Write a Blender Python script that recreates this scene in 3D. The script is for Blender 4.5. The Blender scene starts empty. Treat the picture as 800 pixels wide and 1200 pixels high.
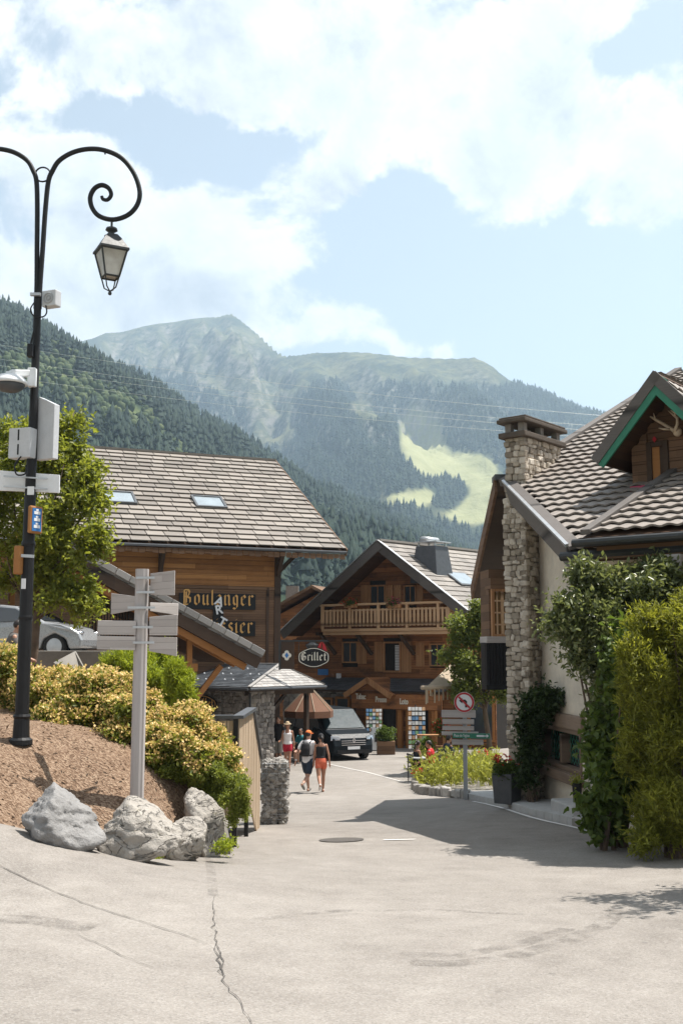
import bpy, bmesh, math, random
import numpy as np
from mathutils import Vector, Matrix
S = bpy.context.scene
COL = S.collection
R = math.radians
Z = Vector((0, 0, 1))
rng = np.random.default_rng(7)
random.seed(7)

# ---------------------------------------------------------------- camera
F = 1250.0
PITCH = math.atan(165 / 1250)
CAMZ = 1.65
CP, SP = math.cos(PITCH), math.sin(PITCH)
def ray(u, v):
    t = (600 - v) / F
    return Vector(((u - 400) / F, CP - t * SP, SP + t * CP))
def at(u, v, Y):
    d = ray(u, v)
    return Vector((0, 0, CAMZ)) + d * (Y / d.y)
def onplane(u, v, p0, n):
    d = ray(u, v); o = Vector((0, 0, CAMZ))
    return o + d * ((p0 - o).dot(n) / d.dot(n))
def proj(p):
    q = Vector(p) - Vector((0, 0, CAMZ))
    d = q.y * CP + q.z * SP
    return 400 + F * q.x / d, 600 - F * (q.z * CP - q.y * SP) / d
cam = bpy.data.objects.new('camera', bpy.data.cameras.new('camera'))
COL.objects.link(cam)
cam.location = (0, 0, CAMZ)
cam.rotation_euler = (math.pi / 2 + PITCH, 0, 0)
cam.data.lens = 37.5; cam.data.sensor_width = 36
cam.data.clip_start = 0.1; cam.data.clip_end = 20000
S.camera = cam
S.view_settings.view_transform = 'Standard'
S.view_settings.look = 'None'
S.view_settings.gamma = 1
S.view_settings.exposure = 1.0
S.cycles.use_denoising = True
S.cycles.max_bounces = 6; S.cycles.diffuse_bounces = 3; S.cycles.glossy_bounces = 3
S.cycles.transmission_bounces = 6; S.cycles.transparent_max_bounces = 12; S.cycles.volume_bounces = 1
S.cycles.sample_clamp_indirect = 6

# ---------------------------------------------------------------- tagging
def tag(o, label=None, cat=None, group=None, kind=None):
    if label: o['label'] = label
    if cat: o['category'] = cat
    if group: o['group'] = group
    if kind: o['kind'] = kind
    return o
def thing(name, label, cat, loc=(0, 0, 0), group=None):
    o = bpy.data.objects.new(name, None); COL.objects.link(o)
    o.location = loc; o.empty_display_size = .3
    return tag(o, label, cat, group)
def copy_tree(o, parent=None):
    c = o.copy(); COL.objects.link(c)
    if parent is not None: c.parent = parent
    for ch in o.children: copy_tree(ch, c)
    return c
def wloc(o):
    p = Vector((0, 0, 0))
    while o is not None:
        p += Vector(o.location); o = o.parent
    return p

# ---------------------------------------------------------------- mesh building
def auto_uv(me):
    n = len(me.polygons)
    if not n: return
    uvl = me.uv_layers.new(name='UVMap')
    nl = len(me.loops)
    co = np.empty(len(me.vertices) * 3, np.float32); me.vertices.foreach_get('co', co); co = co.reshape(-1, 3)
    lv = np.empty(nl, np.int32); me.loops.foreach_get('vertex_index', lv)
    lt = np.empty(n, np.int32); me.polygons.foreach_get('loop_total', lt)
    no = np.empty(n * 3, np.float32); me.polygons.foreach_get('normal', no); no = no.reshape(-1, 3)
    t = np.stack([-no[:, 1], no[:, 0], np.zeros(n)], 1)
    ln = np.linalg.norm(t, axis=1)
    flat = ln < .12
    t[flat] = (1, 0, 0); ln[flat] = 1
    t /= ln[:, None]
    b = np.cross(no, t)
    pi = np.repeat(np.arange(n), lt)
    p = co[lv]
    uv = np.stack([(p * t[pi]).sum(1), (p * b[pi]).sum(1)], 1).astype(np.float32)
    uvl.data.foreach_set('uv', uv.ravel())

class MB:
    def __init__(s): s.v = []; s.f = []; s.m = []; s.mi = 0
    def add(s, vs, fs):
        b = len(s.v)
        s.v += [tuple(v) for v in vs]
        s.f += [tuple(b + i for i in f) for f in fs]
        s.m += [s.mi] * len(fs)
        return s
    def obox(s, o, a, b, c):
        o, a, b, c = Vector(o), Vector(a), Vector(b), Vector(c)
        if a.cross(b).dot(c) < 0: a, b = b, a
        vs = [o, o + a, o + a + b, o + b, o + c, o + a + c, o + a + b + c, o + b + c]
        return s.add(vs, [(0, 3, 2, 1), (4, 5, 6, 7), (0, 1, 5, 4), (1, 2, 6, 5), (2, 3, 7, 6), (3, 0, 4, 7)])
    def box(s, c, sz, rz=0):
        c = Vector(c); M = Matrix.Rotation(rz, 3, 'Z')
        a, b, d = M @ Vector((sz[0], 0, 0)), M @ Vector((0, sz[1], 0)), Vector((0, 0, sz[2]))
        return s.obox(c - (a + b + d) / 2, a, b, d)
    def beam(s, p0, p1, w, h, up=Z):
        p0, p1 = Vector(p0), Vector(p1); d = p1 - p0
        x = d.cross(Vector(up))
        if x.length < 1e-6: x = d.cross(Vector((1, 0, 0)))
        x.normalize(); y = x.cross(d).normalized()
        return s.obox(p0 - x * w / 2 - y * h / 2, d, x * w, y * h)
    def tube(s, pts, r, n=8, caps=True, flat=1.0):
        pts = [Vector(p) for p in pts]; m = len(pts)
        rs = r if isinstance(r, (list, tuple)) else [r] * m
        vs = []; fs = []
        prev = None
        for i, p in enumerate(pts):
            d = (pts[min(i + 1, m - 1)] - pts[max(i - 1, 0)])
            if d.length < 1e-9: d = Vector((0, 0, 1))
            d.normalize()
            if prev is None:
                x = d.cross(Z)
                if x.length < 1e-3: x = d.cross(Vector((1, 0, 0)))
            else:
                x = prev - d * prev.dot(d)
            x.normalize(); prev = x; y = d.cross(x)
            for k in range(n):
                a = 2 * math.pi * k / n
                vs.append(p + x * (rs[i] * math.cos(a)) + y * (rs[i] * flat * math.sin(a)))
        for i in range(m - 1):
            for k in range(n):
                fs.append((i * n + k, i * n + (k + 1) % n, (i + 1) * n + (k + 1) % n, (i + 1) * n + k))
        if caps:
            fs.append(tuple(range(n - 1, -1, -1))); fs.append(tuple((m - 1) * n + k for k in range(n)))
        return s.add(vs, fs)
    def prism(s, poly, ext):
        poly = [Vector(p) for p in poly]; ext = Vector(ext); n = len(poly)
        vs = poly + [p + ext for p in poly]
        fs = [tuple(range(n - 1, -1, -1)), tuple(range(n, 2 * n))]
        fs += [(i, (i + 1) % n, n + (i + 1) % n, n + i) for i in range(n)]
        return s.add(vs, fs)
    def lathe(s, prof, c, n=16, sx=1, sy=1):
        c = Vector(c); vs = []; fs = []; m = len(prof)
        for r, z in prof:
            for k in range(n):
                a = 2 * math.pi * k / n
                vs.append(c + Vector((r * sx * math.cos(a), r * sy * math.sin(a), z)))
        for i in range(m - 1):
            for k in range(n):
                fs.append((i * n + k, i * n + (k + 1) % n, (i + 1) * n + (k + 1) % n, (i + 1) * n + k))
        fs.append(tuple(range(n - 1, -1, -1))); fs.append(tuple((m - 1) * n + k for k in range(n)))
        return s.add(vs, fs)
    def ball(s, c, rad, n=12, m=8, jit=0, M=None):
        c = Vector(c); rad = Vector(rad) if not isinstance(rad, (int, float)) else Vector((rad,) * 3)
        vs = [Vector((0, 0, -1))]; fs = []
        for i in range(1, m):
            t = math.pi * i / m - math.pi / 2
            for k in range(n):
                a = 2 * math.pi * k / n
                vs.append(Vector((math.cos(t) * math.cos(a), math.cos(t) * math.sin(a), math.sin(t))))
        vs.append(Vector((0, 0, 1)))
        for k in range(n): fs.append((0, 1 + (k + 1) % n, 1 + k))
        for i in range(m - 2):
            for k in range(n):
                a = 1 + i * n; b = a + n
                fs.append((a + k, a + (k + 1) % n, b + (k + 1) % n, b + k))
        t = 1 + (m - 1) * n
        for k in range(n): fs.append((t, t - n + k, t - n + (k + 1) % n))
        out = []
        for v in vs:
            q = Vector((v.x * rad.x, v.y * rad.y, v.z * rad.z)) * (1 + random.uniform(-jit, jit))
            out.append(c + (M @ q if M else q))
        return s.add(out, fs)
    def stone(s, c, sz, ax, ay, az, jit=.12):
        # a rounded, uneven block: chamfered box
        c = Vector(c); vs = []
        def P(x, y, z):
            k = .62 + random.uniform(-jit, jit)
            return x, y, z, k
        idx = {}
        for sx in (-1, 1):
            for sy in (-1, 1):
                for sz_ in (-1, 1):
                    k = [random.uniform(.55, .82) for _ in range(3)]
                    g = [random.uniform(.86, 1.05) for _ in range(3)]
                    for a in range(3):
                        co = [sx * k[0] * g[0], sy * k[1] * g[1], sz_ * k[2] * g[2]]
                        co[a] = (sx, sy, sz_)[a] * g[a] * .95
                        idx[(sx, sy, sz_, a)] = len(vs)
                        vs.append(c + ax * (co[0] * sz[0] / 2) + ay * (co[1] * sz[1] / 2) + az * (co[2] * sz[2] / 2))
        fs = []
        for a in range(3):
            for sg in (-1, 1):
                o = [i for i in range(3) if i != a]
                q = []
                for s1, s2 in ((-1, -1), (1, -1), (1, 1), (-1, 1)):
                    k = [0, 0, 0]; k[a] = sg; k[o[0]] = s1; k[o[1]] = s2
                    q.append(idx[(k[0], k[1], k[2], a)])
                fs.append(tuple(q))
        for a in range(3):
            o = [i for i in range(3) if i != a]
            for s1 in (-1, 1):
                for s2 in (-1, 1):
                    q = []
                    for e, b in ((-1, o[0]), (1, o[0]), (1, o[1]), (-1, o[1])):
                        k = [0, 0, 0]; k[a] = e; k[o[0]] = s1; k[o[1]] = s2
                        q.append(idx[(k[0], k[1], k[2], b)])
                    fs.append(tuple(q))
        for sx in (-1, 1):
            for sy in (-1, 1):
                for sz_ in (-1, 1):
                    fs.append(tuple(idx[(sx, sy, sz_, a)] for a in range(3)))
        return s.add(vs, fs)
    def build(s, name, mats, parent=None, smooth=False, bev=0, recalc=True, sub=0, label=None, bevseg=2):
        off = wloc(parent) if parent is not None else Vector((0, 0, 0))
        me = bpy.data.meshes.new(name)
        me.from_pydata(s.v, [], s.f)
        if not isinstance(mats, (list, tuple)): mats = [mats]
        for m in mats: me.materials.append(m)
        if len(mats) > 1: me.polygons.foreach_set('material_index', np.array(s.m, np.int32))
        if recalc:
            bm = bmesh.new(); bm.from_mesh(me)
            bmesh.ops.recalc_face_normals(bm, faces=bm.faces)
            bm.to_mesh(me); bm.free()
        me.update()
        auto_uv(me)
        if parent is None:
            off = Vector(s.origin) if hasattr(s, 'origin') else Vector((0, 0, 0))
        if off.length: me.transform(Matrix.Translation(-off))
        if smooth: me.polygons.foreach_set('use_smooth', np.ones(len(me.polygons), bool))
        o = bpy.data.objects.new(name, me); COL.objects.link(o)
        if parent is not None: o.parent = parent
        else: o.location = off
        if bev:
            b = o.modifiers.new('bevel', 'BEVEL'); b.width = bev; b.segments = bevseg; b.limit_method = 'ANGLE'; b.angle_limit = R(40)
        if sub:
            b = o.modifiers.new('sub', 'SUBSURF'); b.levels = sub; b.render_levels = sub
        if label: o['label'] = label
        return o

def np_mesh(name, V, Fc, mat, parent=None, smooth=False, cols=None, origin=None):
    """V (n,3) float, Fc (m,k) int all faces of one size"""
    me = bpy.data.meshes.new(name)
    V = np.asarray(V, np.float32); Fc = np.asarray(Fc, np.int32)
    off = np.zeros(3)
    if parent is not None: off = np.array(wloc(parent))
    elif origin is not None: off = np.array(origin)
    V = V - off.astype(np.float32)
    m, k = Fc.shape
    me.vertices.add(len(V)); me.vertices.foreach_set('co', V.ravel())
    me.loops.add(m * k); me.loops.foreach_set('vertex_index', Fc.ravel())
    me.polygons.add(m)
    me.polygons.foreach_set('loop_start', np.arange(0, m * k, k, dtype=np.int32))
    try: me.polygons.foreach_set('loop_total', np.full(m, k, np.int32))
    except Exception: pass
    if smooth: me.polygons.foreach_set('use_smooth', np.ones(m, bool))
    if cols is not None:
        a = me.color_attributes.new('mask', 'FLOAT_COLOR', 'POINT')
        c = np.ones((len(V), 4), np.float32); c[:, :cols.shape[1]] = cols
        a.data.foreach_set('color', c.ravel())
    me.materials.append(mat)
    me.update(calc_edges=True); me.validate()
    o = bpy.data.objects.new(name, me); COL.objects.link(o)
    if parent is not None: o.parent = parent
    elif origin is not None: o.location = origin
    return o

def vnoise(x, y, seed=0):
    xi = np.floor(x).astype(np.int64); yi = np.floor(y).astype(np.int64)
    xf = x - xi; yf = y - yi
    xf = xf * xf * (3 - 2 * xf); yf = yf * yf * (3 - 2 * yf)
    def h(a, b):
        n = (a * 374761393 + b * 668265263 + seed * 1442695041) & 0xffffffff
        n = ((n ^ (n >> 13)) * 1274126177) & 0xffffffff
        return ((n ^ (n >> 16)) & 0xffff) / 65535.0
    return (h(xi, yi) * (1 - xf) + h(xi + 1, yi) * xf) * (1 - yf) + (h(xi, yi + 1) * (1 - xf) + h(xi + 1, yi + 1) * xf) * yf
def fbm(x, y, o=5, seed=0, gain=.5):
    s = 0; a = 1; t = 0
    for i in range(o):
        s = s + a * (vnoise(x * 2 ** i + 17.3 * i, y * 2 ** i - 9.1 * i, seed + i) * 2 - 1); t += a; a *= gain
    return s / t

# ---------------------------------------------------------------- materials
def sock(node, name):
    for s in node.inputs:
        if s.name == name and s.enabled: return s
    return node.inputs[name]
class NT:
    def __init__(s, tree): s.t = tree
    def n(s, typ, ins=None, **kw):
        nd = s.t.nodes.new('ShaderNode' + typ)
        for k, v in kw.items(): setattr(nd, k, v)
        for k, v in (ins or {}).items():
            sk = nd.inputs[k] if isinstance(k, int) else sock(nd, k)
            if isinstance(v, bpy.types.NodeSocket): s.t.links.new(v, sk)
            else:
                if sk.type == 'RGBA' and len(v) == 3: v = (*v, 1)
                sk.default_value = v
        return nd
    def math(s, op, a, b=0, c=None, clamp=False):
        nd = s.n('Math', {0: a, 1: b} if c is None else {0: a, 1: b, 2: c}, operation=op); nd.use_clamp = clamp
        return nd.outputs[0]
    def mix(s, f, a, b, blend='MIX'):
        nd = s.n('Mix', data_type='RGBA', blend_type=blend)
        for sk, v in ((nd.inputs[0], f), (nd.inputs[6], a), (nd.inputs[7], b)):
            if isinstance(v, bpy.types.NodeSocket): s.t.links.new(v, sk)
            else: sk.default_value = (*v, 1) if (sk.type == 'RGBA' and len(v) == 3) else v
        return nd.outputs[2]
    def ramp(s, f, stops, interp='LINEAR'):
        nd = s.n('ValToRGB', {0: f}); cr = nd.color_ramp; cr.interpolation = interp
        while len(cr.elements) < len(stops): cr.elements.new(.5)
        for e, (p, c) in zip(cr.elements, stops):
            e.position = p; e.color = (*c, 1) if len(c) == 3 else c
        return nd.outputs[0]
    def rng(s, v, a, b, c=0., d=1.):
        nd = s.n('MapRange', {0: v, 1: a, 2: b, 3: c, 4: d}); return nd.outputs[0]
    def noise(s, vec, scale, detail=4, rough=.55, dist=0):
        return s.n('TexNoise', {'Vector': vec, 'Scale': scale, 'Detail': detail, 'Roughness': rough, 'Distortion': dist}).outputs[0]
    def scale(s, vec, xyz):
        return s.n('Mapping', {'Vector': vec, 'Scale': xyz}).outputs[0]
def newmat(name):
    m = bpy.data.materials.new(name); m.use_nodes = True
    t = NT(m.node_tree); m.node_tree.nodes.clear()
    out = t.n('OutputMaterial'); b = t.n('BsdfPrincipled')
    m.node_tree.links.new(b.outputs[0], out.inputs[0])
    t.b = b; t.out = out; t.lk = m.node_tree.links.new
    t.tc = t.n('TexCoord')
    return m, t
def setb(t, **kw):
    for k, v in kw.items():
        k = k.replace('_', ' ')
        sk = t.b.inputs[k]
        if isinstance(v, bpy.types.NodeSocket): t.lk(v, sk)
        else: sk.default_value = (*v, 1) if (sk.type == 'RGBA' and len(v) == 3) else v
def bump(t, h, st=.3, d=.02):
    nd = t.n('Bump', {'Height': h, 'Strength': st, 'Distance': d})
    t.lk(nd.outputs[0], t.b.inputs['Normal'])
def plain(name, c, rough=.6, metal=0, var=.25, vs=6, bs=0, bscale=40, spec=.5, coat=0):
    """paint, plaster, metal...: colour with uneven wear"""
    m, t = newmat(name)
    n1 = t.noise(t.tc.outputs['Object'], vs, 6, .6)
    n2 = t.noise(t.tc.outputs['Object'], vs * 7, 4, .6)
    f = t.math('ADD', t.math('MULTIPLY', n1, .65), t.math('MULTIPLY', n2, .35))
    lo = tuple(x * (1 - var) for x in c); hi = tuple(min(1, x * (1 + var)) for x in c)
    setb(t, Base_Color=t.ramp(f, [(.3, lo), (.7, hi)]), Roughness=t.rng(n2, .3, .7, max(0, rough - .1), min(1, rough + .1)), Metallic=float(metal), Specular_IOR_Level=spec)
    if coat: setb(t, Coat_Weight=coat, Coat_Roughness=.06)
    if bs: bump(t, t.noise(t.tc.outputs['Object'], bscale, 5, .6), bs, .02)
    return m
def wood(name, c1, c2, width=0.16, vertical=False, rough=.72, gap=.035, gapc=.35, grain=1.0, stain=None):
    m, t = newmat(name)
    uv = t.tc.outputs['UV']
    sep = t.n('SeparateXYZ', {0: uv})
    a, b = (sep.outputs[0], sep.outputs[1]) if vertical else (sep.outputs[1], sep.outputs[0])
    q = t.math('DIVIDE', a, width); cell = t.math('FLOOR', q); fr = t.math('FRACT', q)
    seg = t.math('FLOOR', t.math('ADD', t.math('DIVIDE', b, 2.9), t.math('MULTIPLY', cell, .37)))
    cv = t.n('CombineXYZ', {0: cell, 1: seg}).outputs[0]
    rnd = t.n('TexWhiteNoise', {'Vector': cv}, noise_dimensions='2D').outputs[0]
    gv = t.n('CombineXYZ', {0: t.math('MULTIPLY', a, 38), 1: t.math('MULTIPLY', b, 2.2), 2: t.math('MULTIPLY', rnd, 37)}).outputs[0]
    g = t.noise(gv, 1.0, 5, .62, .4)
    big = t.noise(t.n('CombineXYZ', {0: t.math('MULTIPLY', a, 2), 1: t.math('MULTIPLY', b, 1.1)}).outputs[0], 1.0, 4, .6)
    f = t.math('ADD', t.math('ADD', t.math('MULTIPLY', g, .42 * grain), t.math('MULTIPLY', rnd, .34)), t.math('MULTIPLY', big, .32))
    col = t.ramp(f, [(.22, c1), (.85, c2)])
    if stain: col = t.mix(t.rng(big, .52, .72, 0, .8), col, stain)
    e = t.math('MINIMUM', fr, t.math('SUBTRACT', 1, fr))
    line = t.rng(e, 0, gap, 0, 1)
    col = t.mix(line, tuple(x * gapc for x in c1), col)
    setb(t, Base_Color=col, Roughness=rough, Specular_IOR_Level=.3)
    bump(t, t.math('ADD', t.math('MULTIPLY', line, 1.0), t.math('MULTIPLY', g, .25)), .5, .012)
    return m
def tiles_mat(name, c1, c2, moss=None, rough=.75, sp=.5):
    m, t = newmat(name)
    isl = t.n('NewGeometry').outputs['Random Per Island']
    n1 = t.noise(t.tc.outputs['Object'], .9, 5, .65); n2 = t.noise(t.tc.outputs['Object'], 22, 5, .65)
    f = t.math('ADD', t.math('ADD', t.math('MULTIPLY', isl, .45), t.math('MULTIPLY', n1, .3)), t.math('MULTIPLY', n2, .3))
    col = t.ramp(f, [(.2, c1), (.8, c2)])
    if moss: col = t.mix(t.rng(n1, .55, .72, 0, .6), col, moss)
    setb(t, Base_Color=col, Roughness=rough, Specular_IOR_Level=sp)
    bump(t, n2, .35, .01)
    return m
def stone_mat(name, c1, c2, c3, sc=9, bs=.6, vein=False):
    m, t = newmat(name)
    isl = t.n('NewGeometry').outputs['Random Per Island']
    n1 = t.noise(t.tc.outputs['Object'], sc, 7, .68); n2 = t.noise(t.tc.outputs['Object'], sc * .22, 4, .6, 1.0)
    f = t.math('ADD', t.math('MULTIPLY', isl, .55), t.math('MULTIPLY', n1, .5))
    col = t.ramp(f, [(.2, c1), (.55, c2), (.85, c3)])
    col = t.mix(t.rng(n2, .55, .7, 0, .45), col, tuple(x * .55 for x in c1))
    if vein:
        nv = t.noise(t.scale(t.tc.outputs['Object'], (1, 1, 2.2)), 2.1, 5, .55, 1.6); rv = t.math('ABSOLUTE', t.math('SUBTRACT', nv, .5)); vn = t.rng(rv, 0, .014, 1, 0)
        col = t.mix(t.math('MULTIPLY', vn, .08), col, c1); lich = t.noise(t.tc.outputs['Object'], 11, 5, .7)
        col = t.mix(t.rng(lich, .60, .70, 0, .55), col, (.33, .30, .19)); n1 = t.math('SUBTRACT', n1, t.math('MULTIPLY', vn, .25))
    setb(t, Base_Color=col, Roughness=.88, Specular_IOR_Level=.25)
    bump(t, n1, bs, .05)
    return m
def leaf_mat(name, c1, c2, tip=None, trans=.35, rough=.5):
    m, t = newmat(name)
    isl = t.n('NewGeometry').outputs['Random Per Island']
    n1 = t.noise(t.tc.outputs['Object'], 2.2, 4, .6)
    f = t.math('ADD', t.math('MULTIPLY', isl, .6), t.math('MULTIPLY', n1, .4))
    st = [(.15, c1), (.75, c2)]
    if tip: st.append((.93, tip))
    col = t.ramp(f, st)
    setb(t, Base_Color=col, Roughness=rough, Specular_IOR_Level=.4)
    tr = t.n('BsdfTranslucent', {'Color': t.mix(.5, col, tuple(min(1, x * 1.6) for x in (c2[0] * 1.1, c2[1] * 1.1, c2[2] * .6)))})
    mx = t.n('MixShader', {0: trans})
    t.lk(t.b.outputs[0], mx.inputs[1]); t.lk(tr.outputs[0], mx.inputs[2]); t.lk(mx.outputs[0], t.out.inputs[0])
    return m
def glass_mat(name, tint=(.03, .035, .04), rough=.06):
    m, t = newmat(name)
    n = t.noise(t.tc.outputs['Object'], 1.5, 3)
    setb(t, Base_Color=t.mix(n, tint, tuple(x * 1.8 for x in tint)), Roughness=rough, Specular_IOR_Level=.8, Coat_Weight=.5, Coat_Roughness=.03)
    bump(t, n, .03, .02)
    return m

M = {}
M['black'] = plain('black_paint', (.012, .012, .013), .5, 0, .3, spec=.3)
M['iron'] = plain('dark_iron', (.03, .032, .032), .5, .1, .35)
M['white'] = plain('white_paint', (.72, .73, .74), .45, 0, .08)
M['grey'] = plain('grey_paint', (.33, .34, .35), .5, 0, .12)
M['lgrey'] = plain('galvanised_steel', (.5, .51, .52), .42, .7, .15)
M['dgrey'] = plain('dark_grey_sheet', (.075, .08, .088), .5, .2, .25)
M['concrete'] = plain('concrete', (.19, .175, .155), .9, 0, .3, 1.2, .4, 30)
M['plaster'] = plain('lime_plaster', (.60, .53, .43), .92, 0, .22, 1.1, .5, 25)
M['dark'] = plain('dark_interior', (.018, .014, .011), .9, 0, .4)
M['glass'] = glass_mat('window_glass')
M['green'] = plain('green_paint', (.02, .17, .10), .5, 0, .2)
M['red'] = plain('red_paint', (.42, .012, .02), .45, 0, .15)
M['blue'] = plain('blue_enamel', (.03, .16, .42), .4, 0, .25)
M['chrome'] = plain('chrome', (.6, .6, .62), .18, 1, .1)
M['rubber'] = plain('rubber', (.018, .018, .018), .85, 0, .3)
M['gold'] = plain('ochre_lettering', (.62, .34, .10), .5, 0, .12)
M['cream'] = plain('cream_lettering', (.74, .70, .60), .55, 0, .1)
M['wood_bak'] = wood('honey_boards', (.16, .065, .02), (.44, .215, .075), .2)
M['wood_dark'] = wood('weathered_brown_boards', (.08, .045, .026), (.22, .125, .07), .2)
M['wood_chal'] = wood('old_chalet_boards', (.07, .026, .009), (.44, .19, .075), .22, stain=(.04, .022, .014))
M['timber'] = wood('dark_timber', (.03, .02, .014), (.09, .055, .036), 4)
M['orange'] = wood('varnished_timber', (.25, .10, .03), (.42, .20, .07), 4)
M['shutter'] = wood('shutter_boards', (.26, .12, .05), (.50, .27, .13), .14, True)
M['rail'] = wood('pale_balcony_wood', (.40, .24, .13), (.64, .43, .26), 3)
M['silverwood'] = wood('silvered_larch', (.36, .27, .18), (.58, .45, .32), .105, True, gap=.06)
M['greywood'] = wood('grey_weathered_board', (.34, .305, .285), (.52, .48, .455), .09, gapc=.8)
M['barge'] = wood('grey_bargeboard', (.075, .066, .06), (.17, .152, .14), 3)
M['soffit'] = wood('soffit_boards', (.03, .015, .008), (.09, .043, .02), .14)
M['slate'] = tiles_mat('pale_slate', (.135, .117, .10), (.275, .242, .21), None, .6)
M['slate2'] = tiles_mat('chalet_slate', (.13, .117, .105), (.27, .243, .215), None, .65)
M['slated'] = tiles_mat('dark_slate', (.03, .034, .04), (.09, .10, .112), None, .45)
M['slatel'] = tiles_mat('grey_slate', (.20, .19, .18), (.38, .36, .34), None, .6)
M['pantile'] = tiles_mat('brown_pantile', (.26, .20, .16), (.42, .34, .285), None, .6)
M['stone'] = stone_mat('rubble_stone', (.17, .14, .108), (.43, .37, .295), (.62, .56, .48))
M['stoneg'] = stone_mat('grey_rubble_stone', (.12, .11, .10), (.24, .215, .19), (.34, .31, .28))
M['mortar'] = plain('mortar', (.24, .20, .155), .95, 0, .25, 3, .5, 40)
M['boulder'] = stone_mat('boulder_limestone', (.06, .053, .046), (.23, .208, .182), (.42, .39, .35), 4.5, 1.5, True)
M['pebble'] = stone_mat('gabion_stone', (.13, .12, .11), (.30, .28, .255), (.50, .48, .45), 14)
M['granite'] = plain('granite_kerb', (.40, .395, .385), .85, 0, .18, 3, .5, 60)
M['awning'] = plain('brown_canvas', (.14, .064, .034), .85, 0, .2)
M['canvas'] = plain('beige_canvas', (.36, .29, .21), .9, 0, .15)
M['skin'] = plain('skin', (.42, .23, .155), .55, 0, .1)
M['skin_tan'] = plain('tanned_skin', (.34, .165, .10), .5, 0, .1)
M['hair'] = plain('dark_hair', (.016, .011, .009), .55, 0, .3)
M['bark'] = plain('bark', (.12, .085, .06), .9, 0, .4, 5, .8, 30)
M['roofglass'] = glass_mat('roof_glass_sky_tone', (.20, .23, .25), .12)  # pale base colour stands in for the sky reflected in the panes
M['oldbeam'] = wood('old_brown_beam', (.12, .08, .055), (.30, .22, .16), 4)
M['greywood_plain'] = wood('grey_round_pole', (.34, .31, .295), (.48, .445, .43), 3, True)
M['oldslab'] = plain('weathered_slab', (.085, .066, .05), .9, 0, .35, 4, .5, 40)
M['boxwhite'] = plain('grey_white_box', (.50, .51, .525), .5, 0, .12)
def cloth(name, c): return plain(name, c, .88, 0, .14, 8, .3, 30)
CLOUD_FILL, CLOUD_L, SKY_S, HAZE_D = 3.9, 6.1, .95, .00014
# ---------------------------------------------------------------- sun, sky
SUN_EL, SUN_AZ = R(66), math.atan2(.96, .28)
sd = Vector((math.sin(SUN_AZ) * math.cos(SUN_EL), math.cos(SUN_AZ) * math.cos(SUN_EL), math.sin(SUN_EL)))
sl = bpy.data.lights.new('sun', 'SUN'); sl.energy = 5.0; sl.angle = R(.5); sl.color = (1, .95, .88)
so = bpy.data.objects.new('sun', sl); COL.objects.link(so)
so.rotation_euler = (-sd).to_track_quat('-Z', 'Y').to_euler(); so.location = sd * 60
W = bpy.data.worlds.new('World'); S.world = W; W.use_nodes = True
t = NT(W.node_tree); W.node_tree.nodes.clear(); L = W.node_tree.links.new
wo = t.n('OutputWorld')
sky = t.n('TexSky', sky_type='NISHITA'); sky.sun_disc = False
sky.sun_elevation = SUN_EL; sky.sun_rotation = SUN_AZ; sky.air_density = 1.0; sky.dust_density = 3.0; sky.ozone_density = 1.0; sky.altitude = 1000
tc = t.n('TexCoord')
sp = t.n('SeparateXYZ', {0: tc.outputs['Generated']})
az = t.math('ARCTAN2', sp.outputs[0], sp.outputs[1])
el = t.math('ARCSINE', sp.outputs[2])
def azel(u, v):
    d = ray(u, v).normalized(); return math.atan2(d.x, d.y), math.asin(d.z)
# cloud banks by bearing and height above the horizon: (u, v, half width, half height, weight)
banks = [(60, 40, 260, 90, .62), (470, 30, 250, 120, .68), (330, 118, 170, 48, .42), (720, 150, 240, 120, .62), (790, 245, 170, 55, .42), (590, 180, 80, 45, .3), (330, 232, 130, 62, .55), (60, 250, 150, 95, .6), (230, 355, 130, 48, .52), (100, 350, 170, 70, .55),
         (425, 390, 74, 32, .85), (490, 408, 40, 16, .5), (215, 165, 28, 16, .16), (20, 175, 80, 30, .3),
         (725, 58, 46, 30, -.75), (300, 55, 34, 40, -.4), (275, 165, 110, 26, -.5), (470, 260, 44, 50, -.35), (655, 385, 200, 90, -.5), (560, 300, 100, 60, -.3), (130, 150, 90, 26, -.45), (480, 200, 40, 70, -.4), (250, 190, 60, 24, -.3), (640, 330, 190, 50, -.3)]
vec = t.n('CombineXYZ', {0: az, 1: t.math('MULTIPLY', el, 1.25), 2: 0.3}).outputs[0]
# billow the bank outlines
wq = t.n('TexNoise', {'Vector': vec, 'Scale': 9.0, 'Detail': 6.0, 'Roughness': .6}).outputs[1]
wv = t.n('VectorMath', {0: wq, 1: (.5, .5, .5)}, operation='SUBTRACT').outputs[0]
wsep = t.n('SeparateXYZ', {0: wv})
azw = t.math('ADD', az, t.math('MULTIPLY', wsep.outputs[0], .16)); elw = t.math('ADD', el, t.math('MULTIPLY', wsep.outputs[1], .10))
acc = None
for (u, v, hu, hv, w) in banks:
    a0, e0 = azel(u, v); a1, _ = azel(u + hu, v); _, e1 = azel(u, v - hv)
    dx = t.math('DIVIDE', t.math('SUBTRACT', azw, a0), abs(a1 - a0)); dy = t.math('DIVIDE', t.math('SUBTRACT', elw, e0), abs(e1 - e0))
    r2 = t.math('ADD', t.math('MULTIPLY', dx, dx), t.math('MULTIPLY', dy, dy))
    g = t.math('MULTIPLY', t.math('POWER', 2.718, t.math('MULTIPLY', r2, -.8)), w)
    acc = g if acc is None else t.math('ADD', acc, g)
n1 = t.noise(vec, 7.5, 9, .62, .3); n2 = t.noise(vec, 26, 7, .62)
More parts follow.
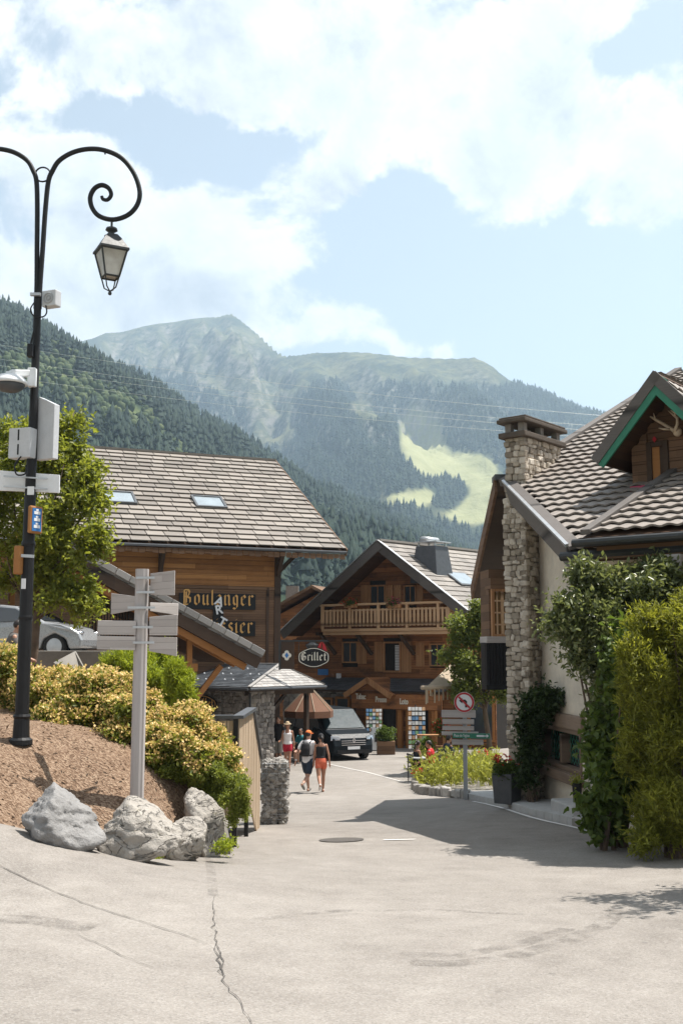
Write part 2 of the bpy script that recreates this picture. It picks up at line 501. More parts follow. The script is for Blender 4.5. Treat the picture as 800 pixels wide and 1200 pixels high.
dens = t.math('ADD', t.math('ADD', acc, t.math('MULTIPLY', t.math('SUBTRACT', n1, .53), 2.3)), t.math('MULTIPLY', t.math('SUBTRACT', n2, .5), .55))
# cloud cover from the banks and noise, before the added fill cloud
mask = t.n('MapRange', {0: dens, 1: .17, 2: .52, 3: 0., 4: 1.}, interpolation_type='SMOOTHSTEP').outputs[0]
body = t.rng(t.noise(vec, 9, 8, .62, .4), .36, .62, .55, 1.0)
thick = t.rng(dens, .55, 1.2, 1.0, .74)
vecb = t.n('VectorMath', {0: vec, 1: (.018, .040, 0)}, operation='ADD').outputs[0]
n1b = t.noise(vecb, 7.5, 9, .62, .3)
shade = t.math('ADD', .92, t.math('MULTIPLY', t.math('SUBTRACT', n1, n1b), 2.1), clamp=True)
lum = t.math('MULTIPLY', t.math('MULTIPLY', t.rng(body, .55, 1, .8, 1), thick), shade)
# unseen cloud added overhead and behind the viewer as neutral fill light
away = t.math('MAXIMUM', t.rng(t.math('ABSOLUTE', az), .40, .75), t.rng(el, .62, .85))
n3 = t.n('MapRange', {0: t.noise(tc.outputs['Generated'], 2.2, 6, .6), 1: .40, 2: .58, 3: 0., 4: 1.}, interpolation_type='SMOOTHSTEP').outputs[0]
mask = t.math('MAXIMUM', mask, t.math('MULTIPLY', away, n3))
gain = t.rng(away, 0, 1, CLOUD_L, CLOUD_FILL)
cloud = t.n('VectorMath', {0: t.ramp(lum, [(.42, (.50, .53, .58)), (.72, (.78, .80, .83)), (.93, (1, .985, .96))]), 3: gain}, operation='SCALE').outputs[0]
skyd = t.n('HueSaturation', {'Saturation': .48, 'Hue': .482, 'Color': sky.outputs[0]}).outputs[0]
skyc = t.n('VectorMath', {0: skyd, 3: SKY_S}, operation='SCALE').outputs[0]
fin = t.mix(mask, skyc, cloud)
bg = t.n('Background', {0: fin, 1: 0.1}); L(bg.outputs[0], wo.inputs[0])
# ---------------------------------------------------------------- ground
def tps(P, lam=1.0):
    P = np.array(P, float); xy = P[:, :2]; n = len(P)
    d = np.linalg.norm(xy[:, None] - xy[None], axis=2)
    K = np.where(d > 0, d * d * np.log(d + 1e-9), 0) + np.eye(n) * lam
    A = np.zeros((n + 3, n + 3)); A[:n, :n] = K; A[:n, n] = 1; A[:n, n + 1:] = xy; A[n, :n] = 1; A[n + 1:, :n] = xy.T
    w = np.linalg.solve(A, np.concatenate([P[:, 2], np.zeros(3)]))
    def f(x, y):
        x = np.asarray(x, float); y = np.asarray(y, float)
        q = np.stack([x.ravel(), y.ravel()], 1)
        dd = np.linalg.norm(q[:, None] - xy[None], axis=2)
        r = np.where(dd > 0, dd * dd * np.log(dd + 1e-9), 0) @ w[:n] + w[n] + q @ w[n + 1:]
        return r.reshape(x.shape)
    return f
road_pts = [(0, -8, .3), (-8, -8, .5), (8, -8, .2), (0, 0, 0), (-5, 1, .1), (6, 1, -.05), (0, 5, -.28), (-5, 6, -.06), (6, 6, -.35), (0, 10, -.68), (5, 10, -.66), (-3, 9.5, -.36), (-7, 9, .12),
            (-3.8, 12.1, -.2), (-3.4, 12.6, -.41), (-2.85, 13.0, -.66), (0, 14, -1.0), (5, 14.5, -.98), (-2, 13.4, -.86), (0, 18, -1.34), (5, 18, -1.2), (0, 22, -1.66), (3, 22, -1.5), (6, 22, -1.35), (0, 26, -1.97), (4, 27, -1.9), (0, 31, -2.27), (-3, 31, -2.3), (5, 33, -2.25), (-2, 37, -2.42), (-6, 38, -2.45), (4, 38, -2.4),
            (0, 43, -2.52), (6, 46, -2.55), (-8, 46, -2.5), (0, 52, -2.65), (-10, 60, -2.75), (12, 60, -2.75), (0, 75, -2.9), (30, 75, -2.9), (-30, 75, -2.9), (30, 40, -2.3), (-30, 40, -2.3), (-3, 18, -1.35), (-3, 26, -2.0), (30, 10, -.5), (-25, 10, .3), (-12, 12, .2), (12, 22, -1.3)]
gzf = tps(road_pts, .08)
def gz(x, y): return float(gzf(np.array([x]), np.array([y]))[0])
def on_ground(u, v, Y):
    p = at(u, v, Y); return Vector((p.x, p.y, gz(p.x, p.y)))
GC = (gz(0, 4), )

m, t = newmat('asphalt'); M['asphalt'] = m
P = t.tc.outputs['Object']
big = t.noise(P, .22, 7, .66, .8); med = t.noise(P, 2.6, 6, .62); fine = t.noise(P, 70, 4, .7); agg = t.n('TexVoronoi', {'Vector': P, 'Scale': 85.0}).outputs[0]
f = t.math('ADD', t.math('ADD', t.math('MULTIPLY', big, .5), t.math('MULTIPLY', med, .28)), t.math('MULTIPLY', fine, .24))
col = t.ramp(f, [(.34, (.145, .129, .114)), (.5, (.228, .206, .184)), (.66, (.31, .284, .256))])
av = t.n('SeparateColor', {0: t.n('TexVoronoi', {'Vector': P, 'Scale': 75.0}).outputs[1]}).outputs[0]
col = t.mix(t.rng(av, .72, .80, 0, .2), col, (.44, .42, .39)); col = t.mix(t.rng(av, .0, .22, .35, 0), col, (.085, .078, .072))
# tyre darkened arcs and stains that belong to the surface
st = t.noise(t.scale(P, (.5, .16, .5)), 1.4, 5, .6, 1.2)
col = t.mix(t.rng(st, .6, .74, 0, .35), col, (.15, .135, .125))
spot = t.n('TexVoronoi', {'Vector': P, 'Scale': 1.7, 'Randomness': 1.0}).outputs[0]
col = t.mix(t.rng(spot, .03, .06, .55, 0), col, (.12, .11, .10))
setb(t, Base_Color=col, Roughness=.86, Specular_IOR_Level=.3)
bump(t, t.math('ADD', t.math('ADD', t.math('MULTIPLY', fine, .5), t.math('MULTIPLY', agg, .5)), t.math('MULTIPLY', med, 1.2)), .42, .012)

def grid_sheet(name, xs, ys, zf, mat, kind='structure', cols=None):
    X, Y = np.meshgrid(xs, ys)
    Zv = zf(X, Y)
    V = np.stack([X, Y, Zv], -1).reshape(-1, 3)
    nx = len(xs); i = np.arange(len(ys) - 1)[:, None] * nx + np.arange(nx - 1)[None]
    Fc = np.stack([i, i + 1, i + nx + 1, i + nx], -1).reshape(-1, 4)
    return tag(np_mesh(name, V, Fc, mat, smooth=True, cols=cols), kind=kind)
xs = np.concatenate([np.linspace(-34, -9, 22)[:-1], np.linspace(-9, 9, 73), np.linspace(9, 34, 22)[1:]])
ys = np.concatenate([np.linspace(-10, 2, 13)[:-1], np.linspace(2, 40, 128), np.linspace(40, 92, 40)[1:]])
road = grid_sheet('road', xs, ys, lambda x, y: gzf(x, y) + .012 * fbm(x * .8, y * .8, 3, 5), M['asphalt'])

# cracks: a sealed joint meandering over the asphalt, as a thin dark strip of tar
M['tar'] = plain('tar_seal', (.075, .066, .058), .8, 0, .5, 20)
def road_z(x, y): return float(gzf(np.array([x]), np.array([y]))[0] + .012 * fbm(np.array([x * .8]), np.array([y * .8]), 3, 5)[0])
def hit_ground(u, v):
    Y = 4.
    d = ray(u, v); lo, hi = 2.0, 90.0
    for _ in range(60):
        mid = (lo + hi) / 2; p = at(u, v, mid)
        if p.z > gz(p.x, p.y): lo = mid
        else: hi = mid
    return at(u, v, lo)
def crack(px, w, seed):
    r = random.Random(seed); pts = [hit_ground(*p) for p in px]
    path = []
    for a, b in zip(pts, pts[1:]):
        n = max(2, int((b - a).length / .09))
        for i in range(n):
            q = a.lerp(b, i / n); path.append(Vector((q.x + r.gauss(0, .009), q.y + r.gauss(0, .009), 0)))
    vs = []; fs = []
    for i, q in enumerate(path):
        d = (path[min(i + 1, len(path) - 1)] - path[max(0, i - 1)]); nrm = Vector((-d.y, d.x, 0)).normalized()
        ww = w * r.uniform(.35, 1.25) * min(1, .3 + 3 * min(i, len(path) - 1 - i) / len(path))
        for sgn in (-1, 1):
            p = q + nrm * ww * sgn; vs.append((p.x, p.y, road_z(p.x, p.y) + .009))
        if i: fs.append((2 * i - 2, 2 * i, 2 * i + 1, 2 * i - 1))
    mb = MB(); mb.add(vs, fs); o = mb.build('road_crack', M['tar'], recalc=False); return tag(o, kind='structure')
crack([(-60, 985), (20, 1025), (90, 1055), (170, 1082), (252, 1108)], .006, 1)
crack([(252, 1108), (262, 1125), (258, 1140), (268, 1150)], .005, 8)
crack([(250, 1050), (254, 1110), (262, 1150), (280, 1172), (300, 1215)], .0045, 2)
crack([(90, 1095), (190, 1140)], .003, 3)
crack([(270, 1080), (420, 1072), (560, 1078)], .0025, 4)
m, t = newmat('tyre_rubber_mark'); P = t.tc.outputs['Object']; setb(t, Base_Color=(.10, .088, .078), Roughness=.85)
tr = t.n('BsdfTransparent'); mx = t.n('MixShader', {0: t.math('MULTIPLY', t.rng(t.noise(P, 5, 6, .7), .42, .62), t.rng(t.noise(P, 60, 3, .6), .35, .6, .05, .42))}); t.lk(tr.outputs[0], mx.inputs[1]); t.lk(t.b.outputs[0], mx.inputs[2]); t.lk(mx.outputs[0], t.out.inputs[0]); M['tyre'] = m
def strip(name, px, w, mat, h=.006):
    P_ = [hit_ground(*p) for p in px]; vs = []; fs = []; path = []
    for a, b in zip(P_, P_[1:]):
        n = max(2, int((b - a).length / .15)); path += [a.lerp(b, i / n) for i in range(n)]
    path.append(P_[-1])
    for i, q in enumerate(path):
        d = path[min(i + 1, len(path) - 1)] - path[max(0, i - 1)]; nn = Vector((-d.y, d.x, 0)).normalized()
        for k in range(4): p = q + nn * w * (k / 3 - .5); vs.append((p.x, p.y, road_z(p.x, p.y) + h))
        if i:
            for k in range(3): j = 4 * i + k; fs.append((j - 4, j, j + 1, j - 3))
    mb = MB(); mb.add(vs, fs); return tag(mb.build(name, mat, recalc=False), kind='structure')
strip('tyre_mark', [(480, 1128), (530, 1130), (600, 1122), (660, 1105), (705, 1085), (725, 1065)], .20, M['tyre'])
strip('tyre_mark', [(470, 1118), (540, 1120), (610, 1108), (665, 1088)], .16, M['tyre'])
strip('tyre_mark', [(300, 1078), (400, 1068), (500, 1066), (640, 1072)], .10, M['tyre'])
strip('tyre_mark', [(-20, 1075), (40, 1078), (110, 1088)], .30, M['tyre'])
strip('tyre_mark', [(244, 1000), (247, 1020), (250, 1050)], .10, M['tyre'])
mb = MB(); c = hit_ground(400, 985)
for k in range(2):
    pts = []
    for i in range(14):
        a = 2 * math.pi * i / 14; x = c.x + .36 * math.cos(a) + k * .0; y = c.y + .36 * math.sin(a); pts.append(Vector((x, y, road_z(x, y) + .012)))
    if k == 0: mb.add(pts, [tuple(range(14))])
tag(mb.build('manhole_cover', M['tar'], recalc=False), 'round dark manhole cover set flush in the pale road', 'manhole cover')
# the worn white line across the road near the chalet
M['paint'] = plain('worn_road_paint', (.72, .70, .67), .7, 0, .15, 4)
mb = MB(); pl = [hit_ground(*p) for p in [(372, 893), (400, 899), (440, 908), (486, 920)]]
path = [a.lerp(b, i / 8) for a, b in zip(pl, pl[1:]) for i in range(8)] + [pl[-1]]
vs = []; fs = []
for i, q in enumerate(path):
    for s_ in (0, .16): vs.append((q.x, q.y + s_, road_z(q.x, q.y + s_) + .012))
    if i: fs.append((2 * i - 2, 2 * i, 2 * i + 1, 2 * i - 1))
mb.add(vs, fs); tag(mb.build('road_marking', M['paint'], recalc=False), kind='structure')
mb = MB(); q = hit_ground(466, 985); vs = [(q.x + dx, q.y + dy, road_z(q.x + dx, q.y + dy) + .012) for dx, dy in ((-.25, -.03), (.24, 0), (.3, .09), (-.2, .06))]
mb.add(vs, [(0, 1, 2, 3)]); tag(mb.build('road_marking', M['paint'], recalc=False), kind='structure')

# the valley floor, one sheet to the horizon
m, t = newmat('meadow_ground'); M['meadow'] = m
n = t.noise(t.tc.outputs['Object'], .02, 6, .6)
setb(t, Base_Color=t.ramp(n, [(.3, (.05, .085, .03)), (.7, (.13, .16, .06))]), Roughness=.95)
gx = np.concatenate([-np.geomspace(6000, 40, 24), np.linspace(-36, 36, 9), np.geomspace(40, 6000, 24)])
gy = np.concatenate([np.linspace(-420, 100, 12), np.geomspace(120, 6000, 26)])
tag(grid_sheet('ground', gx, gy, lambda x, y: np.full(x.shape, -3.6), M['meadow']))

# ---------------------------------------------------------------- hills
def hill_mat(name, soil, g1, g2, rock):
    m, t = newmat(name)
    at_ = t.n('Attribute', attribute_name='mask'); sp_ = t.n('SeparateColor', {0: at_.outputs[0]})
    P = t.tc.outputs['Object']
    n1 = t.noise(P, .006, 8, .62); n2 = t.noise(P, .035, 7, .65)
    f = t.math('ADD', t.math('MULTIPLY', n1, .5), t.math('MULTIPLY', n2, .5))
    grass = t.ramp(f, [(.43, g1), (.62, g2)])
    ground = t.mix(t.rng(n2, .35, .65), soil, tuple(x * 1.9 for x in soil))
    col = t.mix(sp_.outputs[0], ground, grass); col = t.mix(sp_.outputs[2], col, t.ramp(f, [(.3, (.21, .215, .10)), (.7, (.34, .335, .18))]))
    col = t.mix(t.math('MULTIPLY', sp_.outputs[1], t.rng(n2, .4, .62)), col, rock)
    setb(t, Base_Color=col, Roughness=.95, Specular_IOR_Level=.1)
    bump(t, f, .8, 14)
    return m
M['hill'] = hill_mat('forest_hill', (.02, .032, .017), (.055, .08, .03), (.14, .16, .06), (.2, .19, .17))
M['mount'] = hill_mat('alpine_slope', (.02, .03, .021), (.034, .048, .032), (.14, .137, .07), (.24, .225, .20))
M['piste'] = None
U2 = lambda u: (u - 400) / F
def interp(tab, u): return np.interp(u, [p[0] for p in tab], [p[1] for p in tab])
def z_of(v, Y): return CAMZ + Y * ((SP + (600 - v) / F * CP) / (CP - (600 - v) / F * SP))
def uv_of(x, y, z):
    d = y * CP + (z - CAMZ) * SP
    return 400 + F * x / d, 600 - F * ((z - CAMZ) * CP - y * SP) / d

# spur on the near side of the valley, coming down from the upper-left
crestA = [(-900, 60), (-500, 200), (-200, 280), (0, 362), (60, 392), (130, 430), (180, 452), (230, 484), (280, 512), (330, 543), (380, 574), (430, 598), (500, 628), (560, 655), (640, 690), (760, 730)]
yA = [(-900, 1150), (0, 1200), (300, 1380), (560, 1650), (760, 1750)]
def hillA(x, y):
    # column (pixel bearing) of each ground point at eye level
    u = 400 + F * x / (y * CP)
    Yc = interp(yA, u); zc = z_of(interp(crestA, u), Yc)
    tt = np.clip((y - 240) / (Yc - 240), 0, 3)
    up = np.where(tt < 1, .15 * tt + .85 * tt ** 1.25, 1 - .9 * (tt - 1))
    rid = fbm(x * .006 + 3, y * .0022, 5, 11) * 40 + fbm(x * .02, y * .012, 4, 31) * 12
    env = np.clip(tt * 3, 0, 1) * np.clip(1.4 - np.abs(tt - .55) * 1.6, .25, 1)
    return np.maximum(zc * up + rid * env - 4, -4.2)
crestB = [(-500, 470), (-100, 440), (60, 405), (100, 396), (112, 390), (130, 388), (160, 381), (180, 378), (200, 376), (235, 372), (250, 371), (265, 367), (276, 374), (290, 385), (305, 396), (318, 408), (330, 415), (345, 416), (370, 412), (400, 412), (430, 413), (480, 418), (530, 419), (562, 418), (580, 426), (596, 440), (615, 452), (650, 463), (690, 482), (740, 492), (800, 500), (1000, 520), (1300, 560)]
yB = [(-500, 4600), (240, 4500), (300, 4300), (335, 3900), (400, 3700), (560, 3500), (690, 3300), (1300, 3300)]
def hillB(x, y):
    u = 400 + F * x / (y * CP)
    Yc = interp(yB, u); zc = z_of(interp(crestB, u), Yc)
    tt = np.clip((y - 1500) / (Yc - 1500), 0, 2.2)
    conc = np.clip((u - 300) / 60, 0, 1)            # the shoulder is rounder than the peak
    pw = 1.45 - .35 * conc
    up = np.where(tt < 1, .03 + .97 * tt ** pw, 1 - .8 * (tt - 1))
    gul = fbm(x * .0052 + y * .0014, y * .0007 - x * .0003, 7, 3, .58)
    env = np.clip(tt * 2.4, 0, 1) * np.clip((1.0 - tt) * (9 - 5.5 * conc), .02, 1) * (1 - .45 * conc)
    rid = (gul - .25 * np.abs(gul)) * 430 + fbm(x * .02, y * .01, 5, 77) * 60
    # a wooded rib in front of the shoulder and the bowl of the ski slope beside it
    du = (u - (330 + 210 * (1 - tt))) / 60
    rib = np.exp(-du * du) * 85 * np.clip(tt * 3, 0, 1) * np.clip((.85 - tt) * 3, 0, 1)
    db = (u - 535) / 70
    bowl = -np.exp(-db * db) * 70 * np.clip(tt * 4, 0, 1) * np.clip((.7 - tt) * 3, 0, 1)
    smo = 1 - .85 * np.exp(-db * db) * np.clip((.75 - tt) * 4, 0, 1)
    return np.maximum(zc * up + rid * env * smo + rib + bowl, -4.2)
def bearing_grid(u0, u1, nu, y0, y1, ny, p=1.0):
    u = np.linspace(u0, u1, nu); y = y0 + (y1 - y0) * np.linspace(0, 1, ny) ** p
    Ug, Yg = np.meshgrid(u, y); return (Ug - 400) / F * Yg * CP, Yg
def blob(u, v, lst):
    r = np.zeros(u.shape)
    for (a, b, ra, rb, ang, w) in lst:
        c, s_ = math.cos(ang), math.sin(ang); dx, dy = u - a, v - b
        p, q = (dx * c + dy * s_) / ra, (-dx * s_ + dy * c) / rb
        r += w * np.exp(-(p * p + q * q) ** 1.5)
    return r
# open ground: the ski slope, the alp under the summit, glades
openB = [(500, 520, 30, 22, 0, 1.2), (520, 548, 55, 16, .25, 1.4), (556, 560, 24, 46, 0, 1.5), (490, 583, 50, 10, -.1, 1.4), (548, 596, 40, 16, 0, 1.3), (480, 500, 10, 26, .3, .9), (505, 495, 30, 14, 0, .7),
         (240, 410, 120, 34, .15, 1.3), (290, 430, 60, 40, .3, 1.0), (250, 400, 40, 30, .6, .6), (180, 395, 70, 16, .0, .9), (330, 500, 46, 26, -.1, 1.0), (400, 430, 90, 18, 0, 1.0), (420, 470, 18, 40, -.5, .8), (470, 430, 110, 15, 0, .8), (300, 470, 60, 40, .2, .5), (560, 435, 60, 14, .3, .5)]
woodB = [(532, 578, 26, 20, -.2, 2.2), (555, 510, 40, 24, .2, 1.6), (380, 500, 44, 40, .5, 1.2), (440, 540, 50, 36, .5, 1.0), (620, 490, 60, 40, 0, 1.2), (250, 480, 120, 40, .4, .6), (395, 458, 26, 14, .3, .8), (470, 455, 30, 10, .2, .5)]
def openness_B(x, y, z):
    u, v = uv_of(x, y, z)
    o = blob(u, v, openB) - blob(u, v, woodB) + fbm(x * .004, y * .0025, 5, 55) * .5
    hi = np.clip((440 - v) / 60, 0, 1) * .5
    return o + hi
openA = [(90, 470, 90, 20, .35, 1.2), (60, 440, 50, 18, .3, .7), (200, 550, 60, 20, .5, .5), (360, 610, 60, 14, .5, .5)]
def openness_A(x, y, z):
    u, v = uv_of(x, y, z)
    return blob(u, v, openA) * .9 + fbm(x * .012, y * .006, 5, 21) * .8
def make_hill(name, zf, og, args, mat, thr):
    X, Y = bearing_grid(*args); Zv = zf(X, Y)
    op = og(X, Y, Zv); meadow = np.clip((op - thr + .12) / .35, 0, 1)
    gy_, gx_ = np.gradient(Zv); sl_ = np.abs(np.gradient(Zv, axis=0)) / np.maximum(np.gradient(Y, axis=0), 1)
    rock = np.clip((sl_ - .75) * 2.2, 0, 1)
    uu, vv = uv_of(X, Y, Zv); piste = np.clip((blob(uu, vv, openB[:7]) - blob(uu, vv, woodB) + .22 * fbm(X * .01, Y * .004, 4, 5) - .40) / .22, 0, 1) if name == 'mountain' else np.clip((blob(uu, vv, [(255, 402, 40, 26, .6, .9), (325, 505, 40, 14, -.1, .8)]) - .6) * 2, 0, 1) * 0
    cols = np.stack([meadow, rock, piste], -1).reshape(-1, 3)
    V = np.stack([X, Y, Zv], -1).reshape(-1, 3); nx = X.shape[1]
    i = np.arange(X.shape[0] - 1)[:, None] * nx + np.arange(nx - 1)[None]
    Fc = np.stack([i, i + 1, i + nx + 1, i + nx], -1).reshape(-1, 4)
    return tag(np_mesh(name, V, Fc, mat, smooth=True, cols=cols), kind='structure')
make_hill('hill', hillA, openness_A, (-900, 760, 200, 240, 2300, 130), M['hill'], .55)
make_hill('mountain', hillB, openness_B, (-500, 1300, 330, 1480, 5600, 230), M['mount'], .25)

# ---------------------------------------------------------------- far woods
def conifer_t(tiers, n, seed):
    r = random.Random(seed); vs = []; fs = []
    for k in range(tiers):
        z0 = .06 + .8 * k / tiers; z1 = min(1.0, z0 + 1.25 / tiers); rad = .2 * (1 - k / tiers) + .035
        b = len(vs)
        for i in range(n):
            a = 2 * math.pi * (i + r.uniform(-.25, .25)) / n; rr = rad * (r.uniform(.55, .75) if i % 2 else r.uniform(.95, 1.25))
            vs.append((rr * math.cos(a), rr * math.sin(a), z0 + r.uniform(-.02, .03) + (.03 if i % 2 else 0)))
        vs.append((r.uniform(-.01, .01), r.uniform(-.01, .01), z1))
        for i in range(n): fs.append((b + i, b + (i + 1) % n, b + n))
    return np.array(vs), np.array(fs)
def decid_t(seed):
    r = random.Random(seed); bm = bmesh.new(); bmesh.ops.create_icosphere(bm, subdivisions=2, radius=1)
    vs = np.array([v.co[:] for v in bm.verts]); fs = np.array([[v.index for v in f.verts] for f in bm.faces]); bm.free()
    nz = np.array([r.uniform(.78, 1.2) for _ in vs]); vs = vs * nz[:, None] * np.array([.36, .36, .46]); vs[:, 2] += .52
    return vs, fs
def scatter(name, tmpl, pos, hgt, mat, wide=1.0):
    n = len(pos); which = rng.integers(0, len(tmpl), n); VV = []; FF = []; base = 0
    for k, (tv, tf) in enumerate(tmpl):
        s_ = which == k; c = int(s_.sum())
        if not c: continue
        a = rng.uniform(0, 2 * math.pi, c); h = hgt[s_]; w = h * rng.uniform(.8, 1.25, c) * wide
        x = tv[None, :, 0] * np.cos(a)[:, None] - tv[None, :, 1] * np.sin(a)[:, None]; y = tv[None, :, 0] * np.sin(a)[:, None] + tv[None, :, 1] * np.cos(a)[:, None]
        v = np.stack([x * w[:, None] + pos[s_, 0][:, None], y * w[:, None] + pos[s_, 1][:, None], tv[None, :, 2] * h[:, None] + pos[s_, 2][:, None]], -1)
        VV.append(v.reshape(-1, 3)); FF.append((tf[None] + (base + np.arange(c) * len(tv))[:, None, None]).reshape(-1, 3)); base += c * len(tv)
    return tag(np_mesh(name, np.concatenate(VV), np.concatenate(FF), mat), kind='stuff')
def far_leaf(name, c1, c2):
    m, t = newmat(name); isl = t.n('NewGeometry').outputs['Random Per Island']; n = t.noise(t.tc.outputs['Object'], .01, 5, .6)
    setb(t, Base_Color=t.ramp(t.math('ADD', t.math('MULTIPLY', isl, .5), t.math('MULTIPLY', n, .5)), [(.25, c1), (.75, c2)]), Roughness=.8, Specular_IOR_Level=.15); return m
M['spruce'] = far_leaf('spruce_far', (.008, .018, .015), (.026, .042, .029))
M['beech'] = far_leaf('beech_far', (.03, .05, .018), (.085, .105, .042))
def cand(n, u0, u1, y0, y1):
    u = rng.uniform(u0, u1, n); y = np.sqrt(rng.uniform(y0 ** 2, y1 ** 2, n)); return (u - 400) / F * y * CP, y
T3 = [conifer_t(4, 10, s_) for s_ in range(4)]; T2 = [conifer_t(3, 8, s_ + 9) for s_ in range(4)]; TD = [decid_t(s_) for s_ in range(3)]
# spur
x, y = cand(30000, -120, 640, 420, 1800); z = hillA(x, y); u, v = uv_of(x, y, z)
Yc = interp(yA, u); vis = (y < Yc * 1.04) & (u > -60) & (u < 620) & (v < 700)
op = openness_A(x, y, z); k = vis & (op < .45 + rng.uniform(-.12, .12, len(x)))
pos = np.stack([x, y, z - 1], 1)[k]; scatter('forest', T3, pos, 9 + 17 * rng.random(len(pos)) ** 1.3, M['spruce'], 1.05)
k2 = vis & (op > .28) & (rng.random(len(x)) < .6); pos = np.stack([x, y, z - 1], 1)[k2]; scatter('woods', TD, pos, rng.uniform(5, 10, len(pos)), M['beech'], 1.0)
# mountain
x, y = cand(95000, -60, 840, 1550, 4300); z = hillB(x, y); u, v = uv_of(x, y, z)
Yc = interp(yB, u); op = openness_B(x, y, z); alt = np.clip((470 - v) / 60, 0, 1)
k = (y < Yc * 1.01) & (u > -20) & (u < 830) & (op < .2 + rng.uniform(-.15, .12, len(x)) - alt * .35)
pos = np.stack([x, y, z - 2], 1)[k]; scatter('forest', T2, pos, 9 + 20 * rng.random(len(pos)) ** 1.6, M['spruce'], 1.15)
print('mountain trees', k.sum())
# haze
mb = MB(); mb.box((0, 2750, 850), (13000, 6700, 1709.6)); hz = mb.build('haze', [], recalc=False)
m = bpy.data.materials.new('valley_haze'); m.use_nodes = True; t = NT(m.node_tree); m.node_tree.nodes.clear()
out = t.n('OutputMaterial'); pv = t.n('VolumePrincipled', {'Color': (.58, .76, .95), 'Density': HAZE_D, 'Anisotropy': .25})
m.node_tree.links.new(pv.outputs[0], out.inputs['Volume']); hz.data.materials.append(m); tag(hz, kind='stuff')
# ---------------------------------------------------------------- foliage
def norm(a): return a / np.maximum(np.linalg.norm(a, axis=1, keepdims=True), 1e-9)
def leaf_mesh(name, C, D, Nn, Ln, Wd, mat, parent=None, origin=None, fold=.25, kind=None):
    D = norm(D); Sd = norm(np.cross(D, Nn)); Nn = np.cross(Sd, D)
    Ln = Ln[:, None]; Wd = Wd[:, None]
    b = C; tip = C + D * Ln - Nn * Ln * .12; mid = C + D * Ln * .45
    l = mid - Sd * Wd / 2 + Nn * Wd * fold; r = mid + Sd * Wd / 2 + Nn * Wd * fold
    V = np.stack([b, r, tip, l], 1).reshape(-1, 3); n = len(C); i = np.arange(n)[:, None] * 4
    Fc = np.concatenate([i + np.array([[0, 1, 2]]), i + np.array([[0, 2, 3]])])
    return np_mesh(name, V, Fc, mat, parent, origin=origin)
def twigs(lumps, ntw, per, L, sp=.6, a=.7, up=.35, rnd=.5, seed=0, shell=(.78, 1.04), inner=.25, rough=.22, zmin=None, bias=.2, tuft=.5):
    r = np.random.default_rng(seed); c = np.array([l[0] for l in lumps], float); rad = np.array([l[1] for l in lumps], float)
    w = (rad[:, 0] * rad[:, 2] + rad[:, 0] * rad[:, 1] + rad[:, 1] * rad[:, 2]); n0 = int(ntw * 1.7)
    k = r.choice(len(lumps), n0, p=w / w.sum()); d = r.normal(size=(n0, 3)); d[:, 2] += bias; d = norm(d)
    q = r.uniform(shell[0], shell[1], n0); ins = r.random(n0) < inner; q[ins] = r.uniform(.35, .8, ins.sum())
    ph = fbm(d[:, 0] * 2.6 + k * 7.7 + d[:, 2] * 1.3, d[:, 1] * 2.6 + d[:, 2] * 2.1 + seed, 4, seed)
    q = q * (1 + rough * 2 * ph)
    tip = c[k] + rad[k] * d * q[:, None]
    inside = np.zeros(n0, bool)
    for j in range(len(lumps)):
        inside |= (np.linalg.norm((tip - c[j]) / rad[j], axis=1) < .66) & (j != k)
    keep = ~(inside & (r.random(n0) < .8))
    if zmin is not None: keep &= tip[:, 2] > zmin
    tip = tip[keep][:ntw]; d = d[keep][:ntw]; m = len(tip)
    ax = norm(d * a + np.array([0, 0, up]) + r.normal(size=(m, 3)) * rnd * .6)
    j = np.tile(np.arange(per), m); T = np.repeat(tip, per, 0); A = np.repeat(ax, per, 0); Dd = np.repeat(d, per, 0); n = m * per
    pos = T - A * (L * sp * (j[:, None] - .3 + r.uniform(-.3, .3, (n, 1)))) + r.normal(size=(n, 3)) * L * .18
    ld = norm(A * tuft + r.normal(size=(n, 3)) * .55 + np.array([0, 0, .05]))
    nn = norm(Dd * .5 + np.array([0, 0, .75]) + r.normal(size=(n, 3)) * .5)
    return pos, ld, nn, tip, ax, r
def clumps(lumps, m, seed, lo=.26, hi=.46, keep=.55):
    r = np.random.default_rng(seed + 500); out = [(np.array(l[0]), np.array(l[1]) * keep) for l in lumps]
    for c, rad in lumps:
        for k in range(m):
            d = r.normal(size=3); d /= np.linalg.norm(d); q = r.uniform(.55, .92); out.append((np.array(c) + np.array(rad) * d * q, np.array(rad) * r.uniform(lo, hi) * np.array([1.15, 1.15, .85])))
    return out
def lump(u, v, Y, ru, rv, rd=None):
    p = at(u, v, Y); k = Y / F
    return (p, (ru * k, (rd if rd is not None else ru * k * .9), rv * k))
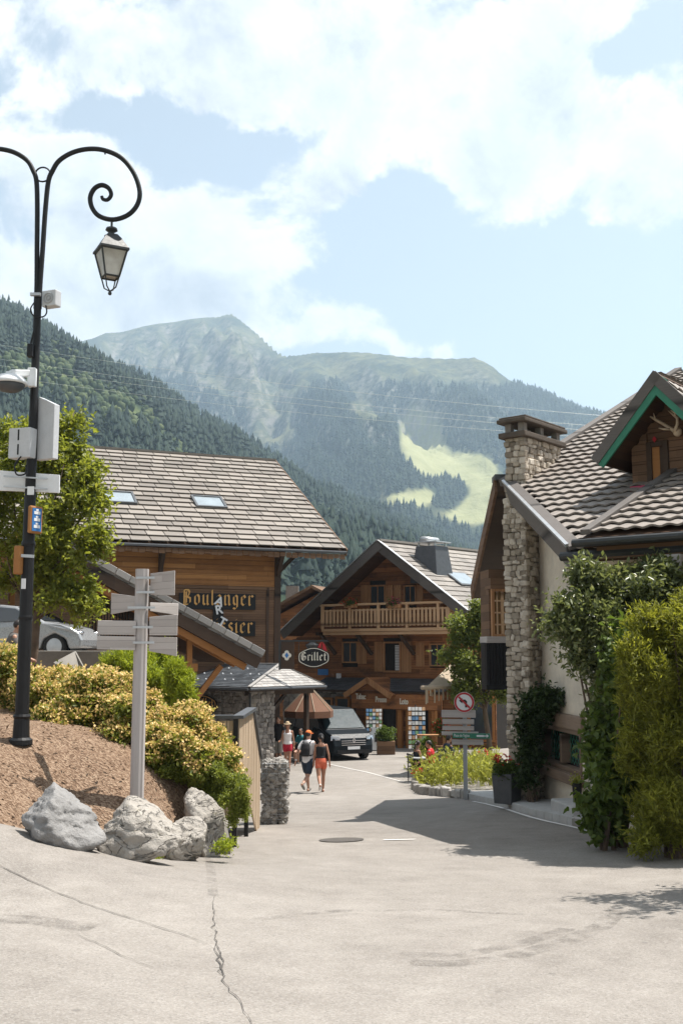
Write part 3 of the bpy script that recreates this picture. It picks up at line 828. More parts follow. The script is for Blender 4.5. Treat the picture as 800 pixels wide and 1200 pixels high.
def shrub(name, label, cat, lumps, ntw, per, L, Wr, mat, seed, group=None, base=None, stems=5, heads=None, clump=7, **kw):
    c = lumps[0][0] if base is None else Vector(base)
    root = thing(name, label, cat, (c[0], c[1], c[2] if base is not None else gz(c[0], c[1])), group)
    pos, ld, nn, tip, ax, r = twigs(clumps(lumps, clump, seed) if clump else lumps, ntw, per, L, seed=seed, **kw); n = len(pos)
    s_ = r.uniform(.65, 1.25, n)
    leaf_mesh('foliage', pos, ld, nn, L * s_, L * Wr * s_, mat, root)
    if heads:
        hm, frac, hl, k = heads
        sel = (r.random(len(tip)) < frac) & (ax[:, 2] > -.1); T = np.repeat(tip[sel], k, 0) + r.normal(size=(sel.sum() * k, 3)) * np.array([hl * .8, hl * .8, hl * .35]) + np.array([0, 0, hl * .6])
        q = len(T); leaf_mesh('seed_heads' if 'spir' in label or 'spir' in name else 'flowers', T, r.normal(size=(q, 3)) * .8 + np.array([0, 0, .5]), r.normal(size=(q, 3)) + np.array([0, 0, 1.]), r.uniform(.5, 1.1, q) * hl, r.uniform(.4, .8, q) * hl, hm, root)
    mb = MB(); rr = random.Random(seed)
    b = Vector(root.location)
    for i in range(stems):
        l = lumps[rr.randrange(len(lumps))]; e = Vector(l[0]) + Vector((rr.uniform(-.4, .4) * l[1][0], rr.uniform(-.4, .4) * l[1][1], rr.uniform(-.1, .4) * l[1][2]))
        s0 = b + Vector((rr.uniform(-.12, .12), rr.uniform(-.12, .12), -.05)); mid = s0.lerp(e, .5) + Vector((rr.uniform(-.1, .1), rr.uniform(-.1, .1), .1))
        mb.tube([s0, mid, e], [.03, .02, .008], 6)
    mb.build('stems', M['bark'], root)
    return root
M['spirea'] = leaf_mat('spirea_leaf', (.05, .08, .013), (.24, .26, .042), (.58, .45, .12), .42)
M['spirea_head'] = leaf_mat('spirea_seed_head', (.58, .37, .13), (.84, .60, .28), None, .3)
M['pine'] = leaf_mat('young_pine_needle', (.12, .17, .018), (.36, .41, .04), (.5, .52, .08), .4)
M['fine'] = leaf_mat('fine_shrub_leaf', (.08, .11, .02), (.25, .28, .045), (.38, .38, .08), .4)
M['maple'] = leaf_mat('maple_leaf', (.06, .09, .016), (.27, .29, .045), (.60, .54, .08), .5)
M['elae'] = leaf_mat('variegated_leaf', (.04, .058, .024), (.19, .215, .085), (.68, .63, .34), .34, .34)
M['thuja'] = leaf_mat('golden_hedge_spray', (.05, .064, .011), (.30, .305, .04), (.66, .61, .10), .42)
M['vine'] = leaf_mat('vine_leaf', (.03, .06, .014), (.12, .17, .03), (.22, .26, .04), .4)
M['ivy'] = leaf_mat('climber_leaf', (.012, .028, .010), (.045, .075, .018), None, .25)
M['lime'] = leaf_mat('village_tree_leaf', (.05, .08, .025), (.19, .22, .05), (.42, .40, .08), .45)
M['herb'] = leaf_mat('perennial_leaf', (.13, .16, .028), (.40, .40, .085), (.58, .54, .17), .42)
M['flower'] = leaf_mat('pink_flower', (.45, .03, .09), (.55, .10, .18), None, .2)
M['redf'] = leaf_mat('red_flower', (.5, .012, .01), (.62, .04, .025), None, .2)

# planted bank ---------------------------------------------------------
fe = [(-13.5, 8.6), (-6.6, 10.7), (-3.8, 12.15), (-3.36, 12.65), (-2.83, 13.1)] + [tuple(hit_ground(u, v)[:2]) for u, v in ((190, 1006), (256, 1003))]
bk = [(-17, 27.3), (-12, 27.3), (-9.5, 27.3), (-8, 27.3), (-6.6, 27.3), (-6.2, 27.3), (-5.7, 27.3)]
pL = at(25, 862, 14.2); pS = at(160, 913, 14.0)
bp = [(x, y, gz(x, y) + .03) for x, y in fe] + [tuple(pL), tuple(pS), (-3.4, 14.1, .18), (-5.2, 14.4, .62), (-2.2, 15.4, .0), (-4, 16.5, .6), (-6, 18, .9), (-3, 18.5, .35), (-2.7, 21, .55), (-8, 22, 1.0), (-4, 22, .8), (-13, 14, .9), (-16, 20, 1.1)] + [(x, y, .85) for x, y in bk]
bzf = tps(bp, .03)

def bedz(x, y):
    x = np.asarray(x, float); y = np.asarray(y, float); q = np.stack([x.ravel(), y.ravel()], 1)
    d = np.concatenate([np.sqrt(((c[:, None] - FE[None]) ** 2).sum(2).min(1)) for c in np.array_split(q, max(1, len(q) // 4000))]).reshape(x.shape)
    g = gzf(x, y); return g - .04 + (np.maximum(bzf(x, y), g) - g + .04) * (1 - np.exp(-d / .62))
def bz(x, y): return float(bedz(np.array([x]), np.array([y]))[0])
def polyl(P, n):
    P = np.array(P); d = np.concatenate([[0], np.cumsum(np.linalg.norm(np.diff(P, axis=0), axis=1))]); s = np.linspace(0, d[-1], n)
    return np.stack([np.interp(s, d, P[:, 0]), np.interp(s, d, P[:, 1])], 1)
FE = polyl(fe, 400)
ns, nt = 150, 170
fs_ = polyl(fe, ns); bs_ = polyl(bk, ns); tt = np.linspace(0, 1, nt)[:, None, None] ** 1.3
G = fs_[None] * (1 - tt) + bs_[None] * tt
zz = bedz(G[..., 0], G[..., 1]) + .03 * fbm(G[..., 0] * 5, G[..., 1] * 5, 4, 8) * np.clip(tt[..., 0] * 20, 0, 1)
V = np.concatenate([G, zz[..., None]], -1).reshape(-1, 3); i = np.arange(nt - 1)[:, None] * ns + np.arange(ns - 1)[None]
m, t = newmat('wood_chip_mulch'); P = t.tc.outputs['Object']
v1 = t.n('TexVoronoi', {'Vector': t.scale(P, (1, 1.6, 1)), 'Scale': 34.0}); n1 = t.noise(P, 3, 5, .6); n2 = t.noise(P, 60, 4, .7)
col = t.ramp(t.math('ADD', t.math('MULTIPLY', t.n('SeparateColor', {0: v1.outputs[1]}).outputs[0], .5), t.math('ADD', t.math('MULTIPLY', n1, .3), t.math('MULTIPLY', n2, .3))), [(.25, (.115, .07, .044)), (.55, (.26, .172, .115)), (.85, (.42, .305, .215))])
setb(t, Base_Color=col, Roughness=.95, Specular_IOR_Level=.15); bump(t, t.math('ADD', v1.outputs[0], n2), .9, .03)
M['mulch'] = m
tag(np_mesh('planting_bed', V, np.stack([i, i + 1, i + ns + 1, i + ns], -1).reshape(-1, 4), M['mulch'], smooth=True), kind='structure')
# chips and clods lying on it
r_ = np.random.default_rng(3); n = 5200
si = r_.integers(0, ns, n); ti = (r_.random(n) ** 1.4 * .42)[:, None]; q = fs_[si] * (1 - ti) + bs_[si] * ti + r_.normal(size=(n, 2)) * .06
keep = q[:, 0] > -7.5; q = q[keep]; n = len(q)
C = np.stack([q[:, 0], q[:, 1], bedz(q[:, 0], q[:, 1]) + .02], 1)
D = r_.normal(size=(n, 3)); D[:, 2] *= .35
leaf_mesh('wood_chips', C, D, np.tile([0, 0, 1.], (n, 1)) + r_.normal(size=(n, 3)) * .3, r_.uniform(.03, .10, n), r_.uniform(.012, .035, n), leaf_mat('chip', (.12, .075, .045), (.32, .22, .15), None, .0, .9))
tag(bpy.data.objects['wood_chips'], kind='stuff')
# wall under the bank's open side
mb = MB(); e0, e1 = Vector((fe[-1][0], fe[-1][1], 0)), Vector((bk[-1][0], bk[-1][1], 0)); d = (e1 - e0).normalized(); nrm = Vector((d.y, -d.x, 0))
for k in range(11):
    a, b = e0.lerp(e1, k / 20 + .02), e0.lerp(e1, (k + 1) / 20 + .02)
    ta, tb = bz(a.x, a.y) + .05, bz(b.x, b.y) + .05
    mb.add([(a.x, a.y, -3), (b.x, b.y, -3), (b.x, b.y, tb), (a.x, a.y, ta)] + [(a.x + nrm.x * .22, a.y + nrm.y * .22, -3), (b.x + nrm.x * .22, b.y + nrm.y * .22, -3), (b.x + nrm.x * .22, b.y + nrm.y * .22, tb), (a.x + nrm.x * .22, a.y + nrm.y * .22, ta)],
           [(4, 5, 6, 7), (3, 2, 6, 7), (1, 0, 3, 2), (0, 4, 7, 3), (1, 5, 6, 2)])
tag(mb.build('retaining_wall', M['concrete'], recalc=False), 'low concrete retaining wall under the edge of the planted bank', 'wall')

HD = (M['spirea_head'], .85, .058, 5)
for i, (lab, lumps) in enumerate([
    ('spirea bush with peach seed heads growing behind the foot of the street lamp', [lump(-30, 835, 17.6, 60, 60), lump(25, 832, 17.2, 46, 56)]),
    ('spirea bush filling the gap between the street lamp and the wooden signpost', [lump(78, 835, 16.9, 48, 54), lump(70, 862, 16.0, 30, 32)]),
    ('peach tipped spirea bush just behind the grey signpost pole', [lump(120, 835, 16.4, 42, 50), lump(135, 855, 16.2, 46, 52), lump(150, 872, 15.7, 36, 34)]),
    ('spirea bush between the signpost and the slatted fence, tallest of its row end', [lump(190, 862, 16.0, 42, 52), lump(205, 882, 15.4, 30, 30)]),
    ('small spirea bush at the row end touching the slatted fence', [lump(236, 866, 15.8, 24, 40), lump(240, 892, 15.2, 20, 24)])]):
    c = lumps[0][0]; shrub('spirea_bush', lab, 'bush', [(Vector(l_[0]) + Z * (.24 if i < 3 else .0), l_[1]) for l_ in lumps] + [(Vector((c.x, c.y - .15, bz(c.x, c.y) + .3)), (.62, .45, .38))], 3900, 7, .08, .5, M['spirea'], 40 + i, 'spirea bushes along the planted bank', base=(c.x, c.y, bz(c.x, c.y)), heads=HD, rough=.3)
lu = [lump(236, 905, 15.2, 30, 16), lump(262, 918, 15.0, 26, 24), lump(276, 945, 14.6, 14, 32), lump(215, 897, 15.3, 30, 12)]
shrub('trailing_shrub', 'fine leaved green shrub trailing over the bank edge beside the boulders', 'bush', lu, 3400, 8, .035, .55, M['fine'], 51, base=(lu[0][0].x, lu[0][0].y, bz(lu[0][0].x, lu[0][0].y)), rough=.2)
lu = [lump(268, 985, 13.9, 6, 5), lump(180, 1003, 13.4, 14, 5), lump(262, 990, 13.8, 10, 6)]
shrub('weed_tuft', 'small bright weeds sprouting along the foot of the boulders', 'weeds', lu, 160, 6, .05, .4, M['pine'], 52, stems=0)
lu = [lump(145, 795, 20.5, 28, 34), lump(183, 805, 20.3, 32, 36), lump(208, 805, 20.3, 18, 30), lump(165, 778, 20.8, 30, 22), lump(192, 775, 20.6, 18, 22), lump(210, 785, 19.6, 15, 24), lump(214, 812, 19.4, 14, 24), lump(132, 780, 20.6, 18, 22)]
shrub('dwarf_pine', 'bright yellow-green dwarf pine below the porch roof', 'bush', lu, 4600, 12, .10, .17, M['pine'], 53, base=(lu[0][0].x, lu[0][0].y, bz(lu[0][0].x, lu[0][0].y)), sp=.22, tuft=1.0, up=.9, rough=.3)

# maple ------------------------------------------------------------------
def tree(name, label, lumps, base, ntw, per, L, Wr, mat, seed, trunk=.13, limbs=12, fork=None, clump=9, **kw):
    root = thing(name, label, 'tree', base)
    pos, ld, nn, tip, ax, r = twigs(clumps(lumps, clump, seed), ntw, per, L, seed=seed, **kw); n = len(pos); s_ = r.uniform(.6, 1.25, n)
    leaf_mesh('crown', pos, ld, nn, L * s_, L * Wr * s_, mat, root)
    mb = MB(); rr = random.Random(seed); b = Vector(base); fk = Vector(fork) if fork else b + Vector((0, 0, 1.5))
    mb.tube([b + Vector((0, 0, -.1)), b.lerp(fk, .4) + Vector((.05, 0, 0)), b.lerp(fk, .8), fk], [trunk * 1.25, trunk, trunk * .9, trunk * .8], 10)
    for i in range(limbs):
        l = lumps[i % len(lumps)]; e = Vector(l[0]) + Vector((rr.uniform(-.5, .5) * l[1][0], rr.uniform(-.5, .5) * l[1][1], rr.uniform(-.2, .5) * l[1][2]))
        s0 = b.lerp(fk, rr.uniform(.75, 1)); mid = s0.lerp(e, .45) + Vector((rr.uniform(-.25, .25), rr.uniform(-.25, .25), .25))
        mb.tube([s0, mid, e], [trunk * .5, trunk * .3, trunk * .1], 6)
    mb.build('trunk', M['bark'], root, smooth=True)
    return root
YT = 24.5
lu = [lump(45, 520, YT, 46, 40), lump(15, 560, YT, 60, 60, 1.2), lump(78, 545, YT - .3, 38, 52), lump(72, 605, YT - .5, 52, 55, 1.2), lump(98, 640, YT - .7, 32, 42), lump(20, 640, YT - .3, 60, 56, 1.2), lump(60, 680, YT - .6, 46, 30), lump(-50, 600, YT, 60, 90), lump(98, 705, YT - .8, 24, 16), lump(85, 490, YT, 18, 16), lump(100, 560, YT - .3, 22, 30)]
b = at(32, 800, YT)
tree('maple_tree', 'leafy maple tree with yellow tipped crown behind the street lamp', lu, (b.x, b.y, bz(b.x, b.y)), 4300, 8, .13, .55, M['maple'], 61, trunk=.1, fork=at(46, 705, YT), rough=.42, inner=.2, limbs=16)
# small tree by the chalet
YF = 37.0
lu = [lump(560, 712, YF, 17, 26), lump(548, 745, YF - .2, 26, 30), lump(570, 750, YF, 24, 40), lump(535, 765, YF - .4, 22, 24), lump(555, 790, YF - .3, 32, 26), lump(580, 800, YF, 20, 34), lump(545, 815, YF - .2, 22, 12)]
b = at(574, 885, YF)
tree('village_tree', 'slender broadleaf tree between the chalet and the stone pillar', lu, (b.x, b.y, gz(b.x, b.y)), 2300, 8, .12, .6, M['lime'], 62, trunk=.09, fork=at(566, 815, YF), rough=.3)
# shrub over the pavement, golden hedge
lu = [lump(704, 705, 15.9, 46, 48, .6), lump(754, 700, 15.9, 46, 46, .6), lump(686, 740, 15.7, 28, 50, .5), lump(722, 760, 15.6, 50, 60, .6), lump(759, 780, 15.6, 40, 70, .5), lump(718, 815, 15.6, 34, 40, .5), lump(740, 850, 15.6, 34, 50, .5), lump(669, 715, 15.8, 22, 34, .4)]
b = at(725, 975, 15.7)
shrub('elaeagnus_shrub', 'tall dark shrub with pale edged leaves arching over the pavement window', 'shrub', lu, 6600, 9, .10, .45, M['elae'], 63, base=(b.x, b.y, gz(b.x, b.y)), stems=14, rough=.2, inner=.3)
lu = [lump(712, 895, 15.4, 24, 55, .4), lump(706, 950, 15.3, 20, 30, .35), lump(732, 840, 15.1, 18, 80, .4), lump(728, 760, 14.9, 12, 40, .3), lump(722, 930, 15.1, 20, 50, .35)]
b = at(712, 978, 15.4)
shrub('creeper', 'broad leaved green creeper hanging between the dark shrub and the golden hedge', 'creeper', lu, 1500, 6, .13, .75, M['vine'], 64, base=(b.x, b.y, gz(b.x, b.y)), up=-.3, rough=.25)
lu = [lump(790, 735, 14.4, 46, 50, .55), lump(762, 770, 14.4, 36, 60, .5), lump(800, 800, 14.4, 60, 80, .6), lump(770, 850, 14.3, 42, 70, .55), lump(775, 920, 14.3, 46, 70, .55), lump(830, 880, 14.3, 60, 110, .6), lump(765, 965, 14.3, 34, 34, .5), lump(800, 975, 14.3, 46, 28, .5), lump(850, 760, 14.3, 60, 80, .6)]
b = at(790, 1000, 14.3)
shrub('conifer_hedge', 'tall golden-green clipped conifer hedge at the road edge', 'hedge', lu, 13000, 12, .085, .22, M['thuja'], 65, base=(b.x, b.y, gz(b.x, b.y)), stems=16, sp=.34, tuft=1.5, up=.45, rnd=.75, rough=.24, inner=.3)
lu = [((5.2, 11.5, .3), (.7, .8, 1.0)), ((4.75, 11.4, 2.1), (.55, .8, 1.0)), ((4.6, 11.3, 3.5), (.45, .7, .6)), ((5.4, 11.5, 2.2), (.8, .9, 1.3))]
shrub('garden_shrub', 'loose green garden shrub growing on beyond the golden hedge', 'shrub', lu, 900, 8, .12, .4, M['thuja'], 66)
# ---------------------------------------------------------------- building tools
class Fr:
    """a wall plane: O, horizontal direction d, outward normal n; points by (along, height, out)"""
    def __init__(s, O, d, n=None):
        s.O = Vector((O[0], O[1], 0)); s.d = Vector((d[0], d[1], 0)).normalized()
        n = Vector((s.d.y, -s.d.x, 0)) if n is None else Vector((n[0], n[1], 0)).normalized()
        s.n = n
    def pt(s, a, z, off=0): return s.O + s.d * a + s.n * off + Z * z
    def px(s, u, v, off=0):
        p = onplane(u, v, s.O + s.n * off, s.n); return (p - s.O).dot(s.d), p.z
    def rect(s, u0, v0, u1, v1, off=0):
        a0, z1 = s.px(u0, v0, off); a1, z0 = s.px(u1, v1, off); return a0, a1, z0, z1
    def box(s, mb, a0, a1, z0, z1, o0, o1): mb.obox(s.pt(a0, z0, o0), s.d * (a1 - a0), Z * (z1 - z0), s.n * (o1 - o0))
    def frame(s, mb, a0, a1, z0, z1, o0, o1, w):
        s.box(mb, a0, a0 + w, z0, z1, o0, o1); s.box(mb, a1 - w, a1, z0, z1, o0, o1)
        s.box(mb, a0 + w, a1 - w, z1 - w, z1, o0, o1 - .003); s.box(mb, a0 + w, a1 - w, z0, z0 + w, o0, o1 - .003)
def boards(mb, fr, a0f, a1f, z0, z1, bw, off, th, holes=(), seed=1):
    """horizontal cladding, one thin board per course, cut round the openings"""
    r = random.Random(seed); z = z0
    while z < z1 - .02:
        h = min(bw, z1 - z); A0 = a0f(z + h / 2) if callable(a0f) else a0f; A1 = a1f(z + h / 2) if callable(a1f) else a1f
        segs = [(A0, A1)]
        for (h0, h1, y0, y1) in holes:
            if z < y1 - .01 and z + h > y0 + .01:
                segs = [q for (p0, p1) in segs for q in ((p0, min(p1, h0)), (max(p0, h1), p1)) if q[1] - q[0] > .02]
        for (p0, p1) in segs:
            x = p0
            while x < p1 - .01:
                e = min(p1, x + r.uniform(2.2, 4.5)); e = p1 if p1 - e < .5 else e
                fr.box(mb, x + .002, e - .002, z + .006, z + h - .004, off, off + th + r.uniform(-.006, .006)); x = e
        z += bw
def stones(mb, fr, a0, a1, z0, z1, off, size, seed=1, holes=(), depth=.12):
    r = random.Random(seed); random.seed(seed); z = z0
    while z < z1:
        h = size * r.uniform(.6, 1.15); a = a0 - r.uniform(0, size * .3)
        while a < a1 - .02:
            w = size * r.uniform(.7, 1.7); w = min(w, a1 - a + .03); ca, cz = a + w / 2, z + h / 2
            if not any(h0 < ca < h1 and y0 < cz < y1 for (h0, h1, y0, y1) in holes):
                tw = r.uniform(-.12, .12); ax = (fr.d * math.cos(tw) + Z * math.sin(tw)); az_ = (Z * math.cos(tw) - fr.d * math.sin(tw))
                mb.stone(fr.pt(ca, cz + r.uniform(-.02, .02), off + r.uniform(-.02, .03)), (w * 1.06, depth, h * 1.08), ax, fr.n, az_)
            a += w
        z += h * .97
def slates(mb, O, E, D, le, ld, row, tw, th=.03, lim=None, seed=1, lift=.03, jit=.01, nrm=None, gapw=.012):
    """courses of separate slates: O the corner at the eave, E along it, D up the slope (unit vectors)"""
    r = random.Random(seed); E, D, O = Vector(E).normalized(), Vector(D).normalized(), Vector(O)
    N = E.cross(D).normalized()
    if N.z < 0: N = -N
    k = 0; s_ = 0.0
    while s_ < ld - .02:
        L0, L1 = lim(s_ + row * .5) if lim else (0, le)
        e = L0 - (tw * .5 if k % 2 else 0) - r.uniform(0, .06)
        while e < L1 - .01:
            w = tw * r.uniform(.8, 1.2); e0 = max(e, L0); e1 = min(e + w, L1)
            if L1 - e1 < .06: e1 = L1
            if e1 - e0 > .02:
                ln = min(row * 1.16, ld - s_ + .03) + r.uniform(-jit, jit); a = O + E * (e0 + gapw / 2) + D * (s_ + r.uniform(-jit, jit)) + N * lift
                mb.obox(a, E * (e1 - e0 - gapw), D * ln - N * (lift * .9), N * th)
            e += w
        s_ += row; k += 1
def window(fr, par, a0, a1, z0, z1, off, mats, mull=(1, 1), fw=.07, depth=.12, name='window', glass=None, label=None, inset=.05):
    mb = MB(); fr.frame(mb, a0, a1, z0, z1, off - depth, off + .03, fw)
    o = mb.build(name, mats, par, bev=.006)
    if label: o['label'] = label
    mb = MB(); fr.box(mb, a0 + fw, a1 - fw, z0 + fw, z1 - fw, off - inset - .02, off - inset); mb.build('pane', glass or M['glass'], o)
    mb = MB(); nx, nz = mull
    for i in range(1, nx):
        a = a0 + fw + (a1 - a0 - 2 * fw) * i / nx; fr.box(mb, a - .02, a + .02, z0 + fw, z1 - fw, off - inset, off - inset + .03)
    for i in range(1, nz):
        z = z0 + fw + (z1 - z0 - 2 * fw) * i / nz; fr.box(mb, a0 + fw, a1 - fw, z - .015, z + .015, off - inset + .002, off - inset + .025)
    if mb.v: mb.build('glazing_bar', mats, o)
    return o
def shutter(fr, par, a0, a1, z0, z1, off, mat):
    mb = MB(); n = max(2, round((a1 - a0) / .14)); w = (a1 - a0) / n
    for i in range(n): fr.box(mb, a0 + i * w + .004, a0 + (i + 1) * w - .004, z0, z1, off, off + .035)
    for z in (z0 + .18, z1 - .22): fr.box(mb, a0 + .03, a1 - .03, z, z + .09, off + .035, off + .06)
    return mb.build('shutter', mat, par, bev=.004)
# blackletter drawn with a broad nib held at forty degrees
GL = {
 'i': ([[(.5, 4.3), (1, 4.9), (1, .7), (1.5, .1)], [(.8, 6.4), (1.3, 6.7)]], 2.4),
 'l': ([[(.5, 6.7), (1, 7.3), (1, .7), (1.5, .1)]], 2.4),
 'n': ([[(.4, 4.3), (1, 4.9), (1, .7), (1.5, .1)], [(1, 4.1), (2.4, 5), (3, 4.4), (3, .7), (3.5, .1)]], 4.4),
 'u': ([[(.4, 4.3), (1, 4.9), (1, .8), (1.8, .1), (3, 1.1)], [(2.5, 4.3), (3, 4.9), (3, .7), (3.5, .1)]], 4.4),
 'o': ([[(1, 4.2), (1, 1), (2, .1)], [(1, 4.2), (2.2, 5), (3, 4), (3, 1), (2, .1)]], 4.2),
 'e': ([[(1, 4.2), (1, 1), (2, .1), (3, .9)], [(1, 4.2), (2.2, 5), (2.9, 3.9), (1.1, 2.5)]], 3.9),
 'a': ([[(1, 4.3), (2, 5), (2.8, 4.2), (2.8, .7), (3.3, .1)], [(2.8, 2.9), (1.2, 2.2), (.9, 1), (1.7, .1), (2.8, 1.1)]], 4.1),
 'r': ([[(.4, 4.3), (1, 4.9), (1, .7), (1.5, .1)], [(1, 4.1), (2.2, 5), (2.9, 4.3)]], 3.4),
 'g': ([[(1, 4.2), (1, 1.2), (1.8, .3), (2.8, 1)], [(1, 4.2), (2, 5), (2.8, 4.3), (2.8, -.8), (1.9, -1.8), (.8, -1.2)]], 4.1),
 's': ([[(2.6, 4.3), (1.7, 5), (1, 4), (1.3, 3.1), (2.5, 2.2), (2.7, 1), (1.8, .1), (.9, .8)]], 3.7),
 't': ([[(1.2, 6.4), (1.2, .8), (1.9, .1), (2.5, .6)], [(.4, 4.7), (2.3, 4.7)]], 2.9),
 'B': ([[(1.2, 7), (1.2, .5)], [(.2, 6.2), (1.2, 7.2), (3, 7.2), (3.8, 6.2), (3.2, 4.2), (1.4, 3.9)], [(2.6, 3.9), (4.1, 3.2), (4.1, 1.1), (3, .1), (.6, .2)], [(2.2, 6.4), (2.2, .8)]], 5.5),
 'P': ([[(1.2, 7), (1.2, .4), (1.8, -.2)], [(.2, 6.2), (1.2, 7.2), (3.2, 7.2), (4, 6), (3.6, 3.8), (1.4, 3.4)], [(2.2, 6.4), (2.2, 3.6)]], 5.0),
 'G': ([[(4.2, 6.2), (3, 7.3), (1.4, 6.6), (.8, 4.5), (1, 1.6), (2.2, .2), (3.8, .6), (4.3, 1.6), (4.3, 3.4), (2.8, 3.8)], [(2.3, 6.4), (2.3, 1.2)]], 5.6),
}
GL['â'] = (GL['a'][0] + [[(1.2, 5.8), (2, 6.5), (2.8, 5.8)]], 4.1)
def pen_width(s): return sum(GL[c][1] for c in s)
def pen_text(mb, s, fr, a0, z0, unit, off, th=.012, nib=1.0):
    nx, nz = math.cos(R(42)) * nib / 2, math.sin(R(42)) * nib / 2; x = 0; k = 0
    for c in s:
        st, adv = GL[c]
        for pl in st:
            for p, q in zip(pl, pl[1:]):
                quad = [(p[0] - nx, p[1] - nz), (p[0] + nx, p[1] + nz), (q[0] + nx, q[1] + nz), (q[0] - nx, q[1] - nz)]
                o = off + .0006 * (k % 9); k += 1
                mb.prism([fr.pt(a0 + (x + u) * unit, z0 + v * unit, o) for u, v in quad], fr.n * th)
        x += adv
def font_text(name, s, fr, a0, z0, size, off, mat, par, th=.008, bold=0., rot=0, sx=1.0):
    cu = bpy.data.curves.new(name, 'FONT'); cu.body = s; cu.size = size; cu.extrude = th; cu.offset = bold
    ob = bpy.data.objects.new('tmp', cu); COL.objects.link(ob); dg = bpy.context.evaluated_depsgraph_get()
    me = bpy.data.meshes.new_from_object(ob.evaluated_get(dg)); bpy.data.objects.remove(ob)
    mb = MB(); c, s_ = math.cos(rot), math.sin(rot)
    mb.add([fr.pt(a0 + (v.co.x * c - v.co.y * s_) * sx, z0 + v.co.x * s_ + v.co.y * c, off + v.co.z + th) for v in me.vertices], [tuple(p.vertices) for p in me.polygons])
    bpy.data.meshes.remove(me)
    return mb.build(name, mat, par)

# ================================================================ bakery
T = at(405, 645, 44.0); eb = Vector((.92, .38, 0)).normalized(); sb = Vector((-.38, .92, 0)).normalized()
rid = onplane(322, 541, T, eb)             # ridge end, in the verge plane
run = (rid - T).dot(sb); rise = rid.z - T.z
Db = (sb * run + Z * rise).normalized(); ldb = math.hypot(run, rise); Nb = eb.cross(Db).normalized()
LB = 19.0
FB = Fr(T + sb * 1.1, eb, -sb)
aK, _ = FB.px(328, 700)
bak = thing('bakery', 'wooden bakery chalet with pale slate roof and two roof windows', 'building', (FB.pt(-6, -2.4)))
mb = MB()
mb.obox(T - eb * LB - Nb * .16 - Db * .0, eb * LB, Db * (ldb + .02), Nb * .13)
mb.obox(T - eb * LB - Nb * .16 + Db * ldb, eb * LB, (sb * run - Z * rise), Nb * .13)
roof_b = mb.build('roof', M['soffit'], bak)
mb = MB(); slates(mb, T - eb * LB, eb, Db, LB, ldb, .525, .70, .035, None, 4, .085, .014, gapw=.035)
mb.beam(rid - eb * LB + Z * .06, rid + Z * .06, .34, .1)
mb.build('slate_covering', M['slate'], roof_b)
mb = MB()
mb.beam(T - eb * LB - Z * .10 - sb * .10, T - Z * .10 - sb * .10, .13, .11); g = mb.build('gutter', M['dgrey'], roof_b, bev=.03)
mb = MB(); r = random.Random(5)
for k in range(int(LB / .26)):          # scalloped drip boards
    a = -LB + k * .26; h = .2 + .03 * math.sin(k * 2.1); mb.obox(T + eb * (a + .01) - sb * .01 - Z * (.17 + h), eb * .24, sb * .03, Z * h)
mb.build('drip_board', M['wood_dark'], roof_b, bev=.01)
mb = MB(); mb.beam(T + Nb * -.06 + eb * .02 - Db * .1, rid + eb * .02 - Nb * .06, .05, .3, Nb); mb.build('bargeboard', M['wood_dark'], roof_b)
for (u0, v0, u1, v1) in ((226, 582, 263, 600), (113, 577, 158, 594)):
    p = onplane((u0 + u1) / 2, (v0 + v1) / 2, T, Nb); w, h = (u1 - u0) * p.y / F * 1.02, 1.25
    mb = MB(); o = p - eb * w / 2 - Db * h / 2
    for q, a, b in ((o, eb * w, Db * .09), (o + Db * (h - .09), eb * w, Db * .09), (o + Db * .09, eb * .09, Db * (h - .18)), (o + eb * (w - .09) + Db * .09, eb * .09, Db * (h - .18))): mb.obox(q, a, b, Nb * .17)
    f = mb.build('roof_window', M['dgrey'], roof_b)
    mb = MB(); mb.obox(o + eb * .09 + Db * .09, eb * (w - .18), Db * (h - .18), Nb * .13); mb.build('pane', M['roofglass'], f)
# walls
zt = T.z + 1.1 * rise / run - .2; _, zmid = FB.px(300, 688)
mb = MB(); FB.box(mb, -17, aK, -2.6, zt, -8, -.03); wall_b = mb.build('wall', M['dark'], bak)
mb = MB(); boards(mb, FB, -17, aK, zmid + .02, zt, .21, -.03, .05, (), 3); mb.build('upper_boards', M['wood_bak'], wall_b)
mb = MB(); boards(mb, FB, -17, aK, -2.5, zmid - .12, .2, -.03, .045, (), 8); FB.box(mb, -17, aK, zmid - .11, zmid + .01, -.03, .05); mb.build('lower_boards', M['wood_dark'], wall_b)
mb = MB(); FB.box(mb, aK - .25, aK + .02, -2.5, zt, -.2, .06); FB.box(mb, aK - .6, aK - .48, -2.5, zmid, .02, .05); mb.build('corner_post', M['timber'], bak, bev=.01)
for a_ in (aK - .1, FB.px(188, 660)[0]):
    mb = MB(); mb.beam(FB.pt(a_, zt - 1.35, .08), FB.pt(a_, zt - .52, .66), .16, .18); mb.beam(FB.pt(a_, zt - .46, -.1), FB.pt(a_, zt - .46, .78), .18, .18); FB.box(mb, a_ - .09, a_ + .09, zt - 1.5, zt - .1, .02, .16)
    mb.build('eave_bracket', M['timber'], bak, bev=.01)
mb = MB()   # braces carrying the projecting verge
mb.beam(FB.pt(aK, zt - 1.3, -.15), FB.pt(aK + 1.0, zt - .3, -.15), .14, .16, eb); mb.beam(FB.pt(aK - .4, zt - .14, -.15), FB.pt(aK + 1.85, zt - .14, -.15), .18, .2); mb.build('verge_brace', M['timber'], bak, bev=.01)
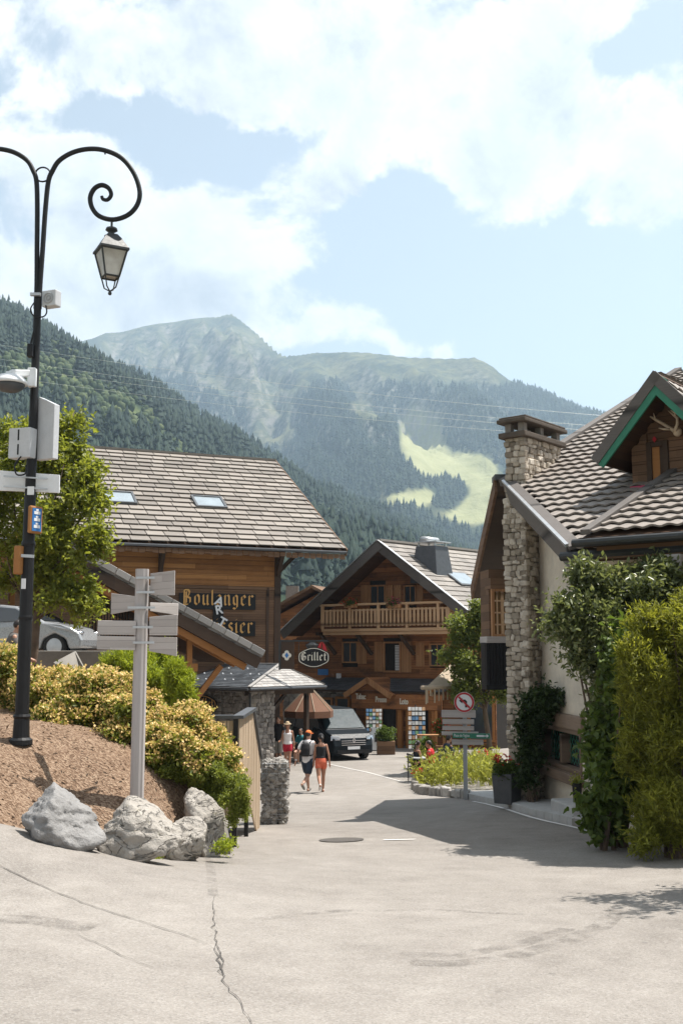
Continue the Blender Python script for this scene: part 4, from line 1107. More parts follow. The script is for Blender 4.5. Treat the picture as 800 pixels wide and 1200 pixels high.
# shop sign
sg = thing('shop_sign', 'two black boards lettered in ochre on the bakery wall with silver letters down the middle', 'sign', FB.pt(aK - 2, 2.5, .05))
A0, A1, z0, z1 = FB.rect(210.5, 694.5, 299.6, 714.8, .1)
B0, B1, y0, y1 = FB.rect(211, 727, 299, 745.4, .1)
mb = MB(); FB.box(mb, A0, A1, z0, z1, .03, .09); FB.box(mb, A0, A1, y0, y1, .03, .09)
c0, c1, _, _ = FB.rect(250, 720, 262, 730, .1); FB.box(mb, c0, c1, y1, z0, .03, .085); mb.build('board', M['black'], sg, bev=.01)
u1 = (A1 - A0 - .18) / pen_width('Boulanger'); mb = MB(); pen_text(mb, 'Boulanger', FB, A0 + .1, z0 + .17, u1, .09); mb.build('lettering', M['gold'], sg)
u2 = min(u1, (A1 - A0 - .3) / pen_width('Pâtissier')); mb = MB(); pen_text(mb, 'Pâtissier', FB, A1 - .1 - u2 * pen_width('Pâtissier'), y0 + .12, u2, .09); mb.build('lettering', M['gold'], sg)
for ch, (u, v), ro in (('A', (251, 707.5), -.35), ('R', (253, 720), .2), ('T', (254.5, 731), -.5), ('I', (256, 741), .2)):
    a_, z_ = FB.px(u, v, .13); font_text('silver_letter', ch, FB, a_, z_, .50, .13, M['white'], sg, .015, .012, ro)

# porch of the bakery: a small gable roof whose slope runs down beside the sign
V1 = at(307, 770, 33.0); FP = Fr(V1, eb, -sb)
_, zV = FP.px(307, 770); a0v, z0v = FP.px(122, 667); sl_p = (z0v - zV) / (0 - a0v); apk = a0v - 1.0; zpk = zV + sl_p * (0 - apk)
por = thing('porch', 'timber porch with tiled sloping roof and orange rafters before the bakery', 'porch', FP.pt(apk, -1.0))
Dp = (-eb * 1 + Z * sl_p).normalized(); Np = Vector((Dp.cross(sb)));  Np = Np if Np.z > 0 else -Np; Np.normalize()
lp = math.hypot(apk, zpk - zV); dep = 7.0; Pk = FP.pt(apk, zpk)
mb = MB(); mb.obox(V1 - Np * .22, Dp * lp, sb * dep, Np * .14); D2 = (-eb - Z * sl_p).normalized(); N2 = D2.cross(sb); N2 = N2 if N2.z > 0 else -N2; N2.normalize()
mb.obox(Pk - N2 * .22, D2 * lp * .9, sb * dep, N2 * .14); rp = mb.build('roof', M['soffit'], por)
mb = MB(); slates(mb, V1 - Np * .06, sb, Dp, dep, lp, .46, .5, .11, None, 9, .05, .01); slates(mb, Pk + D2 * lp * .9 - N2 * .06, sb, -D2, dep, lp * .9, .46, .5, .11, None, 10, .05, .01); mb.build('tile_covering', M['slatel'], rp)
mb = MB(); mb.beam(V1 - Np * .22 - sb * .03, Pk - Np * .22 - sb * .03, .06, .34, Np); mb.beam(Pk - N2 * .22 - sb * .03, Pk + D2 * lp * .9 - N2 * .22 - sb * .03, .06, .34, N2); mb.build('bargeboard', M['timber'], rp)
mb = MB(); k = 0
while k * .47 < lp: mb.obox(V1 + Dp * (k * .47 + .01) - sb * .07 + Np * .03, Dp * .44, sb * .34, Np * .19); k += 1
mb.build('verge_tile', M['slatel'], rp, bev=.012)
mb = MB(); mb.beam(V1 - Np * .5 + sb * .12 + Dp * .3, Pk - Np * .5 + sb * .12, .14, .2, Np); mb.beam(V1 - Np * .42 + sb * 1.3 + Dp * .3, Pk - Np * .42 + sb * 1.3, .14, .2, Np)
mb.build('rafter', M['orange'], por, bev=.01)
mb = MB()
zb = FP.px(290, 790)[1]; 
for o_ in (.5, 3.2): mb.beam(FP.pt(-1.9, zb + .2, -o_), FP.pt(apk - 2, zb + .2, -o_), .2, .24); 
mb.build('tie_beam', M['orange'], por, bev=.01)
for a_ in (-2.15, apk - 1.5):
    mb = MB(); FP.box(mb, a_ - .13, a_ + .13, -2.6, zb + .1, -.62, -.36); mb.beam(FP.pt(a_ + .1, zb - .9, -.5), FP.pt(a_ + 1.0, zb + .25, -.5), .14, .16, eb); mb.beam(FP.pt(a_, zb + .2, -.5), FP.pt(a_, zV + sl_p * -a_ - .4, -.5), .16, .16, eb); mb.build('post', M['orange'], por, bev=.012)
mb = MB(); FP.box(mb, apk - 3, -1.0, -2.5, zb + .1, -5.9, -5.7); mb.build('back_wall', M['wood_dark'], por)
# dark picket railing beside the porch
rl = thing('railing', 'dark metal picket railing beside the bakery porch', 'railing', at(118, 760, 29))
p0, p1 = at(98, 752, 34.5), at(150, 752, 33.5); mb = MB(); mb2 = MB(); d = p1 - p0
mb.beam(p0 + Z * 1.18, p1 + Z * 1.18, .05, .05)
for k in range(16): q = p0 + d * (k / 15); mb2.box(q + Z * .6, (.03, .03, 1.2))
mb.build('top_rail', M['black'], rl); mb2.build('slat', M['black'], rl)

# ================================================================ kiosk
c1 = at(292, 806, 38.0); ze = c1.z; wr = Vector((.66, .75, 0)).normalized(); wl = Vector((-.75, .66, 0)).normalized()
c2 = onplane(381, 803, c1, Vector((wr.y, -wr.x, 0))); lr = (c2 - c1).dot(wr); c0 = onplane(225, 805, c1, Vector((wl.y, -wl.x, 0))); ll = (c0 - c1).dot(wl) + 1.2
ap = at(328, 779, 40.9); al, be = (ap - c1).dot(wr), (ap - c1).dot(wl); zr = ap.z
kio = thing('kiosk', 'small stone kiosk under a hipped slate roof at the road corner', 'kiosk', (c1.x - .6, c1.y + 1, gz(c1.x, c1.y + 1)))
def kp(a, b, z): return c1 + wr * a + wl * b + Z * (z - c1.z)
mb = MB(); R0, R1 = kp(al, be, zr), kp(al, ll, zr)
q = [kp(0, 0, ze), kp(lr, 0, ze), kp(lr, ll, ze), kp(0, ll, ze)]
dz = Z * -.14
mb.add(q + [R0, R1] + [x + dz for x in q], [(0, 1, 4), (1, 2, 5, 4), (0, 4, 5, 3), (2, 3, 5), (9, 8, 7, 6), (0, 6, 7, 1), (1, 7, 8, 2), (2, 8, 9, 3), (3, 9, 6, 0)])
rk = mb.build('roof', M['timber'], kio)
mb = MB()
for e_ in (q[0], q[1]): mb.beam(e_ + Z * .035, kp(al, be, zr) + Z * .045, .12, .03)
mb.beam(R0 + Z * .04, R1 + Z * .04, .14, .04); mb.build('hip_cap', M['slatel'], rk)
mb = MB(); Dk = (kp(al, be, zr) - kp(al, 0, ze)); ld = Dk.length; slates(mb, q[0], wr, Dk, lr, ld, .17, .26, .014, lambda s_: (al * s_ / ld, lr - (lr - al) * s_ / ld), 3, .018, .006); mb.build('sunlit_tone_slates', M['slatel'], rk)  # paler slate paints the sunlight onto this slope of the dark roof
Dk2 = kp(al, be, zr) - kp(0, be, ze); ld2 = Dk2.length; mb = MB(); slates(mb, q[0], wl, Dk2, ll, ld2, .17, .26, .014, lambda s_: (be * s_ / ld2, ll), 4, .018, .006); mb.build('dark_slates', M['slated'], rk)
mb = MB(); r = random.Random(2)
for k in range(14):
    s_ = (.25 + .5 * (k % 3) / 2) ; b_ = .4 + (k // 3) * .75 + (k % 2) * .3; p = kp(al * s_, b_ + be * s_ * .4, ze + (zr - ze) * s_) ; mb = MB(); mb.ball(p + Z * .05, .035, 6, 4); mb.build('snow_guard', M['white'], rk)
mb = MB(); mb.tube([q[0] - Z * .05 - wl * .0 - wr * .05, q[3] - Z * .05 - wr * .05], .05, 8); mb.tube([q[0] - Z * .05 - wl * .05, q[1] - Z * .05 - wl * .05], .05, 8); mb.build('gutter', M['dgrey'], rk)
FKL = Fr(kp(.45, .4, 0), -wl, -wr); FKR = Fr(kp(.45, .4, 0), wr, -wl)
zg = gz(c1.x, c1.y) - .3
mb = MB(); FKL.box(mb, -(ll - .5), -.02, zg, ze - .12, -.3, -.06); wk = mb.build('wall', M['mortar'], kio)
mb = MB(); stones(mb, FKL, -(ll - .5), 0, zg, ze - .16, -.05, .16, 5, (), .1); mb.build('wall_stones', M['stoneg'], wk)
w2 = FKR.px(321.5, 850)[0]
mb = MB(); FKR.box(mb, .02, w2, zg, ze - .12, -.4, -.06); pk = mb.build('pillar', M['mortar'], kio)
mb = MB(); stones(mb, FKR, 0, w2, zg, ze - .16, -.05, .16, 6, (), .1); mb.build('pillar_stones', M['stoneg'], pk)
mb = MB(); FKR.box(mb, 0, lr - .6, ze - .3, ze - .14, -.3, -.05); p_ = kp(lr - .6, .4, 0); mb.beam(FKR.pt(w2, ze - .9, -.15), FKR.pt(w2 + .7, ze - .3, -.15), .1, .12, wr); mb.build('lintel', M['timber'], kio)
mb = MB(); FKR.box(mb, lr - .9, lr - .75, zg, ze - .3, -.3, -.15); mb.build('post', M['timber'], kio)
mb = MB(); mb.tube([FKR.pt(-.06, ze - .2, .05), FKR.pt(-.06, zg + .3, .05)], .035, 8); mb.build('downpipe', M['iron'], kio)
def oval_sign(name, label, fr, a, z, w, h, off, text, tm, rim, par=None):
    o = thing(name, label, 'sign', fr.pt(a, z, off))
    out = []
    for k in range(40):
        th = 2 * math.pi * k / 40; c, s_ = math.cos(th), math.sin(th); e = 1 + .10 * math.cos(4 * th) * (1 if abs(s_) < .99 else 1)
        out.append((a + w / 2 * math.copysign(abs(c) ** .8, c), z + h / 2 * math.copysign(abs(s_) ** .75, s_) * e))
    mb = MB(); mb.prism([fr.pt(x, y, off) for x, y in out], fr.n * .05); mb.build('board', M['black'], o)
    mb = MB(); m = len(out); k0 = [fr.pt(a + (x - a) * .95, z + (y - z) * .92, off + .052) for x, y in out]; k1 = [fr.pt(a + (x - a) * .90, z + (y - z) * .86, off + .052) for x, y in out]
    mb.add(k0 + k1, [(i, (i + 1) % m, m + (i + 1) % m, m + i) for i in range(m)]); mb.build('rim_line', rim, o, recalc=False)
    u_ = w * .82 / pen_width(text); mb = MB(); pen_text(mb, text, fr, a - u_ * pen_width(text) / 2, z - 2.6 * u_, u_, off + .05, .012, 1.15); mb.build('lettering', tm, o)
    return o
a_, z_ = FKL.px(238, 826, .06)
oval_sign('oval_sign', 'black oval sign with gold lettering on the kiosk stone wall', FKL, a_, z_, 1.5, .66, .03, 'Grillet', M['gold'], M['gold'])
# ================================================================ chalet
PK = at(443, 634, 50.0); dc = Vector((.85, -.53, 0)).normalized(); nc = Vector((-.53, -.85, 0)).normalized()
FBG = Fr(PK, dc, nc); OV = 1.3
FC = Fr(PK - nc * OV, dc, nc)
aR, zR = FBG.px(548, 716); aL, zL = FBG.px(329, 741)
gr = Vector((.70, .714, 0)).normalized()
cha = thing('chalet', 'old dark timber chalet with flowered balcony and shop front at the street end', 'building', FC.pt(0, -2.6))
LR = 12.5
DR = FBG.pt(aR, zR) - PK; DL = FBG.pt(aL, zL) - PK
DR = FBG.d * aR + Z * (zR - PK.z); DL = FBG.d * aL + Z * (zL - PK.z); PK = FBG.pt(0, PK.z)
mb = MB()
for D in (DR, DL):
    N = D.cross(gr); N = N if N.z > 0 else -N; N.normalize(); mb.obox(PK - N * .22, D, gr * LR, N * .16)
rc = mb.build('roof', M['soffit'], cha)
NR = DR.cross(gr); NR = (NR if NR.z > 0 else -NR).normalized(); NLf = DL.cross(gr); NLf = (NLf if NLf.z > 0 else -NLf).normalized()
mb = MB(); slates(mb, PK + DR - NR * .05, gr, -DR, LR, DR.length, .40, .62, .05, None, 21, .05, .012); slates(mb, PK + DL - NLf * .05, gr, -DL, LR, DL.length, .40, .62, .05, None, 22, .05, .012); mb.beam(PK + Z * .05, PK + gr * LR + Z * .05, .3, .1)
mb.build('slate_covering', M['slate2'], rc)
mb = MB()
for D, N in ((DR, NR), (DL, NLf)): mb.beam(PK - N * .20 + nc * .03, PK + D * 1.0 - N * .20 + nc * .03, .07, .42, N); 
mb.build('bargeboard', M['barge'], rc)
mb = MB()
for D, N in ((DR, NR), (DL, NLf)): mb.beam(PK + nc * .05 + N * .05, PK + D + nc * .05 + N * .05, .14, .035, N)
mb.build('verge_flashing', M['lgrey'], rc)
# metal chimney
p = onplane(506, 664, PK, NR); k = p.y / F; ch = MB()
def taper(mb, c, w0, d0, w1, d1, h, ax, ay):
    vs = [c + ax * (sx * w0 / 2) + ay * (sy * d0 / 2) for sx, sy in ((-1, -1), (1, -1), (1, 1), (-1, 1))] + [c + ax * (sx * w1 / 2) + ay * (sy * d1 / 2) + Z * h for sx, sy in ((-1, -1), (1, -1), (1, 1), (-1, 1))]
    mb.add(vs, [(3, 2, 1, 0), (4, 5, 6, 7), (0, 1, 5, 4), (1, 2, 6, 5), (2, 3, 7, 6), (3, 0, 4, 7)])
taper(ch, p - Z * .8, 1.45, 1.3, 1.02, .95, 1.75, dc, gr); chm = ch.build('chimney', M['dgrey'], rc, bev=.02)
mb = MB(); mb.obox(p + Z * 1.12 - dc * .62 - gr * .55, dc * 1.24, gr * 1.1, Z * .05)
for a in (-.45, .4): mb.obox(p + Z * .94 + dc * a - gr * .4, dc * .06, gr * .06, Z * .2); mb.obox(p + Z * .94 + dc * a + gr * .35, dc * .06, gr * .06, Z * .2)
mb.build('cap_plate', M['lgrey'], chm)
mb = MB(); mb.tube([p + Z * 1.28 - gr * .5 - dc * .12, p + Z * 1.28 + gr * .5 - dc * .12], .2, 12, True, .7); mb.build('cowl', M['lgrey'], chm, smooth=True)
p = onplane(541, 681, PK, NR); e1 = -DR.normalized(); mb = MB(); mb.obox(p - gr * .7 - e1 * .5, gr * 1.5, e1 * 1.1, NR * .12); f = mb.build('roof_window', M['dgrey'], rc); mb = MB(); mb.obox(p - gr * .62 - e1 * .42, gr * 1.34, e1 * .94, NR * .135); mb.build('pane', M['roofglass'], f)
# walls
sR = DR.normalized().z / DR.normalized().dot(dc); sL = DL.normalized().z / -DL.normalized().dot(dc)   # fall of each slope per metre
a1w, _ = FC.px(580, 780); a0w, _ = FC.px(333, 780)
zp = PK.z - .30
def aRz(z): return min(a1w, (z - zp) / sR) if z > zp + sR * a1w else a1w
def aLz(z): return max(a0w, -(z - zp) / sL) if z > zp + sL * -a0w else a0w
zg = gz(FC.O.x, FC.O.y) - .5
poly = [FC.pt(a0w, zg, -.03), FC.pt(a1w, zg, -.03), FC.pt(a1w, zp + sR * a1w, -.03), FC.pt(0, zp, -.03), FC.pt(a0w, zp + sL * -a0w, -.03)]
mb = MB(); mb.prism(poly, gr * 10); wc = mb.build('wall', M['dark'], cha)
_, zgf = FC.px(450, 800)
def cr(u0, v0, u1, v1, off=0): return FC.rect(u0, v0, u1, v1, off)
wins = dict(w1=cr(433, 686, 452, 709), w2=cr(473, 686, 488, 709), w3=cr(401, 752, 419.5, 777), d1=cr(449, 752, 470, 788), w4=cr(503, 754, 521, 781))
doors = dict(sd=cr(446, 824, 467, 879), lw1=cr(376, 817, 391, 838), lw2=cr(394, 816, 411, 838), ls=cr(428, 826, 443, 872), rs=cr(480, 828, 505, 874), rr=cr(548, 812, 580, 870))
holes = list(wins.values()) + list(doors.values())
mb = MB(); boards(mb, FC, aLz, aRz, zgf - .2, zp, .23, -.03, .06, holes, 31); mb.build('wall_boards', M['wood_chal'], wc)
_, zst = FC.px(400, 838)
mb = MB(); stones(mb, FC, a0w, FC.px(412, 830)[0], zg, zgf - .2, -.03, .26, 7, holes); mb.build('wall_stones', M['stoneg'], wc)
mb = MB(); boards(mb, FC, FC.px(412, 830)[0], a1w, zg, zgf - .2, .16, -.03, .05, holes, 33); mb.build('shop_boards', M['wood_chal'], wc)
for nm, q in wins.items():
    if nm == 'd1': continue
    window(FC, cha, *q, .04, M['shutter'], (2, 1), .07, .14)
q = wins['d1']; mb = MB(); FC.frame(mb, *q[:2], *q[2:], -.1, .06, .08); o = mb.build('balcony_door', M['shutter'], cha); mid = (q[0] + q[1]) / 2 + .1
mb = MB(); FC.box(mb, q[0] + .08, mid, q[2] + .08, q[3] - .08, -.09, -.07); mb.build('pane', M['glass'], o)
mb = MB()
for i in range(16): z_ = q[2] + .1 + i * (q[3] - q[2] - .25) / 16; FC.box(mb, mid + .04, q[1] - .08, z_, z_ + .055, -.04, -.02)
mb.build('white_blind', M['white'], o)
for r_ in ((423.5, 686, 433, 709), (452, 686, 461, 709), (462, 686, 470.5, 709), (488.5, 686, 496, 709), (419.5, 752, 430, 778), (439, 752, 448.5, 787), (470.5, 752, 482, 788), (487.5, 753, 497.5, 781)):
    q = cr(*r_); shutter(FC, cha, *q, .035, M['shutter'])
# balcony
OB = 1.15
a0, a1, zb0, zb1 = FC.rect(377, 709, 526, 735, OB)
bal = MB(); FC.box(bal, a0, a1, zb0 - .14, zb0, .03, OB + .04); FC.box(bal, a0 + .05, a1 - .05, zb0 - .3, zb0 - .16, OB - .12, OB - .02); ba = bal.build('balcony', M['rail'], cha, bev=.008)
mb = MB(); FC.box(mb, a0 - .12, a1 + .12, zb1 - .07, zb1 + .03, OB - .10, OB + .06); FC.box(mb, a0, a1, zb1 - .33, zb1 - .25, OB - .03, OB + .01); FC.box(mb, a0, a1, zb0 + .13, zb0 + .22, OB - .03, OB + .01)
FC.box(mb, a0, a0 + .07, zb1 - .06, zb1 + .02, .03, OB - .1); FC.box(mb, a1 - .07, a1, zb1 - .06, zb1 + .02, .03, OB - .1); mb.build('handrail', M['rail'], ba, bev=.008)
mb = MB(); n = 33; r = random.Random(3)
for i in range(n): x = a0 + (a1 - a0) * (i + .5) / n; FC.box(mb, x - .06, x + .055, zb0 + .10, zb1 - .24, OB + .012, OB + .035)
for i in range(8): o_ = .15 + i * .12; FC.box(mb, a0 + .01, a0 + .04, zb0 + .1, zb1 - .24, o_, o_ + .09); FC.box(mb, a1 - .04, a1 - .01, zb0 + .1, zb1 - .24, o_, o_ + .09)
mb.build('baluster_slat', M['rail'], ba)
for u in (377.5, 409.5, 443, 476.5, 513, 525.5):
    x = FC.px(u, 720, OB)[0]; mb = MB(); FC.box(mb, x - .06, x + .06, zb0 - .02, zb1 - .06, OB - .11, OB + .05); mb.build('balcony_post', M['rail'], ba, bev=.008)
for u, w in ((392, 9), (430, 9), (482, 9)):
    pass
for u0, v0, u1, v1 in ((379, 737, 397, 762), (421, 737, 439, 762), (470, 737, 488, 762)):
    x = FC.px((u0 + u1) / 2, 745)[0]; z1 = zb0 - .16; mb = MB(); mb.beam(FC.pt(x + .3, z1 - 1.05, .06), FC.pt(x - .1, z1 - .06, .85), .13, .15, dc); mb.beam(FC.pt(x - .12, z1 - .07, .02), FC.pt(x - .12, z1 - .07, OB - .05), .14, .15); mb.build('balcony_bracket', M['timber'], cha)
mb = MB(); mb.beam(FC.pt(.5, zp - .6, 0), FC.pt(.15, zp - .35, OV - .15), .14, .16, dc); mb.build('peak_brace', M['timber'], cha); mb = MB(); mb.beam(FC.pt(.0, zp - .12, -.1), FC.pt(0, zp - .12, OV - .1), .2, .22); mb.build('purlin_end', M['timber'], cha)
for s_, sl_, e in ((1, sR, a1w), (-1, sL, a0w)):
    for f_ in (.5, .92): x = e * f_; zz_ = zp + sl_ * abs(x) - .02 if s_ > 0 else zp + sl_ * abs(x) - .02; mb = MB(); mb.beam(FC.pt(x, zz_, -.1), FC.pt(x, zz_, OV - .1), .18, .2); mb.build('purlin_end', M['timber'], cha)
for u, lab in ((411, 'window box of red and white flowers on the balcony rail near its end'), (462, 'window box of pink flowers at the middle of the balcony rail')):
    x, z_ = FC.px(u, 708, OB + .12); c = FC.pt(x, z_ - .06, OB + .13); fb = thing('flower_box', lab, 'flower box', c, 'flower boxes on the balcony')
    mb = MB(); FC.box(mb, x - .33, x + .33, z_ - .17, z_, OB + .06, OB + .22); mb.build('trough', M['shutter'], fb, bev=.01)
    pos, ld, nn, tip, ax, r = twigs([(c + Z * .13, (.40, .22, .22))], 90, 6, .09, seed=int(u), shell=(.5, 1.1)); leaf_mesh('leaves', pos, ld, nn, np.full(len(pos), .09), np.full(len(pos), .06), M['vine'], fb)
    T_ = np.repeat(tip[:45], 3, 0) + r.normal(size=(135, 3)) * .03; leaf_mesh('blossoms', T_, r.normal(size=T_.shape), r.normal(size=T_.shape), np.full(135, .085), np.full(135, .07), M['flower'] if u > 430 else M['redf'], fb)
# shop canopy with its little gable
_, zc1 = FC.px(450, 797); _, zc0 = FC.px(450, 812, 1.5); x0, _ = FC.px(372, 806, .8); x1, _ = FC.px(528, 806, .8); CD = 1.7
can = MB(); can.obox(FC.pt(x0, zc0, CD), dc * (x1 - x0), FC.pt(x0, zc1, 0) - FC.pt(x0, zc0, CD), Z * .07); ca = can.build('canopy', M['timber'], cha)
E_ = FC.pt(x0, zc1, 0) - FC.pt(x0, zc0, CD); mb = MB(); slates(mb, FC.pt(x0, zc0 + .08, CD), dc, E_, x1 - x0, E_.length, .28, .36, .02, None, 4, .02); mb.build('dark_slates', M['slated'], ca)
mb = MB(); xf0, _ = FC.px(411, 812, CD); FC.box(mb, xf0, x1 - .05, zc0 - .72, zc0 - .02, CD - .12, CD - .04); mb.build('fascia', M['wood_chal'], ca, bev=.01)
g0, gz0 = FC.px(403, 813, CD + .25); g1, _ = FC.px(460, 813, CD + .25); gm = (g0 + g1) / 2; gzt = FC.px(433, 794, CD + .25)[1]
mb = MB()
for e in (g0, g1): D = FC.pt(e, gz0, CD + .3) - FC.pt(gm, gzt, CD + .3); N = D.cross(nc); N = (N if N.z > 0 else -N).normalized(); mb.obox(FC.pt(gm, gzt, CD + .3), D, -nc * 1.9, -N * .1)
o = mb.build('porch_gable', M['wood_chal'], ca)
mb = MB()
for e in (g0, g1): D = FC.pt(e, gz0, CD + .33) - FC.pt(gm, gzt, CD + .33); N = D.cross(nc); N = (N if N.z > 0 else -N).normalized(); mb.beam(FC.pt(gm, gzt, CD + .33) - N * .1, FC.pt(gm, gzt, CD + .33) + D - N * .1, .05, .24, N)
mb.build('gable_board', M['shutter'], o)
mb = MB(); mb.prism([FC.pt(g0 + .3, gz0, CD), FC.pt(g1 - .3, gz0, CD), FC.pt(gm, gzt - .2, CD)], -nc * .06); mb.build('gable_infill', M['wood_chal'], o)
for s_, (u, v), w in (('Tabac', (416.5, 819), 13), ('Presse', (439.5, 822.5), 15), ('Loto', (468, 825), 10)):
    x, z_ = FC.px(u, v, CD); xe, _ = FC.px(u + w, v, CD); lo = font_text('letters', s_, FC, x, z_, .36, CD - .03, M['cream'], ca, .02, .008, 0, .62)
for u in (413, 444, 468, 478, 508):
    x, _ = FC.px(u, 840, CD - .2); mb = MB(); FC.box(mb, x - .1, x + .1, zg, zc0 - .7, CD - .35, CD - .15); mb.build('canopy_post', M['orange'] if u > 440 else M['timber'], ca, bev=.01)
for q in (doors['lw1'], doors['lw2']): window(FC, cha, *q, .1, M['orange'], (1, 1), .11, .2)
for nm, q in doors.items():
    if nm[0] in 'l' and nm != 'ls': continue
    mb = MB(); FC.frame(mb, q[0], q[1], q[2], q[3], -.02, .08, .1); f = mb.build('shop_door', M['orange'], cha)
    mb = MB(); FC.box(mb, q[0] + .1, q[1] - .1, q[2] + .1, q[3] - .1, -.025, -.01); mb.build('pane', M['glass'], f)
mb = MB(); a_, z_ = FC.px(378, 787.5, .1); FC.box(mb, a_ - .3, a_ + .3, z_ - .15, z_ + .15, .05, .09); o = mb.build('blue_plate', M['blue'], None, bev=.01); tag(o, 'small blue enamel plate on the chalet wall below the oval sign', 'sign')
mb = MB(); a_, z_ = FC.px(397, 792, .1); FC.box(mb, a_ - .1, a_ + .1, z_ - .12, z_ + .12, .05, .2); mb.lathe([(.05, -.05), (.1, 0), (.1, .03)], FC.pt(a_, z_ - .16, .13), 10); o = mb.build('wall_lamp', M['white'], None, bev=.015); tag(o, 'little white wall lamp between the blue plate and the canopy', 'lamp')
# hanging sign between bakery and chalet
FS = Fr(at(330, 752, 39.6), (1, 0), (0, -1))
hb = thing('sign_bracket', 'iron bar bracket with carved red and black crest fixed to the bakery corner', 'bracket', FS.pt(0, FS.px(330, 751)[1]))
xa, zt_ = FS.px(328, 751); xb, _ = FS.px(385, 751); mb = MB(); mb.beam(FS.pt(xa, zt_), FS.pt(xb, zt_), .05, .06); x_, z0_ = FS.px(331, 785); mb.beam(FS.pt(xa, zt_), FS.pt(xa, z0_), .08, .08)
for u in (350, 380): x_, _ = FS.px(u, 760); mb.tube([FS.pt(x_, zt_), FS.pt(x_, FS.px(u, 764)[1])], .012, 6)
mb.build('bar', M['iron'], hb)
mb = MB()
for u, s_ in ((374, 1), (380, -1)): x_, z_ = FS.px(u, 757); mb.prism([FS.pt(x_ - .1 * s_, z_ - .18, .02), FS.pt(x_ + .05 * s_, z_ - .2, .02), FS.pt(x_ + .09 * s_, z_ + .16, .02), FS.pt(x_ - .02 * s_, z_ + .05, .02)], Vector((0, .04, 0)))
mb.build('crest', M['red'], hb)
mb = MB(); x_, z_ = FS.px(366, 756); mb.lathe([(.02, -.14), (.2, -.1), (.26, 0), (.12, .1), (.03, .16)], FS.pt(x_, z_), 10, 1, .3); mb.build('carving', M['iron'], hb)
a_, z_ = FS.px(367.5, 770.5); oval_sign('oval_sign', 'black oval hanging sign with cream blackletter below the iron bar', FS, a_, z_, 1.16, .68, .0, 'Grillet', M['cream'], M['cream'])
a_, z_ = FS.px(336, 768); mb = MB(); FS.box(mb, a_ - .28, a_ + .28, z_ - .5, z_ + .5, -.05, 0); o = thing('carved_panel', 'dark carved panel with a pale four-lobed ornament beside the hanging oval sign', 'panel', FS.pt(a_, z_)); mb.build('board', M['timber'], o)
mb = MB(); 
for k in range(4): an = k * math.pi / 2; mb.lathe([(.09, 0), (.09, .012)], (0, 0, 0), 12) if False else mb.prism([FS.pt(a_ + .085 * math.cos(an) + .085 * math.cos(j * math.pi / 6), z_ + .1 * math.sin(an) + .085 * math.sin(j * math.pi / 6), .003 + .002 * k) for j in range(12)], -FS.n * -.012)
mb.build('ornament', M['cream'], o); mb = MB(); mb.prism([FS.pt(a_ + .07 * math.cos(j * math.pi / 2), z_ + .11 * math.sin(j * math.pi / 2), .024) for j in range(4)], FS.n * .01); mb.build('ornament_heart', M['blue'], o)

# ================================================================ stone house by the road
P0 = Vector((3.6, 24.0, 5.45)); P0 = at(589, 568, 22.8); E0 = at(664, 645, 17.1)
nh = Vector((.64, .77, 0)).normalized(); rh = Vector((.77, -.64, 0)).normalized()
# slope so that the plane holds both the peak and the eave corner
dE = E0 - P0; tanN = dE.z / (dE.x * nh.x + dE.y * nh.y)
SN = (nh + Z * tanN).normalized(); NN = rh.cross(SN); NN = (NN if NN.z > 0 else -NN).normalized()
hou = thing('stone_house', 'cream walled house with tiled roof, stone chimney column and green trimmed dormer', 'building', (4.6, 20, -1.3))
# roof plane coordinates: origin P0, e along rh, s up SN
def rp_(e, s_, o=0): return P0 + rh * e + SN * s_ + NN * o
eE, sE = dE.dot(rh), dE.dot(SN)
def pantiles(mb, fn, e0f, e1f, s0, s1, row=.38, pitch=.27, amp=.007, stepz=.040):
    s_ = s0
    while s_ < s1 - .01:
        se = min(s_ + row, s1); a, b = e0f((s_ + se) / 2), e1f((s_ + se) / 2)
        if b - a > .05:
            n = max(4, int((b - a) / pitch * 8)); vs = []; fs = []
            for i in range(n + 1):
                e = a + (b - a) * i / n; ph = (e / pitch) % 1.0
                h = amp * (math.sin(ph * 2 * math.pi) + .35 * math.sin(ph * 4 * math.pi + .6)); sag = .028 * math.sin(ph * 2 * math.pi)
                vs += [fn(e, s_ + sag, h + stepz - .012), fn(e, s_ + sag, h + stepz + .02), fn(e, se + .05, h + .005)]
            for i in range(n): q = 3 * i; fs += [(q, q + 3, q + 4, q + 1), (q + 1, q + 4, q + 5, q + 2)]
            mb.add(vs, fs)
        s_ = se
m, t = newmat('brown_pantile_sheet'); P = t.tc.outputs['UV']; n1 = t.noise(t.tc.outputs['Object'], 1.1, 5, .65); n2 = t.noise(t.tc.outputs['Object'], 24, 5, .65)
sp_ = t.n('SeparateXYZ', {0: P}); cell = t.n('TexWhiteNoise', {'Vector': t.n('CombineXYZ', {0: t.math('FLOOR', t.math('DIVIDE', sp_.outputs[0], .29)), 1: t.math('FLOOR', t.math('DIVIDE', sp_.outputs[1], .4))}).outputs[0]}, noise_dimensions='2D').outputs[0]
f = t.math('ADD', t.math('ADD', t.math('MULTIPLY', cell, .18), t.math('MULTIPLY', n1, .45)), t.math('MULTIPLY', n2, .37))
setb(t, Base_Color=t.ramp(f, [(.22, (.15, .125, .106)), (.55, (.23, .199, .173)), (.8, (.30, .265, .234))]), Roughness=.62, Specular_IOR_Level=.45); bump(t, n2, .3, .008); M['pantile'] = m
